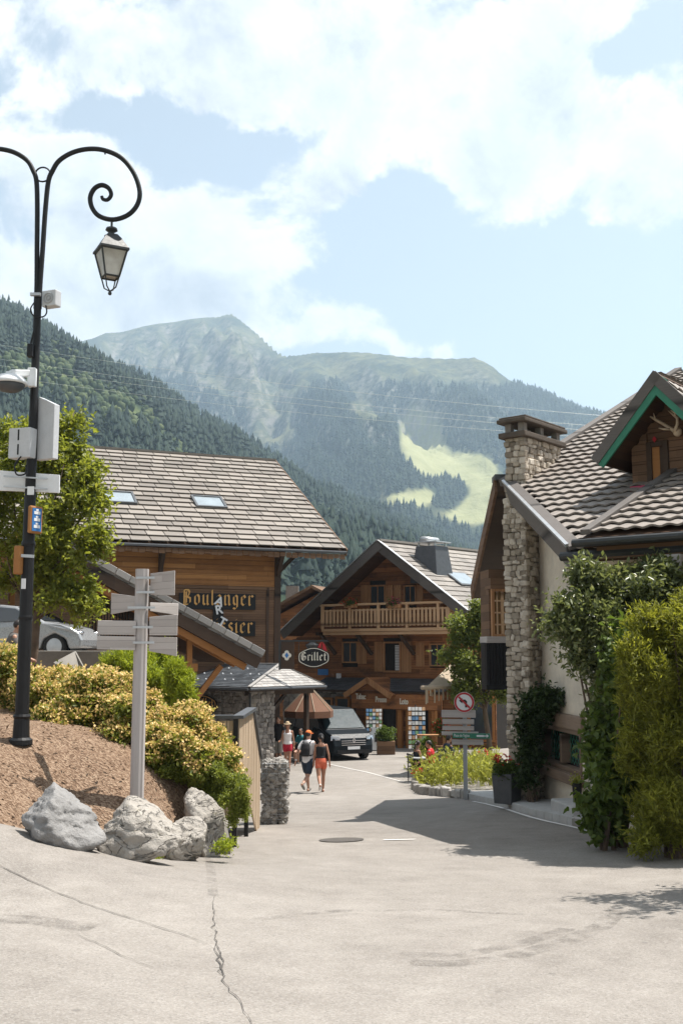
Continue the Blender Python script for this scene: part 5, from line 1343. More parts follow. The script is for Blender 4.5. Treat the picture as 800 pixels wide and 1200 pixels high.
# upper end of the roof
stop_s = 11.0
def lfE(s_): return (eE * s_ / sE + .32) if s_ < 0 else .12     # verge: along the street below the peak, up the slope above it
mb = MB(); pantiles(mb, rp_, lfE, lambda s_: 16.0, sE, stop_s); 
body = MB(); body.add([rp_(eE, sE, -.22), rp_(16, sE, -.22), rp_(16, stop_s, -.22), rp_(0, stop_s, -.22), rp_(0, 0, -.22)] + [rp_(eE, sE, -.03), rp_(16, sE, -.03), rp_(16, stop_s, -.03), rp_(0, stop_s, -.03), rp_(0, 0, -.03)],
    [(4, 3, 2, 1, 0), (5, 6, 7, 8, 9), (0, 1, 6, 5), (1, 2, 7, 6), (2, 3, 8, 7), (3, 4, 9, 8), (4, 0, 5, 9)])
rh_o = body.build('roof', M['soffit'], hou)
mb.build('tile_covering', M['pantile'], rh_o, smooth=False, recalc=False)
mb = MB(); mb.beam(rp_(eE + .02, sE, -.14), rp_(.02, .02, -.14), .06, .42, NN); mb.build('bargeboard', M['barge'], rh_o, bev=.008)
mb = MB(); mb.beam(rp_(eE + .02, sE, .085), rp_(.02, 0, .085), .06, .05, NN); mb.build('verge_trim', M['lgrey'], rh_o); mb = MB(); mb.beam(rp_(eE + .17, sE, .05), rp_(.17, .0, .05), .22, .07, NN); mb.build('verge_flashing', M['barge'], rh_o, bev=.008)
mb = MB(); mb.beam(rp_(.0, .05, .03), rp_(.0, stop_s, .03), .22, .16, NN); mb.build('ridge_flashing', M['barge'], rh_o, bev=.01)
mb = MB(); g0_ = rp_(eE - .1, sE - .06, -.08); mb.tube([g0_, g0_ + rh * 6], .075, 10); mb.build('gutter', M['iron'], rh_o)
# inner valley beside the porch
# far half of the gable
PF = at(582, 563, 23.2); LF = at(554, 690, 28.6)
mb = MB(); dF = LF - PF; sideX = Vector((1, .0, 0)); NF = dF.cross(sideX); NF = (NF if NF.z > 0 else -NF).normalized()
mb.obox(PF - NF * .28, dF, sideX * 5, NF * .26); rf = mb.build('far_roof', M['timber'], hou)
mb = MB(); mb.beam(PF - NF * .12 - sideX * .04, LF - NF * .12 - sideX * .04, .06, .36, NF); mb.build('bargeboard', M['wood_dark'], rf); mb = MB(); mb.obox(PF - sideX * .06 - Vector((0, .12, 0)), Vector((0, .5, 0)), sideX * .8, Z * .12); mb.build('ridge_cap', M['dgrey'], rf)
# column corner and street wall
CC = at(622, 931, 22.3); wA = Vector((-.77, .64, 0)).normalized()
Wp = at(635, 932, 22.9); W2 = Vector((4.5, 19.8, 0)); 
FW = Fr(Wp, (W2 - Vector((Wp.x, Wp.y, 0))), None)
if FW.n.x > 0: FW.n = -FW.n
zgh = -2.2
def zroof(x, y): return P0.z + tanN * (nh.x * (x - P0.x) + nh.y * (y - P0.y)) - .28
aw1 = 4.9
A_ = FW.pt(-3.2, 0); B_ = FW.pt(aw1, 0)
FCc = Fr(B_, rh, -nh)
mb = MB(); hw = FW.rect(636, 846, 681, 897); lz = hw
def wallq(mb, fr, a0, a1, n=8):
    for i in range(n):
        p, q = fr.pt(a0 + (a1 - a0) * i / n, 0), fr.pt(a0 + (a1 - a0) * (i + 1) / n, 0); e = -fr.n * .3
        mb.add([p + Z * zgh, q + Z * zgh, q + Z * zroof(q.x, q.y), p + Z * zroof(p.x, p.y)], [(0, 1, 2, 3)])
# street wall with the window opening
wa0, wa1 = FW.px(635.5, 870)[0], FW.px(681.5, 880)[0]; wz1 = FW.px(636, 846)[1]; wz0 = FW.px(633, 895)[1]
def ztop(a): p = FW.pt(a, 0); return zroof(p.x, p.y)
def wq(a0, a1, z0a, z1a, z1b): mb.add([FW.pt(a0, z0a), FW.pt(a1, z0a), FW.pt(a1, z1b), FW.pt(a0, z1a)], [(0, 1, 2, 3)])
wq(-.6, wa0, zgh, ztop(-.6), ztop(wa0)); wq(wa1, aw1, zgh, ztop(wa1), ztop(aw1)); wq(wa0, wa1, zgh, wz0, wz0); wq(wa0, wa1, wz1, ztop(wa0), ztop(wa1))
for (a, b, z0, z1) in ((wa0, wa0, wz0, wz1), (wa1, wa1, wz0, wz1)): mb.add([FW.pt(a, z0), FW.pt(a, z1), FW.pt(a, z1, -.35), FW.pt(a, z0, -.35)], [(0, 1, 2, 3)])
mb.add([FW.pt(wa0, wz0), FW.pt(wa1, wz0), FW.pt(wa1, wz0, -.35), FW.pt(wa0, wz0, -.35)], [(0, 1, 2, 3)]); mb.add([FW.pt(wa0, wz1), FW.pt(wa1, wz1), FW.pt(wa1, wz1, -.35), FW.pt(wa0, wz1, -.35)], [(0, 1, 2, 3)])
for i in range(8):   # front wall below the eave
    p, q = FCc.pt(9.0 * i / 8, 0), FCc.pt(9.0 * (i + 1) / 8, 0); mb.add([p + Z * zgh, q + Z * zgh, q + Z * zroof(q.x, q.y), p + Z * zroof(p.x, p.y)], [(0, 1, 2, 3)])
wall_h = mb.build('wall', M['plaster'], hou, recalc=False)
mb = MB(); FW.box(mb, wa0 - .05, wa1 + .05, wz0, wz1, -.5, -.36); mb.build('window_back', M['dark'], hou)
mb = MB(); boards(mb, FCc, 0, 9, 1.75, 2.95, .24, .02, .05, (), 41); mb.build('front_boards', M['wood_dark'], wall_h)
# window: rough lintel, sill, frame, green lattice
mb = MB(); FW.box(mb, wa0 - .22, wa1 + .25, wz1 - .02, wz1 + .26, -.1, .10); o = mb.build('lintel', M['oldbeam'], hou, bev=.03)
mb = MB(); FW.box(mb, wa0 - .12, wa1 + .08, wz0 - .15, wz0 + .04, -.2, .16); mb.build('sill', M['oldbeam'], hou, bev=.02)
mb = MB(); FW.frame(mb, wa0, wa1, wz0 + .04, wz1 - .02, -.2, .03, .09); wmid = (wa0 + wa1) / 2; FW.box(mb, wmid - .06, wmid + .06, wz0 + .17, wz1 - .15, -.19, .02); wf = mb.build('street_window', M['oldbeam'], hou, bev=.012)
mb = MB()
for (x0_, x1_) in ((wa0 + .13, wmid - .09), (wmid + .09, wa1 - .13)):
    w, h = x1_ - x0_, wz1 - wz0 - .32; st = .17; k = -h
    while k < w:
        for sg_ in (1, -1):
            pts = []
            s0, s1 = max(0, -k), min(h, w - k)
            if s1 > s0: 
                q0, q1 = (x0_ + k + s0, wz0 + .17 + s0), (x0_ + k + s1, wz0 + .17 + s1)
                if sg_ < 0: q0, q1 = (x0_ + x1_ - q0[0], q0[1]), (x0_ + x1_ - q1[0], q1[1])
                mb.beam(FW.pt(q0[0], q0[1], -.14 + .004 * sg_), FW.pt(q1[0], q1[1], -.14 + .004 * sg_), .008, .008)
        k += st
mb.build('lattice', M['green'], wf)
mb = MB(); FW.box(mb, wa0 + .1, wa1 - .1, wz0 + .1, wz1 - .1, -.24, -.22); mb.build('pane', M['glass'], wf)
# stone column and chimney
def colz(p): return zroof(p.x, p.y) + .2
wl_ = .52; wr_ = .72
FA = Fr(CC, -wA, None); FA = Fr(Vector((CC.x, CC.y, 0)) + wA * wl_, -wA, -nh); FBc = Fr(CC, nh, rh)
zc_base = -1.75
CT = at(622, 560, 23.4)
mb = MB(); c = Vector((CC.x, CC.y, 0)); mb.obox(c + Z * zc_base - rh * 0 + nh * .05 + wA * .05, wA * (wl_ - .1), nh * (wr_ + .5), Z * (4.75 - zc_base)); cm = mb.build('stone_column', M['mortar'], hou)
mb = MB(); stones(mb, FA, 0, wl_, zc_base, 4.9, -.06, .13, 51, (), .16); stones(mb, FBc, 0, wr_ + .3, zc_base, 4.6, -.06, .13, 52, (), .16); mb.build('column_stones', M['stone'], cm)
# chimney stack above the roof
ck = CC + (rh * .02 - wA * 0); ztop_ = at(621, 513, 22.4).z
# left face from the corner towards wA, other face towards nh
ul = 597; 
FA2 = Fr(Vector((ck.x, ck.y, 0)) + wA * .46, -wA, -nh); FB2 = Fr(ck, nh, rh)
wn = FB2.px(656, 540)[0]; wl2 = .46
mb = MB(); c = Vector((ck.x, ck.y, 0)); mb.obox(c + nh * .05 + wA * .05 + Z * 4.3, wA * (wl2 - .1), nh * (wn - .1), Z * (ztop_ - 4.3)); cs = mb.build('chimney', M['mortar'], hou)
mb = MB(); stones(mb, FA2, 0, wl2, 4.4, ztop_, -.06, .13, 53, (), .15); stones(mb, FB2, 0, wn, 4.4, ztop_, -.06, .13, 54, (), .15); mb.build('chimney_stones', M['stone'], cs)
mb = MB(); mb.obox(c - wA * .1 - nh * .13 + Z * ztop_, wA * (wl2 + .2), nh * (wn + .26), Z * .12); mb.obox(c - wA * .12 - nh * .16 + Z * (ztop_ + .32), wA * (wl2 + .24), nh * (wn + .32), Z * .09); mb.obox(c - wA * .1 - nh * .1 + Z * (ztop_ + .412), wA * (wl2 + .2), nh * (wn + .2), Z * .05)
mb.build('cap_slab', M['oldslab'], cs, bev=.02)
mb = MB()
for i in range(2):
    for j in range(3): mb = MB(); mb.obox(c + wA * (.0 + i * (wl2 - .14)) + nh * (j * (wn - .14) / 2) + Z * (ztop_ + .121), wA * .14, nh * .14, Z * .198); mb.build('cap_pillar', M['stoneg'], cs)
# dormer
D0 = at(694, 538, 19.5); aP = 1.22
FD = Fr(D0, rh, -nh); aP, zPk = FD.px(768, 436); a0d, zD0 = 0.0, D0.z
slD = (zPk - zD0) / aP
dor = MB(); back = nh * 5.2
D1 = (rh * aP + Z * (zPk - zD0)); PkD = FD.pt(aP, zPk); D2_ = (rh * aP - Z * (zPk - zD0))
for o_, D in ((FD.pt(0, zD0), D1), (PkD, D2_)):
    N = D.cross(nh); N = (N if N.z > 0 else -N).normalized(); dor.obox(o_ - N * .16, D, back, N * .12)
dr = dor.build('dormer', M['soffit'], hou)
mb = MB()
for o_, D, sgn in ((FD.pt(0, zD0), D1, 1), (PkD + D2_, -D2_, 1)):
    N = D.cross(nh); N = (N if N.z > 0 else -N).normalized()
    fn = lambda e, s_, h, o_=o_, D=D, N=N: o_ + nh * e + D.normalized() * s_ + N * (h - .03)
    pantiles(mb, fn, lambda s_: .1, lambda s_: 5.0, 0, D.length)
mb.build('tile_covering', M['pantile'], dr, smooth=False, recalc=False)
mb = MB(); mb2 = MB(); mb3 = MB()
for o_, D in ((FD.pt(0, zD0), D1), (PkD, D2_)):
    N = D.cross(nh); N = (N if N.z > 0 else -N).normalized()
    mb.beam(o_ - N * .08 - nh * .04, o_ + D - N * .06 - nh * .04, .06, .19, N); mb2.beam(o_ - N * .22 - nh * .02, o_ + D - N * .22 - nh * .02, .05, .13, N)
mb.build('bargeboard', M['barge'], dr); mb2.build('green_fascia', M['green'], dr)
FDw = Fr(D0 + nh * .75, rh, -nh); wa_, wz_ = FDw.px(740, 550); wzb = wz_ - 2.4
q = FDw.rect(757, 519, 785, 583); aPw = aP
mb = MB(); aW1 = 2 * aP - wa_
zt0 = zD0 + slD * wa_ - .25
mb.prism([FDw.pt(wa_, wzb, -.06), FDw.pt(aW1, wzb, -.06), FDw.pt(aW1, zt0, -.06), FDw.pt(aP, zPk - .25, -.06), FDw.pt(wa_, zt0, -.06)], nh * 3); dw = mb.build('dormer_wall', M['wood_dark'], dr)
mb = MB(); boards(mb, FDw, lambda z: max(wa_, (z + .25 - zD0) / slD), lambda z: min(aW1, 2 * aP - (z + .25 - zD0) / slD), wzb, zPk - .3, .19, -.06, .06, [q], 44); mb.build('dormer_boards', M['wood_dark'], dw)
mb = MB(); FDw.frame(mb, q[0], q[1], q[2], q[3], -.1, .05, .1); wo_ = mb.build('dormer_window', M['timber'], dr, bev=.01)
mb = MB(); FDw.box(mb, q[0] + .1, q[0] + .1 + (q[1] - q[0]) * .34, q[2] + .1, q[3] - .1, -.04, .0); mb.build('open_casement', M['orange'], wo_)
mb = MB(); xm = q[0] + .1 + (q[1] - q[0]) * .34; FDw.box(mb, xm, q[1] - .1, q[2] + .1, q[3] - .1, -.09, -.08); mb.build('pane', M['cream'], wo_)
mb = MB(); FDw.box(mb, xm, xm + .14, q[2] + .1, q[3] - .1, -.07, -.01)
for z_ in (.36, .62): FDw.box(mb, xm + .14, q[1] - .1, q[2] + (q[3] - q[2]) * z_, q[2] + (q[3] - q[2]) * z_ + .035, -.06, -.03)
mb.build('glazing_bar', M['timber'], wo_)
ax_, az2 = FDw.px(768, 515.5); mb = MB(); mb.prism([FDw.pt(ax_, az2 - .06, .06), FDw.pt(ax_ + .04, az2, .06), FDw.pt(ax_, az2 + .06, .06), FDw.pt(ax_ - .04, az2, .06)], -nh * .02); mb.build('red_diamond', M['red'], wo_)
tr_ = FDw.rect(740, 571, 762, 576, .2); mb = MB(); FDw.box(mb, tr_[0], tr_[1], tr_[2], tr_[3], .05, .3); o = mb.build('flower_trough', M['flower'], None, bev=.01); tag(o, 'low pink trough under the dormer window', 'trough')
# antlers on the dormer gable
ab, zb_ = FDw.px(791, 506, .15); an = thing('antlers', 'pale stag antlers mounted on the dormer gable', 'antlers', FDw.pt(ab, zb_, .1))
M['bone'] = plain('antler', (.55, .43, .30), .6, 0, .2)
def apx(u, v, o=.2): x, z_ = FDw.px(u, v, o); return FDw.pt(x, z_, o)
mb = MB(); mb.tube([apx(789, 505), apx(785, 502), apx(775, 496), apx(766, 491), apx(758, 486)], [.035, .03, .028, .024, .008], 8); mb.tube([apx(784, 503, .22), apx(777, 503, .3), apx(771, 501.5, .34)], [.026, .02, .006], 7); mb.tube([apx(767, 491), apx(765, 484, .25)], [.02, .006], 7)
mb.tube([apx(790, 505), apx(793, 497), apx(793, 490), apx(788, 486), apx(782, 481)], [.035, .03, .028, .02, .007], 8); mb.tube([apx(791, 489), apx(790, 484, .25), apx(785, 480.5, .3)], [.022, .016, .006], 7); mb.build('antler', M['bone'], an, smooth=True)
mb = MB(); mb.ball(apx(793, 506, .12), (.085, .07, .09), 10, 8); mb.build('skull', M['bone'], an, smooth=True)
# lower roof over the entrance
Q0 = at(679, 628, 16.6); tanP = .405; SP_ = (nh + Z * tanP).normalized(); NP = rh.cross(SP_); NP = (NP if NP.z > 0 else -NP).normalized()
def rq(e, s_, o=0): return Q0 + rh * e + SP_ * s_ + NP * o
mb = MB(); mb.obox(rq(.02, 0, -.2), rh * 9, SP_ * 7.5, NP * .16); ro2 = mb.build('porch_roof', M['soffit'], hou)
mb = MB(); pantiles(mb, rq, lambda s_: .16, lambda s_: 9.0, .1, 7.4); mb.build('tile_covering', M['pantile'], ro2, smooth=False, recalc=False)
mb = MB(); mb.beam(rq(.07, .05, .04), rq(.07, 7.5, .04), .16, .09, NP); mb.build('verge_flashing', M['barge'], ro2, bev=.01)
mb = MB(); g0_ = rq(-.12, -.05, -.1); mb.tube([g0_, g0_ + rh * 9], .065, 10); mb.build('gutter', M['iron'], ro2)
mb = MB(); mb.beam(rq(.15, .25, -.34), rq(9, .25, -.34), .22, .26); mb.build('wall_plate', M['wood_dark'], ro2)
FPp = Fr(rq(0, .25, 0), rh, -nh); xpp, zpp = FPp.px(791, 665); mb = MB(); FPp.box(mb, xpp - .13, xpp + .13, -1.6, Q0.z - .36, -.13, .13); mb.build('porch_post', M['greywood'], ro2, bev=.02)
# bay window on the far end of the street side
FY = Fr(at(577, 700, 24.6), (1, .12), None)
bay = thing('bay_window', 'glazed wooden bay with small panes above a black slatted box', 'bay window', FY.pt(0, 0))
q = FY.rect(575.5, 690, 599, 746); mb = MB(); FY.frame(mb, q[0], q[1], q[2], q[3], -.1, .02, .06); f = mb.build('window', M['shutter'], bay)
mb = MB(); FY.box(mb, q[0] + .06, q[1] - .06, q[2] + .06, q[3] - .06, -.07, -.05); M['amber'] = glass_mat('amber_glass', (.13, .07, .02), .15); mb.build('pane', M['amber'], f)
mb = MB(); xm = q[0] + (q[1] - q[0]) * .55; FY.box(mb, xm - .03, xm + .03, q[2] + .06, q[3] - .06, -.05, .015)
for z_ in (.25, .5, .75): FY.box(mb, q[0] + .06, q[1] - .06, q[2] + (q[3] - q[2]) * z_ - .018, q[2] + (q[3] - q[2]) * z_ + .018, -.048, .01)
for x_ in (.28, .8): FY.box(mb, q[0] + (q[1] - q[0]) * x_ - .015, q[0] + (q[1] - q[0]) * x_ + .015, q[2] + .06, q[3] - .06, -.046, .008)
mb.build('glazing_bar', M['rail'], f)
w0 = FY.rect(573, 748, 600, 752.5); mb = MB(); FY.box(mb, w0[0] - .1, w0[1], w0[2] - .02, w0[3] + .04, -.5, .16); mb.build('sill', M['greywood'], bay, bev=.01)
w0 = FY.rect(574, 677, 602, 690); mb = MB(); FY.box(mb, w0[0], w0[1], w0[2], w0[3], -.5, .03); mb.build('head_board', M['wood_dark'], bay)
w0 = FY.rect(568, 753, 596, 808); mb = MB(); n = 7
for i in range(n): x = w0[0] + (w0[1] - w0[0]) * i / n; FY.box(mb, x + .005, x + (w0[1] - w0[0]) / n - .005, w0[2] + .12, w0[3], .0, .1)
FY.box(mb, w0[0] - .02, w0[1] + .02, w0[2], w0[2] + .12, -.3, .14); FY.box(mb, w0[0], w0[1], w0[2] + .1, w0[3], -.4, -.002); mb.build('slatted_box', M['black'], bay)
mb = MB(); FY.box(mb, FY.px(579, 700)[0], w0[1] + 1, w0[3] - 1, 3.6, -1.3, -.5); mb.build('back_wall', M['wood_dark'], bay)
# house half hidden behind the chalet
FH = Fr(at(338, 700, 66), (.93, -.36), None); hh = thing('village_house', 'brown roofed house half hidden behind the dark chalet', 'building', FH.pt(0, -2.9))
xk, zk = FH.px(372, 690); mb = MB(); mb.prism([FH.pt(xk - 7, -3), FH.pt(xk + 7, -3), FH.pt(xk + 7, zk - 3.7), FH.pt(xk, zk - .3), FH.pt(xk - 7, zk - 3.7)], -FH.n * 9); mb.build('wall', M['wood_chal'], hh)
mb = MB()
for s_ in (-1, 1): D = FH.d * (8 * s_) - Z * 4.0; mb.obox(FH.pt(xk, zk, 1.0), D, -FH.n * 11, Z * .18)
mb.build('roof', M['wood_dark'], hh)
mb = MB(); mb.box(FH.pt(xk - 3.0, zk - .4, -3), (.8, .8, 1.6)); mb.build('chimney', M['stoneg'], hh)
for a_ in (-3.4, -1.2): window(FH, hh, xk + a_, xk + a_ + 1.1, zk - 5.2, zk - 3.9, .04, M['shutter'], (2, 1), .08, .1)
# ================================================================ street lamp
YL = 14.2
def pl(u, v, dy=0): return at(u, v, YL + dy)
b = pl(25, 864); b.z = bz(b.x, b.y); kL = YL / F
lamp = thing('street_lamp', 'tall black double-armed street lamp with scrolled arms and a hanging lantern', 'street lamp', b)
fk = pl(44.5, 335)
mb = MB(); mb.tube([b + Z * -.1, b + Z * .5, b + Z * 3.0, b + Z * 4.4, Vector((b.x, b.y, pl(44.5, 350).z))], [.095, .09, .078, .058, .05], 16); mb.lathe([(.15, -.03), (.15, .03), (.11, .06), (.1, .3), (.115, .33), (.1, .36)], b, 16)
for z_ in (1.62, 2.6): mb.lathe([(.088, z_ - .03), (.093, z_), (.088, z_ + .03)], b, 16)
mb.build('pole', M['black'], lamp, smooth=False)
px_arm = [(46.3, 362), (47.3, 335), (50.5, 290), (53.6, 245), (57, 213), (62, 200), (70, 188), (86, 178.5), (105, 174.5), (124, 176.5), (143, 185.5), (157, 203), (163.8, 224), (161, 240), (150, 252), (133, 257.3), (117, 253.5), (108.5, 244), (106, 231.5), (111, 221), (119.5, 217), (127.5, 220.5), (130.5, 228), (126.5, 234), (121, 233.5), (119.5, 230)]
def smooth(P, n=6):
    P = [Vector(p) for p in P]; out = []
    for i in range(len(P) - 1):
        a, b_, c, d = P[max(i - 1, 0)], P[i], P[i + 1], P[min(i + 2, len(P) - 1)]
        for k in range(n):
            t_ = k / n; out.append(.5 * ((2 * b_) + (c - a) * t_ + (2 * a - 5 * b_ + 4 * c - d) * t_ ** 2 + (3 * b_ - a - 3 * c + d) * t_ ** 3))
    return out + [P[-1]]
axu = pl(44.8, 335).x
arm_pts = smooth([pl(u, v) for u, v in px_arm])
nA = len(arm_pts); rad = [.034 if i < nA * .8 else .034 - .012 * (i - nA * .8) / (nA * .2) for i in range(nA)]
axu = b.x + .0
mir = lambda p: Vector((2 * axu - p.x, p.y, p.z))
lpts = [(131.3, 257), (131.2, 270)]
def lantern(par, f):
    k = kL; c = lambda u, v, dy=0: f(pl(u, v, dy))
    top = c(131, 270)
    mb = MB(); mb.tube([c(131.2, 257), c(131.1, 270)], .016, 8); mb.lathe([(.03, .05), (.075, .03), (.085, 0), (.04, -.03), (.035, -.06), (.10, -.09), (.10, -.115)], top, 14); lt = mb.build('lantern', M['iron'], par)
    o = f(pl(130.5, 293)); zt = o.z; z1 = f(pl(130, 280)).z; zb_ = f(pl(130, 325)).z; w0, w1, wt = .245, .135, .15
    ang = R(28)
    def sq(w, z): return [Vector((o.x + w * math.cos(ang + i * math.pi / 2 + math.pi / 4) * 1.414 * .72, o.y + w * math.sin(ang + i * math.pi / 2 + math.pi / 4) * 1.414 * .72, z)) for i in range(4)]
    mb = MB(); A, B, C = sq(w0 * 1.12, zt), sq(wt, z1), sq(wt * .6, z1 + .06)
    mb.add(A + B + C, [(3, 2, 1, 0)] + [(i, (i + 1) % 4, 4 + (i + 1) % 4, 4 + i) for i in range(4)] + [(4 + i, 4 + (i + 1) % 4, 8 + (i + 1) % 4, 8 + i) for i in range(4)] + [(8, 9, 10, 11)]); mb.obox(sq(w0 * 1.15, zt)[0], sq(w0 * 1.15, zt)[1] - sq(w0 * 1.15, zt)[0], sq(w0 * 1.15, zt)[3] - sq(w0 * 1.15, zt)[0], Z * -.03)
    mb.build('lantern_roof', M['iron'], lt)
    A, B = sq(w0, zt - .03), sq(w1, zb_); mb = MB()
    for i in range(4): mb.tube([A[i], B[i]], .014, 6); mb.tube([B[i], B[(i + 1) % 4]], .014, 6); mb.tube([A[i], A[(i + 1) % 4]], .014, 6)
    e = Vector((o.x, o.y, zb_ - .2))
    for i in range(4): mb.tube([B[i], B[i].lerp(e, .35) - Z * .08, B[i].lerp(e, .85) - Z * .02, e], .010, 6)
    mb.ball(e - Z * .03, .028, 8, 6); mb.build('lantern_frame', M['iron'], lt)
    A, B = sq(w0 * .97, zt - .035), sq(w1 * .96, zb_ + .01); mb = MB(); mb.add(A + B, [(i, (i + 1) % 4, 4 + (i + 1) % 4, 4 + i) for i in range(4)] + [(7, 6, 5, 4)]); mb.build('lantern_glass', M['lampglass'], lt)
M['lampglass'], t = newmat('frosted_lamp_glass'); n = t.noise(t.tc.outputs['Object'], 9, 5); setb(t, Base_Color=t.ramp(n, [(.3, (.55, .5, .43)), (.7, (.72, .68, .6))]), Roughness=.35, Transmission_Weight=.45)
for f in (lambda p: p, mir):
    mb = MB(); mb.tube([f(p) for p in arm_pts], rad, 10); 
    q = f(pl(123.5, 176)); mb.tube([q, q - Z * .06], .012, 6)
    ar = mb.build('scroll_arm', M['black'], lamp, smooth=True); lantern(ar, f)
c = pl(47.2, 204.5); c.x = axu; mb = MB(); mb.tube([c + Vector((.105 * math.cos(a), 0, .105 * math.sin(a))) for a in np.linspace(0, 2 * math.pi, 33)], .012, 6); mb.build('ring', M['black'], lamp)
mb = MB()
for (u, v, w, h) in ((32.5, 570, 8, 10), (25.5, 678, 5, 12)): p = pl(u, v, -.09); mb.obox(p, Vector((w * kL, -.004, 0)), Vector((0, 0, -h * kL)), Vector((0, .012, 0)))
mb.build('sticker', M['white'], lamp)
# things fixed to the lamp post
def on_post(name, label, cat, u, v): return thing(name, label, cat, pl(u, v, -.1))
o = on_post('loudspeaker', 'square white loudspeaker with round grille clamped high on the lamp post', 'loudspeaker', 57, 348)
Fl = Fr(pl(57, 348, -.05), (.93, -.36), None); a_, z_ = Fl.px(57, 349)
mb = MB(); Fl.box(mb, a_ - .11, a_ + .115, z_ - .115, z_ + .115, -.14, 0); hs = mb.build('housing', M['boxwhite'], o, bev=.015)
mb = MB(); pts = [Fl.pt(a_ + .07 * math.cos(t_), z_ + .07 * math.sin(t_), .004) for t_ in np.linspace(0, 2 * math.pi, 25)]; mb.tube(pts, .012, 6); pts = [Fl.pt(a_ + .03 * math.cos(t_), z_ + .03 * math.sin(t_), .004) for t_ in np.linspace(0, 2 * math.pi, 17)]; mb.tube(pts, .012, 6); mb.build('grille', M['grey'], hs)
mb = MB(); mb.beam(pl(36, 345, -.06), pl(48, 345, -.06), .05, .04); mb.build('clamp', M['lgrey'], o); mb = MB(); mb.tube(smooth([pl(40, 355, -.06), pl(36, 363, -.08), pl(41, 371, -.06), pl(51, 371, -.1), pl(55, 366, -.08), pl(54, 358, -.05)]), .010, 6); mb.build('cable', M['black'], o)
o = on_post('junction_box', 'small black junction box strapped to the lamp post above the camera', 'box', 36, 411); mb = MB(); p = pl(36, 411, -.1); mb.box(p, (.075, .09, .18)); mb.build('housing', M['black'], o, bev=.01); mb = MB(); mb.tube([p + Z * .09, p + Z * .3 + Vector((.04, 0, 0))], .012, 6); mb.build('cable', M['black'], o)
o = on_post('security_camera', 'white dome security camera on a bracket off the lamp post', 'camera', 15, 447)
mb = MB(); q = pl(12, 446, -.25); mb.lathe([(.06, .09), (.16, .06), (.235, -.02), (.235, -.05)], q, 20); mb.build('housing', M['white'], o, smooth=True); mb = MB(); mb.lathe([(.20, -.05), (.19, -.09), (.13, -.14), (.05, -.16)], q, 20); mb.build('dome', M['dgrey'], o, smooth=True)
mb = MB(); mb.beam(q + Z * .1, pl(38, 438, -.05), .1, .09); mb.beam(q + Z * .12, q + Z * .06, .1, .1); mb.box(pl(38.5, 443, -.05), (.11, .14, .26)); mb.build('bracket', M['white'], o, bev=.012)
o = on_post('equipment_box', 'white box with two dark slots strapped to the lamp post', 'box', 22, 518)
Fb = Fr(pl(23, 518, -.12), (.96, -.28), None); q = Fb.rect(11, 502, 35, 535.5); mb = MB(); Fb.box(mb, q[0], q[1], q[2], q[3], -.16, 0); hs = mb.build('housing', M['boxwhite'], o, bev=.01)
mb = MB(); x = q[0] + (q[1] - q[0]) * .42
for z0_, z1_ in ((.1, .45), (.58, .94)): Fb.box(mb, x, x + .022, q[2] + (q[3] - q[2]) * z0_, q[2] + (q[3] - q[2]) * z1_, -.01, .004)
mb.build('slot', M['black'], hs); mb = MB(); mb.tube(smooth([pl(25, 535, -.15), pl(18, 545, -.2), pl(20, 556, -.2), pl(30, 555, -.15), pl(31, 545, -.12)]), .011, 6); mb.build('cable', M['black'], o)
o = on_post('beacon_housing', 'tall white housing with pointed top on the lamp post', 'housing', 52, 505)
Fb = Fr(pl(52, 505, -.02), (.9, -.43), None); q = Fb.rect(43, 476, 62, 537); mb = MB(); w = q[1] - q[0]; prof = [(q[0], q[2]), (q[1], q[2]), (q[1], q[3]), (q[0] + w * .12, q[3] + .13), (q[0], q[3])]
mb.prism([Fb.pt(x, z_, 0) for x, z_ in prof], -Fb.n * .11); mb.build('housing', M['boxwhite'], o, bev=.008)
o = on_post('direction_sign', 'long white direction board seen from behind on the lamp post', 'sign', 20, 565)
A = [pl(-45, 548, .1), pl(70, 556.5, -.05), pl(69.5, 577.5, -.05), pl(-45, 573, .1)]; mb = MB(); mb.prism(A, Vector((0, .035, 0))); mb.build('board', M['white'], o, bev=.004)
mb = MB()
for v in (559, 571): mb.beam(pl(5, v - 1, -.03), pl(56, v + 2, -.08), .03, .02)
mb.build('bracket', M['lgrey'], o)
o = on_post('map_sign', 'small blue pictogram sign with brown edge on the lamp post', 'sign', 43, 609)
Fb = Fr(pl(43, 609, -.12), (.55, .83), None); Fb.n = Vector((.83, -.55, 0)); q = Fb.rect(36.5, 592, 50, 626); mb = MB(); Fb.box(mb, q[0], q[1], q[2], q[3], -.06, 0); mb.build('board', M['orange'], o, bev=.02)
mb = MB(); m_ = .03; Fb.box(mb, q[0] + m_, q[1] - m_, q[2] + m_, q[3] - m_, 0, .006); bf = mb.build('blue_face', M['blue'], o); mb = MB()
for z_ in (.25, .5, .75): zc = q[2] + (q[3] - q[2]) * z_; xc = (q[0] + q[1]) / 2; Fb.box(mb, xc - .05, xc + .05, zc - .02, zc + .02, .006, .01); Fb.box(mb, xc - .02, xc + .02, zc + .025, zc + .05, .006, .01)
mb.build('pictogram', M['white'], bf)
o = on_post('info_plate', 'narrow brown-edged plate seen edge-on low on the lamp post', 'sign', 20, 656)
Fb = Fr(pl(20, 656, -.1), (.25, -.97), None); Fb.n = Vector((-.97, -.25, 0)); mb = MB(); c = pl(20, 656, -.12); mb.obox(c - Vector((.05, 0, .19)), Vector((.09, -.04, 0)), Vector((.1, .3, 0)), Z * .38); mb.build('board', M['orange'], o, bev=.02); mb = MB(); mb.beam(pl(22, 651, -.1), pl(40, 652, -.1), .04, .04); mb.build('clamp', M['lgrey'], o)

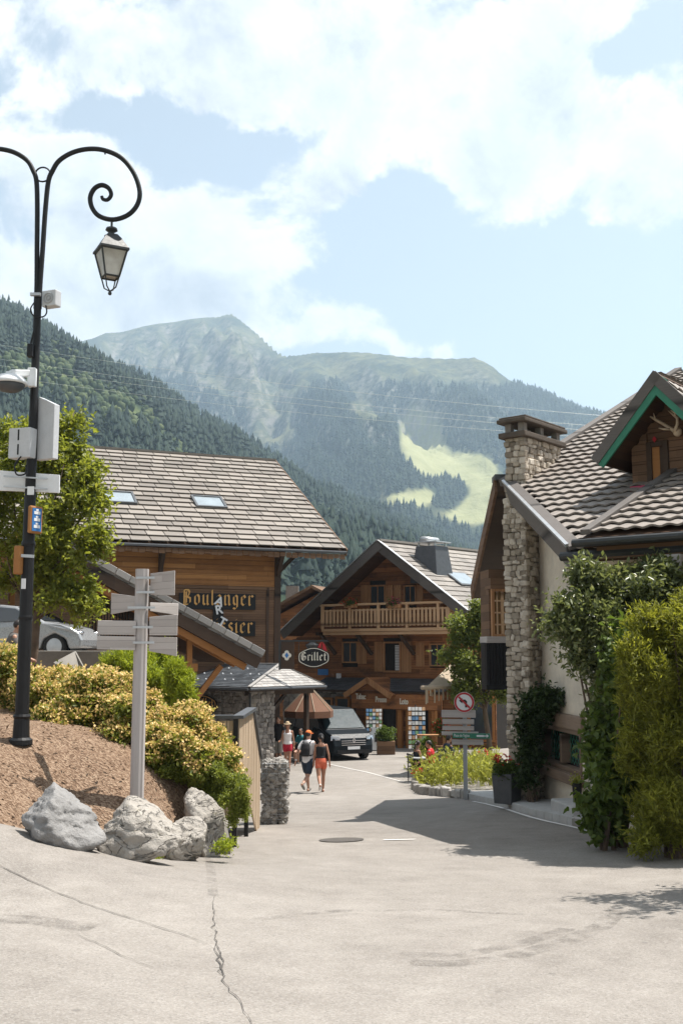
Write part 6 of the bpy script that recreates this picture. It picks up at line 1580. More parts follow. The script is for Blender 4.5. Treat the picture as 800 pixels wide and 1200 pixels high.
# ================================================================ wooden signpost
YS = 14.0
ps = lambda u, v, dy=0: at(u, v, YS + dy)
b = ps(161, 914); b.z = bz(b.x, b.y); fp = thing('signpost', 'grey weathered wooden signpost with finger boards fanned around its round pole', 'signpost', b)
mb = MB(); tp = ps(167.5, 667).z; mb.tube([b - Z * .15, Vector((b.x, b.y, tp))], .088, 18); mb.build('pole', M['greywood_plain'] if 'greywood_plain' in M else M['greywood'], fp, smooth=False)
def fboard(pts, y0, y1):
    u0 = min(p[0] for p in pts); u1 = max(p[0] for p in pts)
    P = [ps(u, v, y0 + (y1 - y0) * (u - u0) / (u1 - u0)) for u, v in pts]; mb = MB(); mb.prism(P, Vector((0, .035, 0))); return mb.build('finger_board', M['greywood'], fp, bev=.004)
fboard([(176.5, 672), (205, 668.5), (204.5, 697.5), (176.5, 697)], -.05, -.45)
fboard([(130.5, 695), (160, 699), (160, 714.5), (130, 720)], .35, .05); fboard([(176, 706), (209, 707), (208.5, 721), (176, 716)], -.05, .3)
fboard([(115, 727), (159.5, 727.5), (159, 744), (114, 743.5)], -.2, -.1); fboard([(114, 745), (159, 746), (158.5, 762), (113.5, 761)], -.2, -.1)
fboard([(175, 723), (208, 720), (207.5, 744.5), (175, 744.5)], -.1, -.25); fboard([(175, 746), (207.5, 747), (207, 769), (174.5, 763)], -.1, -.2)
for u0, u1, v in ((160, 182, 677), (160, 182, 694), (150, 182, 712), (156, 186, 735), (156, 186, 753)): mb = MB(); mb.beam(ps(u0, v, -.11), ps(u1, v, -.11), .02, .03); mb.build('clamp_bar', M['lgrey'], fp)

# ================================================================ boulders
def boulder(label, u, v, w, h, d, seed, lean=(0, 0), peak=0):
    r = np.random.default_rng(seed); p = hit_ground(u, v); p.y += d * .5; p.z = min(p.z, gz(p.x, p.y) + .05)
    bm = bmesh.new(); bmesh.ops.create_icosphere(bm, subdivisions=5, radius=1); V = np.array([q.co[:] for q in bm.verts]); Fc = np.array([[q.index for q in f.verts] for f in bm.faces]); bm.free()
    rr = np.full(len(V), 1.25)
    for k in range(13):
        n = r.normal(size=3); n[2] *= .7; n /= np.linalg.norm(n); dd = r.uniform(.70, .97); c = V @ n
        rr = np.minimum(rr, np.where(c > .05, dd / np.maximum(c, .05), 9))
    n1 = fbm(V[:, 0] * 2.2 + seed, V[:, 1] * 2.2 + V[:, 2] * 3.1, 5, seed); n2 = fbm(V[:, 0] * 7 + V[:, 2] * 5, V[:, 1] * 7 + V[:, 2] * 9 + seed, 4, seed + 3)
    st = np.abs(fbm(V[:, 2] * 6 + V[:, 0] * 1.2, V[:, 0] * 1.5 + V[:, 1], 3, seed + 9))
    V = V * (rr * (1 + .13 * n1 + .035 * n2 - .07 * np.clip(1 - st / .07, 0, 1) + .018 * np.sin(V[:, 2] * 13 + 5 * n1 + V[:, 0] * 3)))[:, None]
    V = V * np.array([w / 2, d / 2, h / 2 * 1.02]); t_ = (V[:, 2] / h + .5); V[:, 0] += lean[0] * t_; V[:, 1] += lean[1] * t_
    if peak: V[:, 0] *= 1 - peak * np.clip(t_, 0, 1.2); V[:, 1] *= 1 - peak * .6 * np.clip(t_, 0, 1.2)
    V += np.array([p.x, p.y, p.z + h * .35])
    o = np_mesh('boulder', V, Fc, M['boulder'] if seed != 71 else M['boulder_dark'], smooth=True, origin=(p.x, p.y, p.z)); return tag(o, label, 'boulder', 'boulders edging the planted bank')
M['boulder_dark'] = stone_mat('boulder_slate', (.07, .068, .067), (.17, .166, .162), (.30, .292, .285), 4.0, 1.4)
boulder('darkest blue-grey boulder of the bank edge with a tilted pointed top', 64, 992, .90, .62, .8, 71, (-.12, .1), .2)
boulder('biggest pale boulder of the bank edge, broad and layered', 147, 1007, 1.02, .64, .85, 72, (.03, .1), .04)
boulder('small cracked boulder wedged between the biggest one and the tall one', 213, 1009, .56, .52, .5, 76, (0, .05), .05)
boulder('tall rounded boulder at the corner of the bank by the trailing shrub', 243, 1005, .58, .86, .6, 74, (-.16, .12), .06)

# ================================================================ slatted fence at the stairs, gabion
fx = -1.56
fe_ = thing('slatted_fence', 'silvered larch fence with black frame guarding the stairs', 'fence', (fx, 17, gz(fx, 17)))
def ftop(y): return .66 if y < 18.7 else .66 - (y - 18.7) / 1.8 * .98
def fbot(y): return -.34 - (y - 16.4) / 1.4 * .25 if y < 17.8 else -.59 - (y - 17.8) / 2.3 * 1.05
mb = MB(); y = 16.4; r = random.Random(4)
while y < 20.5:
    w = .105; x = fx + .02 * math.sin(y * 3); t0, t1 = ftop(y), ftop(y + w - .012); b0, b1 = fbot(y), fbot(y + w - .012)
    mb.prism([(fx, y, b0), (fx, y + w - .012, b1), (fx, y + w - .012, t1), (fx, y, t0)], (.028 + r.uniform(-.004, .004), 0, 0)); y += w
mb.build('side_panel', M['silverwood'], fe_)
mb = MB(); x = fx - .07
while x > -2.35: mb.box((x - .05, 16.42, -.1), (.094, .028, 1.46)); x -= .105
mb.build('front_panel', M['silverwood'], fe_)
mb = MB(); mb.beam((fx + .01, 16.3, .69), (fx + .01, 18.75, .69), .16, .05); mb.beam((fx + .01, 18.75, .69), (fx + .01, 20.6, -.32), .12, .05); mb.beam((-2.45, 16.42, .69), (fx - .075, 16.42, .69), .14, .05); mb.build('cap_rail', M['dgrey'], fe_)
for p, h in (((fx - .03, 16.38), .66), ((fx - .03, 20.5), -.35), ((-2.4, 16.45), .66), ((fx - .05, 18.6), .6)): 
    mb = MB(); g = gz(*p) - .1; mb.box((p[0], p[1], (g + h) / 2), (.07, .07, h - g)); mb.build('post', M['black'], fe_)
mb = MB(); 
for k in range(6): mb.box((fx - 1.0, 18.2 + k * .32, -.1 - k * .22), (1.7, .34, .16))
tag(mb.build('stair', M['concrete'], None), 'concrete steps going down behind the slatted fence', 'stairs')
g = hit_ground(321, 966); gw, gd, gh = .44, .62, 1.15; gx0 = g.x - gw / 2; gy0 = g.y
gb = thing('gabion', 'wire gabion filled with stones at the bottom of the stairs', 'gabion', (g.x, g.y + gd / 2, g.z))
mb = MB(); mb.obox((gx0 + .06, gy0 + .06, g.z - .1), (gw - .12, 0, 0), (0, gd - .12, 0), (0, 0, gh + .02)); mb.build('core', M['dark'], gb)
r = random.Random(9); mb = MB(); random.seed(9)
for k in range(520):
    f = r.random(); z_ = g.z + r.uniform(0, gh)
    if f < .5: p = (gx0 + r.uniform(0, gw), gy0 + r.uniform(.0, .07), z_)
    elif f < .8: p = (gx0 + gw - r.uniform(0, .07), gy0 + r.uniform(0, gd), z_)
    elif f < .9: p = (gx0 + r.uniform(0, .07), gy0 + r.uniform(0, gd), z_)
    else: p = (gx0 + r.uniform(0, gw), gy0 + r.uniform(0, gd), g.z + gh)
    s_ = r.uniform(.05, .12); a = Vector((r.gauss(0, 1), r.gauss(0, 1), r.gauss(0, 1))).normalized(); bb = a.cross(Vector((.3, .5, .9))).normalized(); mb.stone(p, (s_ * 1.3, s_, s_ * .8), a, bb, a.cross(bb))
mb.build('cobble_fill', M['pebble'], gb)
mb = MB(); e = .02
for i in range(6): x = gx0 - e + (gw + 2 * e) * i / 5; mb.tube([(x, gy0 - e, g.z), (x, gy0 - e, g.z + gh)], .004, 4)
for i in range(13): z_ = g.z + gh * i / 12; mb.tube([(gx0 - e, gy0 - e, z_), (gx0 + gw + e, gy0 - e, z_), (gx0 + gw + e, gy0 + gd, z_)], .004, 4)
mb.build('wire_mesh', M['lgrey'], gb)

# ================================================================ garden wall, parked car, slab
wy = 27.1; zw = at(100, 762.5, wy).z
mb = MB(); mb.obox((-17, wy, -1), (17 - 5.5, 0, 0), (0, .35, 0), (0, 0, zw + 1)); mb.origin = (-9, wy, .8); tag(mb.build('garden_wall', M['concrete'], None, bev=.02), 'low grey concrete wall in front of the silver parked car', 'wall')
mb = MB(); mb.obox((-18, wy + .36, -1), (11.2, 0, 0), (0, 9, 0), (0, 0, zw - .2 + 1)); tag(mb.build('parking', M['asphalt']), kind='structure')
p = [at(63, 775, 25.6), at(88, 763, 26.6), at(104, 792, 25.6)]; mb = MB(); mb.prism([p[0] - Z * .02, p[1], p[2] - Z * .02, p[2] - Z * .3, p[0] - Z * .3], (0, .12, 0)); mb.origin = p[1]; tag(mb.build('leaning_slab', M['concrete'], None, bev=.01), 'pale grey slab leaning in a peak against the concrete garden wall', 'slab')
def side_loft(mb, prof, wfun, M4):
    """prof: closed side outline [(x,z)], mirrored halves at y=+-w(x,z)"""
    n = len(prof); L_ = [M4 @ Vector((x, wfun(x, z), z)) for x, z in prof]; R_ = [M4 @ Vector((x, -wfun(x, z), z)) for x, z in prof]
    b = len(mb.v); mb.add(L_ + R_, [tuple(range(n)), tuple(range(2 * n - 1, n - 1, -1))] + [(i, n + i, n + (i + 1) % n, (i + 1) % n) for i in range(n)])
def wheel(par, M4, x, y, r=.33, w=.22, sgn=1):
    mb = MB(); ring = []
    c = lambda a, rr, yy: M4 @ Vector((x + rr * math.cos(a), y + yy, r + rr * math.sin(a)))
    n = 24; prof = [(r - .09, -w / 2), (r - .02, -w / 2), (r, -w / 2 + .03), (r, w / 2 - .03), (r - .02, w / 2), (r - .09, w / 2)]
    vs = [c(2 * math.pi * k / n, rr, yy) for rr, yy in prof for k in range(n)]; m = len(prof)
    mb.add(vs, [(i * n + k, i * n + (k + 1) % n, ((i + 1) % m) * n + (k + 1) % n, ((i + 1) % m) * n + k) for i in range(m) for k in range(n)]); wo_ = mb.build('wheel', M['rubber'], par)
    mb = MB(); vs = [c(2 * math.pi * k / n, r - .085, sgn * (w / 2 - .02)) for k in range(n)] + [c(2 * math.pi * k / n, .05, sgn * (w / 2 - .0)) for k in range(n)]
    mb.add(vs, [(k, (k + 1) % n, n + (k + 1) % n, n + k) for k in range(n)] + [tuple(range(n, 2 * n))])
    mb.build('rim', M['lgrey'], wo_, recalc=False)
# silver hatchback, nose to the right
def carM(loc, heading): return Matrix.Translation(loc) @ Matrix.Rotation(heading, 4, 'Z')
M['silver'] = plain('silver_paint', (.36, .37, .38), .3, .35, .05, coat=.6)
cx = at(108, 770, 30.2); L4 = 4.2
loc = Vector((cx.x - 2.1 * .99, 30.6, zw - .2)); MC = carM(loc, R(-8))
car = thing('parked_car', 'silver hatchback parked behind the low concrete wall under the maple', 'car', loc)
prof = [(-2.05, .28), (-2.08, .55), (-2.0, .92), (-1.75, 1.30), (-1.35, 1.46), (-.5, 1.50), (.1, 1.44), (.55, 1.24), (1.0, 1.0), (1.45, .93), (1.75, .84), (1.98, .70), (2.08, .5), (2.05, .28), (1.72, .24), (1.62, .52), (1.3, .68), (.98, .52), (.9, .24), (-.98, .24), (-1.06, .52), (-1.38, .68), (-1.7, .52), (-1.78, .24)]
mb = MB(); side_loft(mb, prof, lambda x, z: .87 - max(0, z - .95) * .34 - max(0, abs(x) - 1.5) * .12, MC); mb.build('body', M['silver'], car, bev=.07, bevseg=4)
def side_poly(par, name, mat, pts, wf, MM, sgn, th=.012, off=.004):
    mb = MB(); P = [MM @ Vector((x, sgn * (wf(x, z) + off), z)) for x, z in pts]; n = (MM.to_3x3() @ Vector((0, sgn, 0))) * th; mb.prism(P, n); return mb.build(name, mat, par)
wf = lambda x, z: .87 - max(0, z - .95) * .34
for s_ in (-1, 1):
    side_poly(car, 'window', M['glass'], [(-1.6, 1.02), (-1.35, 1.36), (-.55, 1.42), (-.5, 1.0)], wf, MC, s_); side_poly(car, 'window', M['glass'], [(-.44, 1.0), (-.48, 1.42), (.08, 1.37), (.68, 1.03)], wf, MC, s_)
    mb = MB(); mb.ball(MC @ Vector((.62, s_ * .98, 1.02)), (.09, .1, .07), 10, 6); mb.build('mirror', M['silver'], car, smooth=True)
    mb = MB(); mb.ball(MC @ Vector((1.86, s_ * .62, .70)), (.20, .16, .075), 12, 8); mb.build('headlight', M['chrome'], car, smooth=True)
    mb = MB(); mb.beam(MC @ Vector((.86, s_ * .874, .3)), MC @ Vector((.72, s_ * .874, .98)), .012, .008); mb.beam(MC @ Vector((-.46, s_ * .874, .3)), MC @ Vector((-.46, s_ * .874, .98)), .012, .008); mb.build('door_gap', M['black'], car)
    for x in (1.3, -1.38): wheel(car, MC, x, s_ * .76, .32, .2, s_)
mb = MB(); mb.add([MC @ Vector(q) for q in ((.16, .68, 1.435), (.16, -.68, 1.435), (.98, -.78, 1.02), (.98, .78, 1.02))], [(0, 1, 2, 3)]); mb.v = [tuple(Vector(v) + Vector((0, 0, .012))) for v in mb.v]; mb.build('windscreen', M['glass'], car)
# dark van
M['vanp'] = plain('dark_van_paint', (.012, .016, .02), .4, .0, .2, coat=.0, spec=.12)
vh = Vector((.42, -.907, 0)); ang = math.atan2(vh.y, vh.x)
fc = at(414, 884, 42.5); fc.z = gz(fc.x, fc.y); loc = fc - vh * 2.5; loc.z = gz(loc.x, loc.y); MV = carM(loc, ang)
van = thing('van', 'dark people carrier van with chrome emblem parked before the chalet shop', 'van', loc)
prof = [(-2.5, .3), (-2.52, 1.0), (-2.45, 1.75), (-2.25, 1.94), (-1.5, 1.97), (.5, 1.97), (.85, 1.92), (1.30, 1.55), (1.75, 1.18), (2.25, 1.03), (2.42, .88), (2.52, .6), (2.5, .3), (2.1, .24), (2.0, .55), (1.65, .73), (1.3, .55), (1.2, .24), (-1.1, .24), (-1.2, .55), (-1.55, .73), (-1.9, .55), (-2.0, .24)]
wv_ = lambda x, z: .95 - max(0, z - 1.05) * .16
mb = MB(); side_loft(mb, prof, lambda x, z: wv_(x, z) - max(0, abs(x) - 2.0) * .22, MV); mb.build('body', M['vanp'], van, bev=.06, bevseg=3)
for s_ in (-1, 1):
    for pts in ([(.0, 1.12), (.02, 1.78), (.62, 1.78), (1.18, 1.42), (1.3, 1.14)], [(-1.15, 1.12), (-1.15, 1.80), (-.08, 1.80), (-.1, 1.12)], [(-2.3, 1.14), (-2.25, 1.78), (-1.25, 1.80), (-1.25, 1.12)]): side_poly(van, 'window', M['glass'], pts, wv_, MV, s_)
    mb = MB(); mb.ball(MV @ Vector((1.12, s_ * 1.06, 1.15)), (.1, .11, .13), 10, 8); mb.build('mirror', M['vanp'], van, smooth=True)
    mb = MB(); mb.prism([MV @ Vector(q) for q in ((2.3, s_ * .90, .98), (2.44, s_ * .58, .95), (2.46, s_ * .55, .82), (2.34, s_ * .92, .80))], MV.to_3x3() @ Vector((.045, s_ * .015, 0))); mb.build('headlight', M['chrome'], van, bev=.015)
    for x in (1.65, -1.55): wheel(van, MV, x, s_ * .84, .35, .22, s_)
    mb = MB()
    for xx in (1.28, -.08, -1.2): mb.beam(MV @ Vector((xx, s_ * .952, .32)), MV @ Vector((xx, s_ * .952, 1.08)), .012, .008)
    mb.build('door_gap', M['black'], van)
mb = MB(); mb.add([MV @ (Vector(q) + Vector((.012, 0, .018))) for q in ((.9, .74, 1.885), (.9, -.74, 1.885), (1.72, -.84, 1.215), (1.72, .84, 1.215))], [(0, 1, 2, 3)]); M['screen'] = plain('windscreen_glass', (.02, .035, .04), .15, 0, .2, spec=.3); mb.build('windscreen', M['screen'], van)
mb = MB()
for z_ in (.62, .70, .78): mb.obox(MV @ Vector((2.49, -.52, z_)), MV.to_3x3() @ Vector((0, 1.04, 0)), MV.to_3x3() @ Vector((.04, 0, 0)), Z * .022)
mb.build('grille', M['chrome'], van)
mb = MB(); mb.obox(MV @ Vector((2.50, -.7, .30)), MV.to_3x3() @ Vector((0, 1.4, 0)), MV.to_3x3() @ Vector((.04, 0, 0)), Z * .14); mb.build('bumper_intake', M['black'], van)
c = MV @ Vector((2.54, 0, .80)); yv = MV.to_3x3() @ Vector((0, 1, 0)); xv = MV.to_3x3() @ Vector((1, 0, 0)); mb = MB(); o_ = [c + Z * .11, c + yv * .075, c - Z * .11, c - yv * .075]; i_ = [c + Z * .06, c + yv * .04, c - Z * .06, c - yv * .04]
mb.add(o_ + i_ + [p + xv * .02 for p in o_] + [p + xv * .02 for p in i_], [(8 + k, 8 + (k + 1) % 4, 12 + (k + 1) % 4, 12 + k) for k in range(4)] + [(k, (k + 1) % 4, 8 + (k + 1) % 4, 8 + k) for k in range(4)] + [(4 + k, 4 + (k + 1) % 4, 12 + (k + 1) % 4, 12 + k) for k in range(4)]); mb.build('emblem', M['chrome'], van)
mb = MB(); mb.obox(MV @ Vector((2.53, -.26, .46)), MV.to_3x3() @ Vector((0, .52, 0)), MV.to_3x3() @ Vector((.02, 0, 0)), Z * .11); mb.build('number_plate', M['white'], van)

# ================================================================ right side of the street
kp_ = [hit_ground(u, v) for u, v in ((500, 930), (540, 935), (572, 942), (618, 955), (664, 966), (700, 974))]
kpath = [Vector((a.x, a.y, 0)) for a in kp_]
kpath = [p for p in smooth([kpath[0]] + kpath[1:], 5)]
def gz3(p, h): return Vector((p.x, p.y, gz(p.x, p.y) + h))
mb = MB(); n = len(kpath)
for i in range(5, n - 1):
    a, c = kpath[i], kpath[i + 1]; d = (c - a).normalized(); nn_ = Vector((-d.y, d.x, 0)); nn_ = nn_ if nn_.x > 0 else -nn_
    a_, c_ = a + d * .006, c - d * .006; q = [gz3(a_, -.1), gz3(c_, -.1), gz3(c_ + nn_ * .28, -.1), gz3(a_ + nn_ * .28, -.1)]; h = .16
    up = [gz3(a_, h - .02), gz3(c_, h - .02), gz3(c_ + nn_ * .28, h), gz3(a_ + nn_ * .28, h)]; mb.add(q + up, [(4, 5, 6, 7), (0, 1, 5, 4), (1, 2, 6, 5), (2, 3, 7, 6), (3, 0, 4, 7)])
tag(mb.build('kerb', M['granite'], bev=.012), kind='structure')
vs = []; fs = []
for i, a in enumerate(kpath[5:]):
    for k in range(5): p = a + Vector((.24 + k * .6, .12 + k * .25, 0)); vs.append(tuple(gz3(p, .145 + .0 * k)))
    if i:
        for k in range(4): q = 5 * i + k; fs.append((q - 5, q, q + 1, q - 4))
mb = MB(); mb.add(vs, fs); tag(mb.build('pavement', M['granite'], recalc=False), kind='structure')
# worn white edge line along the kerb foot
vs = []; fs = []
for i, a in enumerate(kpath[8:]):
    for k in (.06, .14): p = a - Vector((k, k * .3, 0)); vs.append((p.x, p.y, road_z(p.x, p.y) + .012))
    if i: fs.append((2 * i - 2, 2 * i, 2 * i + 1, 2 * i - 1))
mb = MB(); mb.add(vs, fs); tag(mb.build('road_marking', M['paint'], recalc=False), kind='structure')
p = hit_ground(652, 963); mb = MB(); d = (kpath[-6] - kpath[-14]).normalized(); nn_ = Vector((-d.y, d.x, 0)); nn_ = nn_ if nn_.x > 0 else -nn_
q = Vector((p.x, p.y, gz(p.x, p.y))) - d * .65 + nn_ * .1; mb.obox(q - Z * .1, d * 1.25, nn_ * .6, Z * .42); mb.origin = q; tag(mb.build('step_block', M['granite'], None, bev=.03), 'rough granite block raised on the kerb below the lattice window', 'stone block')
q = q + d * 1.2 - nn_ * .05; mb = MB(); mb.obox(q - Z * .15, d * .75, nn_ * .6, Z * .33); mb.origin = q; tag(mb.build('step_block', M['concrete'], None, bev=.03), 'lower worn step block partly under the creeper', 'stone block')
# planter box, pot, climber
p = at(594, 931, 22.3); zp_ = gz(p.x, p.y) + .12; pk_ = thing('planter', 'square black planter with red flowers at the foot of the stone column', 'planter', (p.x, p.y, zp_))
Mp = Matrix.Rotation(R(-38), 3, 'Z'); mb = MB(); w0, w1, h = .40, .46, .60
vs = [Vector((p.x, p.y, zp_)) + Mp @ Vector((sx * w0 / 2, sy * w0 / 2, 0)) for sx, sy in ((-1, -1), (1, -1), (1, 1), (-1, 1))] + [Vector((p.x, p.y, zp_ + h)) + Mp @ Vector((sx * w1 / 2, sy * w1 / 2, 0)) for sx, sy in ((-1, -1), (1, -1), (1, 1), (-1, 1))]
mb.add(vs, [(3, 2, 1, 0), (4, 5, 6, 7), (0, 1, 5, 4), (1, 2, 6, 5), (2, 3, 7, 6), (3, 0, 4, 7)]); mb.build('box', M['dgrey'], pk_, bev=.015)
cpl = Vector((p.x, p.y, zp_ + h + .08)); pos, ld, nn, tip, ax, r = twigs([(cpl, (.28, .26, .16)), (cpl + Vector((-.18, -.1, .05)), (.14, .14, .14))], 240, 6, .07, seed=80, up=.6); leaf_mesh('leaves', pos, ld, nn, np.full(len(pos), .07), np.full(len(pos), .04), M['vine'], pk_)
T_ = np.repeat(tip[::14], 5, 0); T_ = T_ + r.normal(size=T_.shape) * .02 + np.array([0, 0, .12]); leaf_mesh('blossoms', T_, r.normal(size=T_.shape), r.normal(size=T_.shape), np.full(len(T_), .06), np.full(len(T_), .055), M['redf'], pk_)
p = at(676, 938, 19.7); zp_ = gz(p.x, p.y) + .13; o = thing('flower_pot', 'slim tall black pot standing under the lattice window sill', 'pot', (p.x, p.y, zp_)); mb = MB(); mb.lathe([(.065, 0), (.09, .5), (.095, .5), (.08, .47)], (p.x, p.y, zp_), 14); mb.build('pot', M['black'], o); pos, ld, nn, tip, ax, r = twigs([(Vector((p.x, p.y, zp_ + .55)), (.1, .1, .1))], 30, 5, .06, seed=3); leaf_mesh('leaves', pos, ld, nn, np.full(len(pos), .06), np.full(len(pos), .03), M['herb'], o)
lu = [lump(632, 822, 21.5, 18, 16, .25), lump(622, 845, 21.8, 13, 26, .25), lump(624, 880, 21.8, 10, 26, .2), lump(645, 815, 21.3, 10, 8, .2), lump(616, 905, 21.9, 8, 14, .2)]
b = at(625, 930, 21.9); shrub('climbing_plant', 'dark green climber growing up the stone column beside the lattice window', 'climber', lu, 900, 7, .10, .6, M['ivy'], 81, base=(b.x, b.y, gz(b.x, b.y) + .1), stems=4, rough=.28)
# flower bed with its stone edging
ed = [hit_ground(u, v) for u, v in ((486, 926), (497, 931), (515, 933), (532, 935), (546, 936))]
r = random.Random(12); random.seed(12)
epath = smooth([Vector((a.x, a.y, 0)) for a in [hit_ground(487, 916)] + ed], 4)
for i in range(0, len(epath)):
    p = gz3(epath[i], .1); s_ = r.uniform(.2, .34); mb = MB(); a = Vector((r.gauss(0, 1), r.gauss(0, 1), 0)).normalized(); mb.stone(p + Vector((.02 * r.random(), .1 * r.random(), 0)), (s_, s_ * .8, r.uniform(.2, .34)), a, Vector((-a.y, a.x, 0)), Z); mb.origin = p; o = mb.build('edging_stone', M['pebble'], None, bev=.02); tag(o, 'rounded grey stone in the low border of the perennial bed', 'stone', 'border stones of the perennial bed')
rr = np.random.default_rng(5); n = 420; uu = rr.uniform(488, 583, n); vv = rr.uniform(905, 926, n); base = []
for u, v in zip(uu, vv):
    p = hit_ground(u, v); base.append((p.x, p.y, gz(p.x, p.y)))
base = np.array(base); H = rr.uniform(.45, .95, n); lean = rr.normal(size=(n, 2)) * .16
L_, C_, D_, N_ = [], [], [], []
per = 16; tj = rr.uniform(.1, 1.0, (n, per))
pos = base[:, None, :] + np.stack([lean[:, None, 0] * tj ** 1.5, lean[:, None, 1] * tj ** 1.5, H[:, None] * tj], -1); pos = pos.reshape(-1, 3)
dd = rr.normal(size=pos.shape); dd[:, 2] = np.abs(dd[:, 2]) * .8 + .5
leaf_mesh('perennials', np.concatenate([pos, base]), np.concatenate([dd, np.concatenate([lean, H[:, None]], 1)]), np.concatenate([rr.normal(size=pos.shape) + np.array([0, -.3, .6]), np.tile([0, -1., 0.1], (n, 1))]), np.concatenate([rr.uniform(.1, .2, len(pos)), H * 1.05]), np.concatenate([rr.uniform(.025, .05, len(pos)), np.full(n, .02)]), M['herb'], origin=(base[0]))
tag(bpy.data.objects['perennials'], kind='stuff')
sel = rr.choice(n, 9, replace=False); T_ = np.repeat(base[sel] + np.stack([lean[sel, 0], lean[sel, 1], H[sel]], 1), 6, 0) + rr.normal(size=(54, 3)) * .03
leaf_mesh('flower_heads', T_, rr.normal(size=T_.shape), rr.normal(size=T_.shape), np.full(len(T_), .08), np.full(len(T_), .06), M['redf'], origin=tuple(base[0])); tag(bpy.data.objects['flower_heads'], kind='stuff')
# wooden direction boards on one post, round sign, green sign
YD = 27.0; FDr = Fr(at(543, 850, YD), (.985, -.17), None); gp = at(543, 900, YD)
bd = thing('direction_post', 'post carrying stacked grey wooden direction boards above the perennials', 'signpost', (gp.x, gp.y, gz(gp.x, gp.y)))
x, zt_ = FDr.px(543.5, 815); mb = MB(); FDr.box(mb, x - .05, x + .05, gz(gp.x, gp.y) - .1, zt_, -.12, -.03); mb.build('post', M['grey'], bd)
for u0, v0, u1, v1 in ((517, 832, 557, 841), (518, 842.5, 555, 849), (518, 850.5, 555, 856), (517, 857, 560, 862), (529, 866.5, 566, 873)): q = FDr.rect(u0, v0, u1, v1); mb = MB(); FDr.box(mb, q[0], q[1], q[2], q[3], -.02, .02); mb.build('direction_board', M['greywood'], bd, bev=.004)
rs = thing('road_sign', 'round no-left-turn sign with red ring above the wooden direction boards', 'road sign', FDr.pt(*FDr.px(543.5, 823), .03)); a_, z_ = FDr.px(543.5, 823, .05); rad_ = 11.6 * YD / F
def disc(mb, r0, r1, o0, n=40):
    P = [FDr.pt(a_ + r1 * math.cos(2 * math.pi * k / n), z_ + r1 * math.sin(2 * math.pi * k / n), o0) for k in range(n)]
    if r0 == 0: mb.prism(P, FDr.n * .012)
    else: Q = [FDr.pt(a_ + r0 * math.cos(2 * math.pi * k / n), z_ + r0 * math.sin(2 * math.pi * k / n), o0) for k in range(n)]; mb.add(P + Q, [(k, (k + 1) % n, n + (k + 1) % n, n + k) for k in range(n)])
mb = MB(); disc(mb, 0, rad_, .04); mb.build('plate', M['white'], rs)
mb = MB(); disc(mb, rad_ * .78, rad_ * .97, .056); rg = mb.build('red_ring', M['red'], rs, recalc=False)
mb = MB(); k_ = rad_ / 12; mb.prism([FDr.pt(a_ + x * k_, z_ + y * k_, .053) for x, y in ((3.4, -6), (3.4, 1), (1.4, 3.2), (-2.2, 3.2), (-2.2, 5), (-6, 1.8), (-2.2, -1.4), (-2.2, .4), (.6, .4), (1.0, 0), (1.0, -6))], FDr.n * .004); mb.build('arrow', M['black'], rs)
mb = MB(); mb.beam(FDr.pt(a_ - 6.4 * k_, z_ + 6.4 * k_, .064), FDr.pt(a_ + 6.4 * k_, z_ - 6.4 * k_, .064), 2.2 * k_, .006, FDr.n); mb.build('red_bar', M['red'], rs)
gs_ = thing('street_sign', 'green street sign with white lettering and arrow below the round sign', 'sign', FDr.pt(*FDr.px(552, 862), .06)); q = FDr.rect(530, 859, 574, 865.5, .06); mb = MB(); FDr.box(mb, q[0], q[1], q[2], q[3], .05, .075); mb.build('board', M['green'], gs_, bev=.003)
tsz = (q[3] - q[2]) * .82; font_text('lettering', "Place de l'église", FDr, q[0] + .03, q[2] + .035, tsz, .075, M['white'], gs_, .002, 0, 0, .62)
mb = MB(); x0_ = q[0] + (q[1] - q[0]) * .64; FDr.box(mb, x0_, x0_ + .18, q[2] + .04, q[3] - .04, .076, .080); x1_ = q[1] - .16; zc = (q[2] + q[3]) / 2; mb.prism([FDr.pt(x1_, zc - .012, .077), FDr.pt(x1_ + .07, zc - .012, .077), FDr.pt(x1_ + .07, zc - .045, .077), FDr.pt(x1_ + .13, zc, .077), FDr.pt(x1_ + .07, zc + .045, .077), FDr.pt(x1_ + .07, zc + .012, .077), FDr.pt(x1_, zc + .012, .077)], FDr.n * .004); mb.build('arrow', M['white'], gs_)
# beige awning with hanging valance
aw = thing('awning', 'beige canvas awning with ragged valance on an orange wooden arm', 'awning', at(520, 800, 38)); ta, tb = at(532, 776, 38.6), at(498, 808, 36.2); sd_ = Vector((.75, .66, 0)).normalized() * 2.6
mb = MB(); mb.obox(tb, ta - tb, sd_, Z * .05); mb.build('canvas', M['canvas'], aw); mb = MB(); mb.beam(tb - Z * .22 + (ta - tb) * .12, ta - Z * .3, .07, .12); mb.beam(tb - Z * .22 + (ta - tb) * .12 + sd_, ta - Z * .3 + sd_, .07, .12); mb.build('arm', M['orange'], aw)
mb = MB(); r = random.Random(2)
for k in range(26): f = k / 25; p = tb.lerp(ta, f) if k % 2 else tb + sd_ * f; h = r.uniform(.2, .5); mb.obox(p - Z * h, Vector((.05, .04, 0)), Vector((.004, -.006, 0)), Z * h)
mb.build('valance_strips', M['canvas'], aw); mb = MB(); mb.tube([tb - Vector((.12, .05, -.06)), tb + sd_ - Vector((.12, .05, -.06))], .07, 12); mb.build('roller', M['canvas'], aw, smooth=True)  # ragged hanging strips of the awning's valance, and its roller
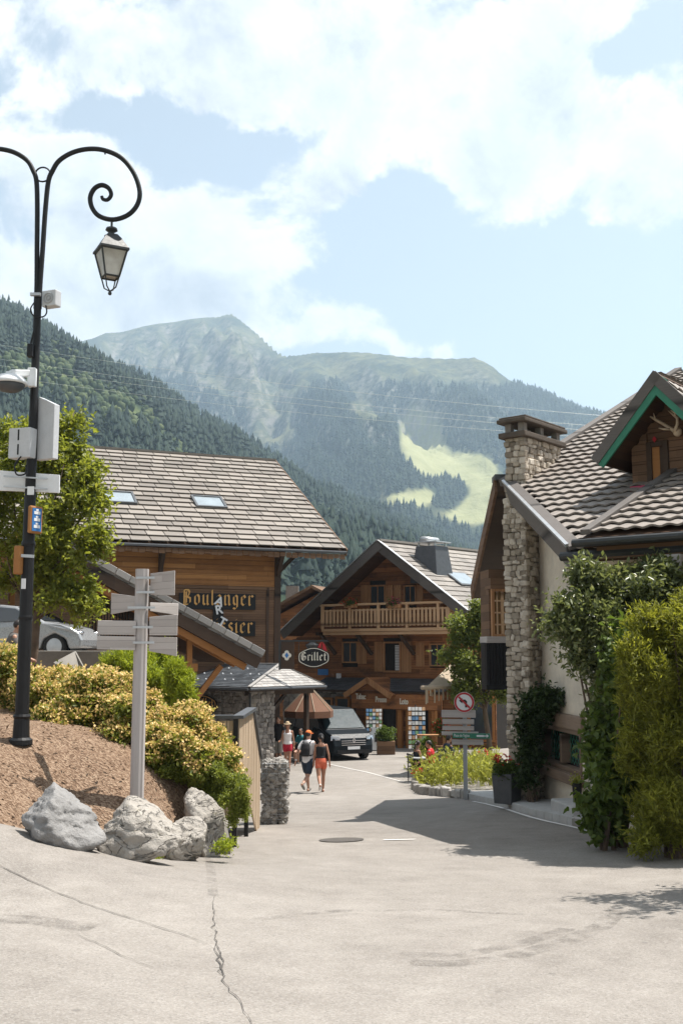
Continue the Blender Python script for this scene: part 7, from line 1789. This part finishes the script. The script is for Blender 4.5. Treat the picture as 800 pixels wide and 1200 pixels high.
# brown parasol by the kiosk
pc = at(362, 822, 43.0); g = gz(pc.x, pc.y); pa = thing('parasol', 'large brown canvas parasol between the kiosk and the dark van', 'parasol', (pc.x, pc.y, g)); zt_ = at(352, 811, 43).z + .25; ze_ = at(362, 833, 43).z; w = .9
mb = MB(); mb.tube([(pc.x, pc.y, g), (pc.x, pc.y, zt_)], .035, 8); mb.build('pole', M['timber'], pa)
A = [Vector((pc.x + w * math.cos(a) * 1.1, pc.y + w * math.sin(a), ze_)) for a in np.linspace(0, 2 * math.pi, 9)[:8] + .25]; mb = MB(); tip_ = Vector((pc.x, pc.y, zt_)); mb.add(A + [a - Z * .25 for a in A] + [tip_], [(i, (i + 1) % 8, 16) for i in range(8)] + [(i, 8 + i, 8 + (i + 1) % 8, (i + 1) % 8) for i in range(8)]); mb.build('canopy', M['awning'], pa, recalc=False)
mb = MB()
for a in A: mb.tube([tip_ + Z * .012, a + Z * .012], .018, 5)
mb.build('seam_tape', M['canvas'], pa)
# shop furniture
def planterbox(label, u, v, Y, w, h, seed):
    p = on_ground(u, v, Y); o = thing('planter', label, 'planter', p); mb = MB(); mb.box(p + Z * h * .25, (w, w * .7, h * .5)); mb.build('trough', M['wood_dark'], o, bev=.02); pos, ld, nn, tip, ax, r = twigs([(p + Z * h * .72, (w * .5, w * .4, h * .34))], 300, 6, .1, seed=seed); leaf_mesh('leaves', pos, ld, nn, np.full(len(pos), .1), np.full(len(pos), .06), M['vine'], o)
planterbox('box planter with a round green shrub before the shop door', 452, 881, 45.5, .75, 1.1, 90)
planterbox('box planter with a low green shrub near the café tables', 497, 884, 38.5, .7, 1.0, 91)
o = thing('notice_board', 'white standing notice board beside the round shrub planter', 'board', on_ground(442, 878, 46.5)); p = Vector(o.location); mb = MB(); mb.prism([p + Vector((-.28, 0, .1)), p + Vector((.28, -.1, .1)), p + Vector((.28, .05, 1.05)), p + Vector((-.28, .15, 1.05))], (0, .03, 0)); mb.build('panel', M['white'], o); mb = MB(); mb.prism([p + Vector((-.12, -.06, .45)), p + Vector((.12, -.1, .45)), p + Vector((.1, -.02, .75)), p + Vector((-.1, .03, .75))], (0, -.01, 0)); mb.build('picture', M['dark'], o); mb = MB(); mb.beam(p + Vector((-.25, .1, 1.0)), p + Vector((-.25, .4, 0)), .04, .04); mb.beam(p + Vector((.25, 0, 1.0)), p + Vector((.25, .3, 0)), .04, .04); mb.build('leg', M['timber'], o)
cards = [plain('card_%s' % n_, c, .5) for n_, c in (('pale', (.6, .6, .58)), ('blue', (.12, .25, .42)), ('warm', (.5, .3, .16)), ('green', (.14, .28, .14)))]
def rack(label, u, v, Y, h, seed):
    p = on_ground(u, v, Y); o = thing('postcard_rack', label, 'rack', p, 'postcard racks at the shop'); mb = MB(); mb.tube([p, p + Z * h], .025, 6); mb.lathe([(.25, 0), (.25, .03), (.05, .06)], p, 12); mb.build('stand', M['iron'], o)
    r = random.Random(seed); mb = MB()
    for i in range(9):
        for k in range(5): mb.mi = r.choice((0, 0, 0, 1, 2, 3)); x = -.3 + k * .14; mb.obox(p + Vector((x, -.12 - .05 * (k % 2), .35 + i * (h - .4) / 9)), Vector((.12, -.01, 0)), Vector((.0, .012, 0)), Vector((0, .04, (h - .4) / 9 * .72)))
    mb.build('postcard', cards, o)
rack('postcard rack by the post between the van and the notice board', 437, 876, 47.5, 1.9, 1); rack('taller postcard rack beside the café end of the shop front', 487, 876, 44.0, 2.1, 2)
def table(label, u, v, Y):
    p = on_ground(u, v, Y); o = thing('cafe_table', label, 'table', p); mb = MB(); mb.lathe([(.4, .72), (.4, .75)], p, 18); mb.build('table_top', M['grey'], o); mb = MB(); mb.tube([p + Z * .02, p + Z * .72], .03, 8); mb.lathe([(.22, 0), (.22, .02), (.05, .04)], p, 12); mb.build('base', M['iron'], o); return o
def chair(label, p, rz, mat, gname='café chairs'):
    o = thing('cafe_chair', label, 'chair', p, gname); Mr = Matrix.Rotation(rz, 3, 'Z'); X, Yv = Mr @ Vector((1, 0, 0)), Mr @ Vector((0, 1, 0)); mb = MB(); mb.obox(p + Z * .44 - X * .2 - Yv * .2, X * .4, Yv * .4, Z * .03); mb.build('seat', mat, o); mb = MB()
    for k in range(4): mb.obox(p + Z * (.56 + k * .08) - X * .19 - Yv * (.2 + .012 * k), X * .38, Yv * .02, Z * .05)
    mb.build('backrest', mat, o)
    for sx in (-1, 1):
        for sy in (-1, 1): mb = MB(); mb.beam(p + X * sx * .18 + Yv * sy * .18, p + X * sx * .18 + Yv * sy * (.18 if sy > 0 else .2) + Z * (.44 if sy > 0 else .86), .025, .025); mb.build('leg', M['iron'], o)
    return o
tA = table('round grey café table at the kerb in front of the seated woman in black', 496, 887, 34.0); tB = table('café table under the brown parasol beside the kiosk', 350, 884, 42.0)
st = thing('shop_stand', 'open wooden display stand on the café terrace', 'stand', on_ground(505, 884, 39.0)); p = Vector(st.location); mb = MB()
for z_ in (.35, .75, 1.15): mb.box(p + Z * z_, (1.0, .4, .04))
mb.build('shelf', M['shutter'], st); 
for sx in (-.46, .46):
    for sy in (-.17, .17): mb = MB(); mb.box(p + Vector((sx, sy, .58)), (.06, .06, 1.16)); mb.build('leg', M['shutter'], st)
hb_ = thing('hanging_basket', 'hanging basket of red flowers over the café terrace', 'hanging basket', at(517, 852, 38.4)); p = Vector(hb_.location); pos, ld, nn, tip, ax, r = twigs([(p, (.32, .32, .3))], 160, 6, .09, seed=8); leaf_mesh('leaves', pos, ld, nn, np.full(len(pos), .09), np.full(len(pos), .05), M['vine'], hb_); T_ = np.repeat(tip[::3], 3, 0); T_ = T_ + r.normal(size=T_.shape) * .03; leaf_mesh('blossoms', T_, r.normal(size=T_.shape), r.normal(size=T_.shape), np.full(len(T_), .09), np.full(len(T_), .07), M['redf'], hb_); mb = MB(); mb.lathe([(.04, -.2), (.2, -.05), (.22, .0)], p, 12); mb.tube([p, p + Z * .9], .01, 5); mb.build('basket', M['timber'], hb_)
# power lines across the valley
for i, (v0, v1, Y0, Y1) in enumerate(((398, 486, 190, 150), (416, 497, 190, 150), (424, 502, 190, 150), (438, 508, 190, 150))):
    a, b_ = at(-260, v0 - 40, Y0), at(1010, v1 + 22, Y1); mb = MB(); n = 24; mb.tube([a.lerp(b_, k / n) - Z * (9 * 4 * (k / n) * (1 - k / n) * .35) for k in range(n + 1)], .022, 4); o = mb.build('power_line', M['lgrey']); tag(o, 'thin overhead power cable crossing in front of the mountain', 'cable', 'power cables over the valley')
# ================================================================ people
def person(label, loc, heading, H=1.72, female=False, legs=((18, 4), (-16, 26)), arms=((-18, 14, 12), (16, 22, 12)), lean=4, seated=False, skin='skin', top=None, bottom=None, shoes=None, hair=None, extra=(), head_yaw=0, shorts_len=.42, sleeve=0.0):
    s = H / 1.75; root = thing('person', label, 'person', loc); root.rotation_euler = (0, 0, 0)
    Mh = Matrix.Rotation(heading, 3, 'Z')          # local +Y forward
    hipz, hw, sw = .93, (.085 if female else .09), (.165 if female else .19)
    L1, L2 = .44, .41
    def leg(side, th, kf):
        h = Vector((side * hw, 0, hipz)); a = R(th); k = h + Vector((0, math.sin(a) * L1, -math.cos(a) * L1)); c = R(th - kf); an = k + Vector((0, math.sin(c) * L2, -math.cos(c) * L2)); return h, k, an, c
    if seated: legs = ((82, 80), (78, 92))
    lg = [leg(-1, *legs[0]), leg(1, *legs[1])]
    low = min(l[2].z for l in lg) - .075; dz = -low
    if seated: dz = -(hipz - .50)
    lr_ = R(-lean); Ml = Matrix.Rotation(lr_, 3, 'X'); pv = Vector((0, 0, hipz))
    U = lambda p: pv + Ml @ (Vector(p) - pv)       # upper body leans
    T = lambda p: Vector(loc) + Mh @ ((Vector(p) + Vector((0, 0, dz))) * s)
    def loft(mb, rings, f=U, n=16):
        vs = []; m = len(rings)
        for z, rx, ry, cy in rings:
            for k in range(n): a = 2 * math.pi * k / n; vs.append(T(f((rx * math.cos(a), cy + ry * math.sin(a), z))))
        mb.add(vs, [(i * n + k, i * n + (k + 1) % n, (i + 1) * n + (k + 1) % n, (i + 1) * n + k) for i in range(m - 1) for k in range(n)] + [tuple(range(n - 1, -1, -1)), tuple((m - 1) * n + k for k in range(n))])
    def limb(mb, pts, rs, n=10):
        mb.tube([T(p) for p in pts], [r * s for r in rs], n)
        for p, r in ((pts[0], rs[0]), (pts[-1], rs[-1])): mb.ball(T(p), r * s * .98, 10, 6)
    def fin(mb, name, mat, vox=.011, it=3):
        o = mb.build(name, mat, root, smooth=True); rm = o.modifiers.new('merge', 'REMESH'); rm.mode = 'VOXEL'; rm.voxel_size = vox; rm.use_smooth_shade = True; sm = o.modifiers.new('smooth', 'SMOOTH'); sm.iterations = it; sm.factor = .5; return o
    hp = .155 if female else .15; wa = .118 if female else .14; chx = .145 if female else .175
    torso = [(.84, hp * .8, .095, 0), (.92, hp, .115, -.005), (1.0, hp * .97, .108, 0), (1.1, wa, .09, .005), (1.22, wa * 1.08, .1, .005), (1.33, chx, .112, .005), (1.42, sw * .92, .09, -.005), (1.47, sw * .55, .07, -.01), (1.5, .06, .06, -.005)]
    arm_j = []
    for side, (sh, el, ab) in zip((-1, 1), arms):
        S0 = Vector((side * (sw - .01), -.005, 1.42)); a = R(sh); b = R(ab); d = Vector((side * math.sin(b), math.sin(a) * math.cos(b), -math.cos(a) * math.cos(b))); E = S0 + d * .29; a2 = R(sh + el); d2 = Vector((side * math.sin(b) * .5, math.sin(a2), -math.cos(a2))).normalized(); Wt = E + d2 * .25; arm_j.append((S0, E, Wt, d2, side))
    mb = MB(); loft(mb, torso)
    fr_ = .9 if female else 1.0
    for (h, k, an, c) in lg:
        limb(mb, [h + Vector((0, 0, -.02)), h.lerp(k, .5), k, k.lerp(an, .3), k.lerp(an, .75), an], [.088, .078 * (1.02 if female else 1), .055, .055, .042, .036])
        ft = Vector((0, math.cos(c * .6), math.sin(c * .6))) if not seated else Vector((0, 1, 0)); limb(mb, [an + Vector((0, 0, -.03)) - ft * .05, an + ft * .06 + Vector((0, 0, -.045)), an + ft * .15 + Vector((0, 0, -.055))], [.038, .036, .024])
    for (S0, E, Wt, d2, side) in arm_j:
        limb(mb, [U(S0), U(S0.lerp(E, .5)), U(E), U(E.lerp(Wt, .35)), U(Wt)], [.05 * fr_, .043 * fr_, .036 * fr_, .036 * fr_, .025])
        pal = Wt + d2 * .05; limb(mb, [U(Wt), U(pal), U(Wt + d2 * .085)], [.024, .03, .028])
        sd_ = Vector((0, 1, 0)).cross(d2).normalized() if abs(d2.y) < .9 else Vector((1, 0, 0)); fw_ = d2.cross(sd_).normalized()
        for i, ln in enumerate((.062, .075, .07, .055)):
            o_ = Wt + d2 * .085 + fw_ * (.026 - .0175 * i); bend = d2 * .8 - sd_ * side * .0 + sd_ * (-side) * .35; limb(mb, [U(o_), U(o_ + d2 * ln * .5), U(o_ + d2 * ln * .5 + bend.normalized() * ln * .5)], [.010, .009, .008], 6)
        o_ = Wt + d2 * .03 + fw_ * .028; limb(mb, [U(o_), U(o_ + d2 * .03 + fw_ * .025), U(o_ + d2 * .062 + fw_ * .03)], [.012, .010, .009], 6)
    Hd = Matrix.Rotation(R(head_yaw), 3, 'Z'); hc = Vector((0, .015, 1.635)); HT = lambda p: T(U(hc + Hd @ Vector(p)))
    limb(mb, [U((0, -.01, 1.45)), U((0, 0, 1.55))], [.058 * fr_, .052 * fr_])
    def hball(mb, c, rad): 
        b0 = len(mb.v); mb.ball((0, 0, 0), rad, 16, 12); mb.v[b0:] = [tuple(HT(Vector(v) + Vector(c))) for v in mb.v[b0:]]
    hball(mb, (0, 0, .02), (.075, .092, .098)); hball(mb, (0, .022, -.05), (.056, .066, .062)); hball(mb, (0, .09, -.01), (.014, .022, .026)); hball(mb, (0, .085, -.055), (.026, .012, .010)); hball(mb, (-.076, -.005, 0), (.012, .02, .03)); hball(mb, (.076, -.005, 0), (.012, .02, .03))
    fin(mb, 'body', M[skin], .009, 2)
    for e in (-1, 1):
        mb = MB(); hball(mb, (e * .03, .081, .018), (.013, .008, .008)); mb.build('eye', M['hair'], root, smooth=True)
    mb = MB(); hball(mb, (0, .0925, -.056), (.022, .006, .005)); mb.build('lips', M['lips'], root, smooth=True)
    if top:
        mat, z0, z1 = top; mb = MB(); zt = [t_ for t_ in torso if z0 - .01 <= t_[0] <= z1 + .01]; q = [(z0,) + tuple(np.array([np.interp(z0, [t_[0] for t_ in torso], [t_[j] for t_ in torso]) for j in (1, 2, 3)]))] + [t_ for t_ in zt if t_[0] > z0 + .01]
        if z1 < 1.46: q = [t_ for t_ in q if t_[0] < z1 - .01] + [(z1,) + tuple(np.interp(z1, [t_[0] for t_ in torso], [t_[j] for t_ in torso]) for j in (1, 2, 3))]
        loft(mb, [(z, rx + .018, ry + .020, cy) for z, rx, ry, cy in q])
        for (S0, E, Wt, d2, side) in arm_j:
            if sleeve > 0: limb(mb, [U(S0 + Vector((-side * .03, 0, .0))), U(S0.lerp(E, sleeve * .5)), U(S0.lerp(E, sleeve))], [.068, .064, .062])
            elif z1 < 1.46:
                x = side * .085
                for yy in (-.075, .085): limb(mb, [U((x, yy * 1.1, z1 - .04)), U((x * 1.02, yy * .6, 1.445)), U((x * 1.02, 0, 1.475))], [.02, .02, .02], 8)
        fin(mb, 'top', mat, .012)
    if bottom:
        mb = MB(); loft(mb, [(.84, hp * .85 + .02, .115, 0), (.92, hp + .02, .132, -.005), (1.0, hp + .012, .124, 0), (1.05, hp * .93 + .006, .112, .003)], f=(lambda p: p) if seated else U)
        for (h, k, an, c) in lg: limb(mb, [h + Vector((0, 0, .0)), h.lerp(k, shorts_len * .5), h.lerp(k, shorts_len)], [.104, .104, .102 - .02 * max(0, shorts_len - .5)])
        fin(mb, 'shorts', bottom, .012)
    for (h, k, an, c) in lg:
        if not shoes: continue
        mb = MB(); ft = Vector((0, math.cos(c * .6), math.sin(c * .6))) if not seated else Vector((0, 1, 0)); limb(mb, [an + Vector((0, 0, .01)), an - ft * .03 + Vector((0, 0, -.035)), an + ft * .06 + Vector((0, 0, -.04)), an + ft * .15 + Vector((0, 0, -.048))], [.044, .044, .044, .034]); fin(mb, 'shoe', shoes, .011)
    if hair:
        style, mat = hair; mb = MB(); hball(mb, (0, -.018, .035), (.084, .092, .095))
        if style == 'pony': b0 = HT((0, -.10, .03)); mb.tube([b0, HT((0, -.15, .0)), HT((0, -.15, -.1)), HT((.01, -.13, -.22))], [.028 * s, .032 * s, .028 * s, .01 * s], 8)
        if style == 'long': hball(mb, (0, -.05, -.06), (.085, .06, .12))
        fin(mb, 'hair', mat, .012, 2)
    for ex in extra:
        mb = MB()
        if ex[0] == 'cap':
            hball(mb, (0, -.005, .055), (.088, .10, .085)); 
            b0 = len(mb.v); mb.ball((0, 0, 0), (.07, .085, .012), 14, 6); mb.v[b0:] = [tuple(HT(Vector(v) + Vector((0, .115 if ex[2] > 0 else -.11, .05)))) for v in mb.v[b0:]]; fin(mb, 'cap', ex[1], .011, 1)
        if ex[0] == 'hat':
            hball(mb, (0, 0, .085), (.085, .09, .075)); hball(mb, (0, 0, .06), (.15, .16, .012)); fin(mb, 'hat', ex[1], .010, 1)
        if ex[0] == 'backpack':
            loft(mb, [(1.04, .10, .05, -.17), (1.06, .135, .085, -.175), (1.25, .145, .095, -.175), (1.38, .12, .075, -.165), (1.43, .05, .03, -.15)]); bp_ = fin(mb, 'backpack', ex[1], .013)
            mb = MB()
            for e in (-1, 1): mb.tube([T(U(p)) for p in ((e * .1, -.11, 1.42), (e * .105, -.02, 1.475), (e * .11, .09, 1.40), (e * .12, .125, 1.25), (e * .15, .05, 1.1), (e * .12, -.1, 1.07))], .02 * s, 8)
            mb.build('strap', ex[1], bp_, smooth=True)
        if ex[0] == 'wristband': S0, E, Wt, d2, side = arm_j[0]; mb.tube([T(U(Wt - d2 * .035)), T(U(Wt - d2 * .0))], .031 * s, 10); mb.build('wristband', ex[1], root)
    return root
M['lips'] = plain('lips', (.32, .10, .08), .5)
white_c, black_c, navy_c, coral_c, redc = cloth('white_cotton', (.75, .72, .72)), cloth('black_cotton', (.014, .014, .016)), cloth('navy_cotton', (.02, .03, .05)), cloth('coral_cotton', (.58, .125, .065)), cloth('crimson_cotton', (.40, .01, .03))
orange_c, shoe_c, teal_c, brown_c, tshoe, straw = cloth('orange_cap', (.72, .17, .04)), cloth('grey_shoe', (.20, .19, .17)), cloth('teal_cotton', (.03, .20, .24)), cloth('taupe_shirt', (.10, .09, .082)), cloth('white_shoe', (.6, .58, .55)), cloth('straw', (.40, .30, .19))
def gpt(u, v, Y): return on_ground(u, v, Y)
HA = math.atan2(-1, .12)      # not used: headings below are turns of +Y
person('walking man in white T-shirt and orange cap with black backpack', gpt(360, 924, 31.2), R(-22), 1.78, False, ((24, 8), (-22, 42)), ((-24, 14, 14), (14, 24, 10)), 5, False, 'skin', (white_c, .86, 1.5), navy_c, shoe_c, ('short', M['hair']), (('cap', orange_c, 1), ('backpack', black_c), ('wristband', white_c)), -14, .72, .62)
person('walking woman in black tank top and coral shorts beside the man with the backpack', gpt(376, 924, 31.0), R(8), 1.66, True, ((-20, 38), (16, 4)), ((4, 12, 8), (-10, 20, 14)), 3, False, 'skin_tan', (black_c, 1.04, 1.38), coral_c, tshoe, ('pony', M['hair']), (('cap', black_c, 1),), 10, .34, 0)
person('woman in white tank top and red shorts walking out from the kiosk', gpt(337, 893, 38.0), R(172), 1.70, True, ((14, 4), (-12, 24)), ((-6, 14, 10), (10, 75, 12)), 3, False, 'skin_tan', (white_c, .98, 1.38), redc, M['hair'] and cloth('brown_shoe', (.07, .035, .025)), ('long', plain('brown_hair', (.08, .045, .025), .55)), (('hat', straw),), 0, .36, 0)
person('standing man in dark clothes in the shade beside the kiosk pillar', gpt(326, 884, 40.5), R(160), 1.76, False, ((3, 2), (-3, 3)), ((5, 20, 8), (12, 60, 10)), 0, False, 'skin', (black_c, .86, 1.5), cloth('pale_trousers', (.30, .28, .25)), shoe_c, ('short', M['hair']), (), 0, .98, .7)
p = gpt(354, 886, 41.6); chair('dark café chair of the seated person in teal by the kiosk', p, R(150), M['timber']); person('seated person in teal shirt under the brown parasol', p, R(150), 1.7, False, seated=True, arms=((20, 60, 10), (25, 55, 10)), lean=8, top=(teal_c, .88, 1.5), bottom=redc, shoes=shoe_c, hair=('short', M['hair']), sleeve=.6)
p = gpt(487, 889, 34.2); chair('metal café chair of the seated woman in black at the kerb table', p, R(-70), M['iron']); person('seated dark haired woman in black top at the kerb table', p, R(-70), 1.66, True, seated=True, arms=((25, 55, 12), (20, 70, 12)), lean=6, skin='skin_tan', top=(black_c, .9, 1.38), bottom=navy_c, shoes=shoe_c, hair=('pony', M['hair']), head_yaw=25)
p = gpt(507, 889, 33.6); chair('metal café chair of the person in the red shirt', p, R(75), M['iron']); person('seated person in bright red shirt behind the perennial bed', p, R(75), 1.7, False, seated=True, arms=((25, 60, 12), (25, 60, 12)), lean=10, skin='skin_tan', top=(cloth('red_shirt', (.45, .012, .015)), .88, 1.5), bottom=navy_c, shoes=shoe_c, hair=('short', M['hair']), sleeve=.7)
p = gpt(522, 884, 36.0); chair('metal café chair of the person in dark shirt by the direction boards', p, R(-60), M['iron']); person('seated person in dark shirt half hidden by the direction boards', p, R(-60), 1.72, False, seated=True, arms=((25, 60, 12), (25, 60, 12)), lean=10, top=(navy_c, .88, 1.5), bottom=black_c, shoes=shoe_c, hair=('short', M['hair']), sleeve=.7)
q = at(8, 790, 20.5); zb_ = bz(q.x, q.y); sb_ = thing('garden_bench', 'plain wooden bench behind the spirea bushes', 'bench', (q.x, q.y, zb_)); mb = MB(); mb.box((q.x, q.y, zb_ + .42), (1.4, .42, .05)); mb.build('seat', M['timber'], sb_)
for sx in (-.6, .6): mb = MB(); mb.box((q.x + sx, q.y, zb_ + .2), (.08, .36, .4)); mb.build('leg', M['timber'], sb_)
person('dark haired person in taupe shirt sitting behind the spirea bushes', (q.x, q.y, zb_), R(-70), 1.74, False, seated=True, arms=((20, 50, 10), (25, 50, 10)), lean=14, top=(brown_c, .88, 1.5), bottom=black_c, shoes=shoe_c, hair=('short', M['hair']), sleeve=.7)
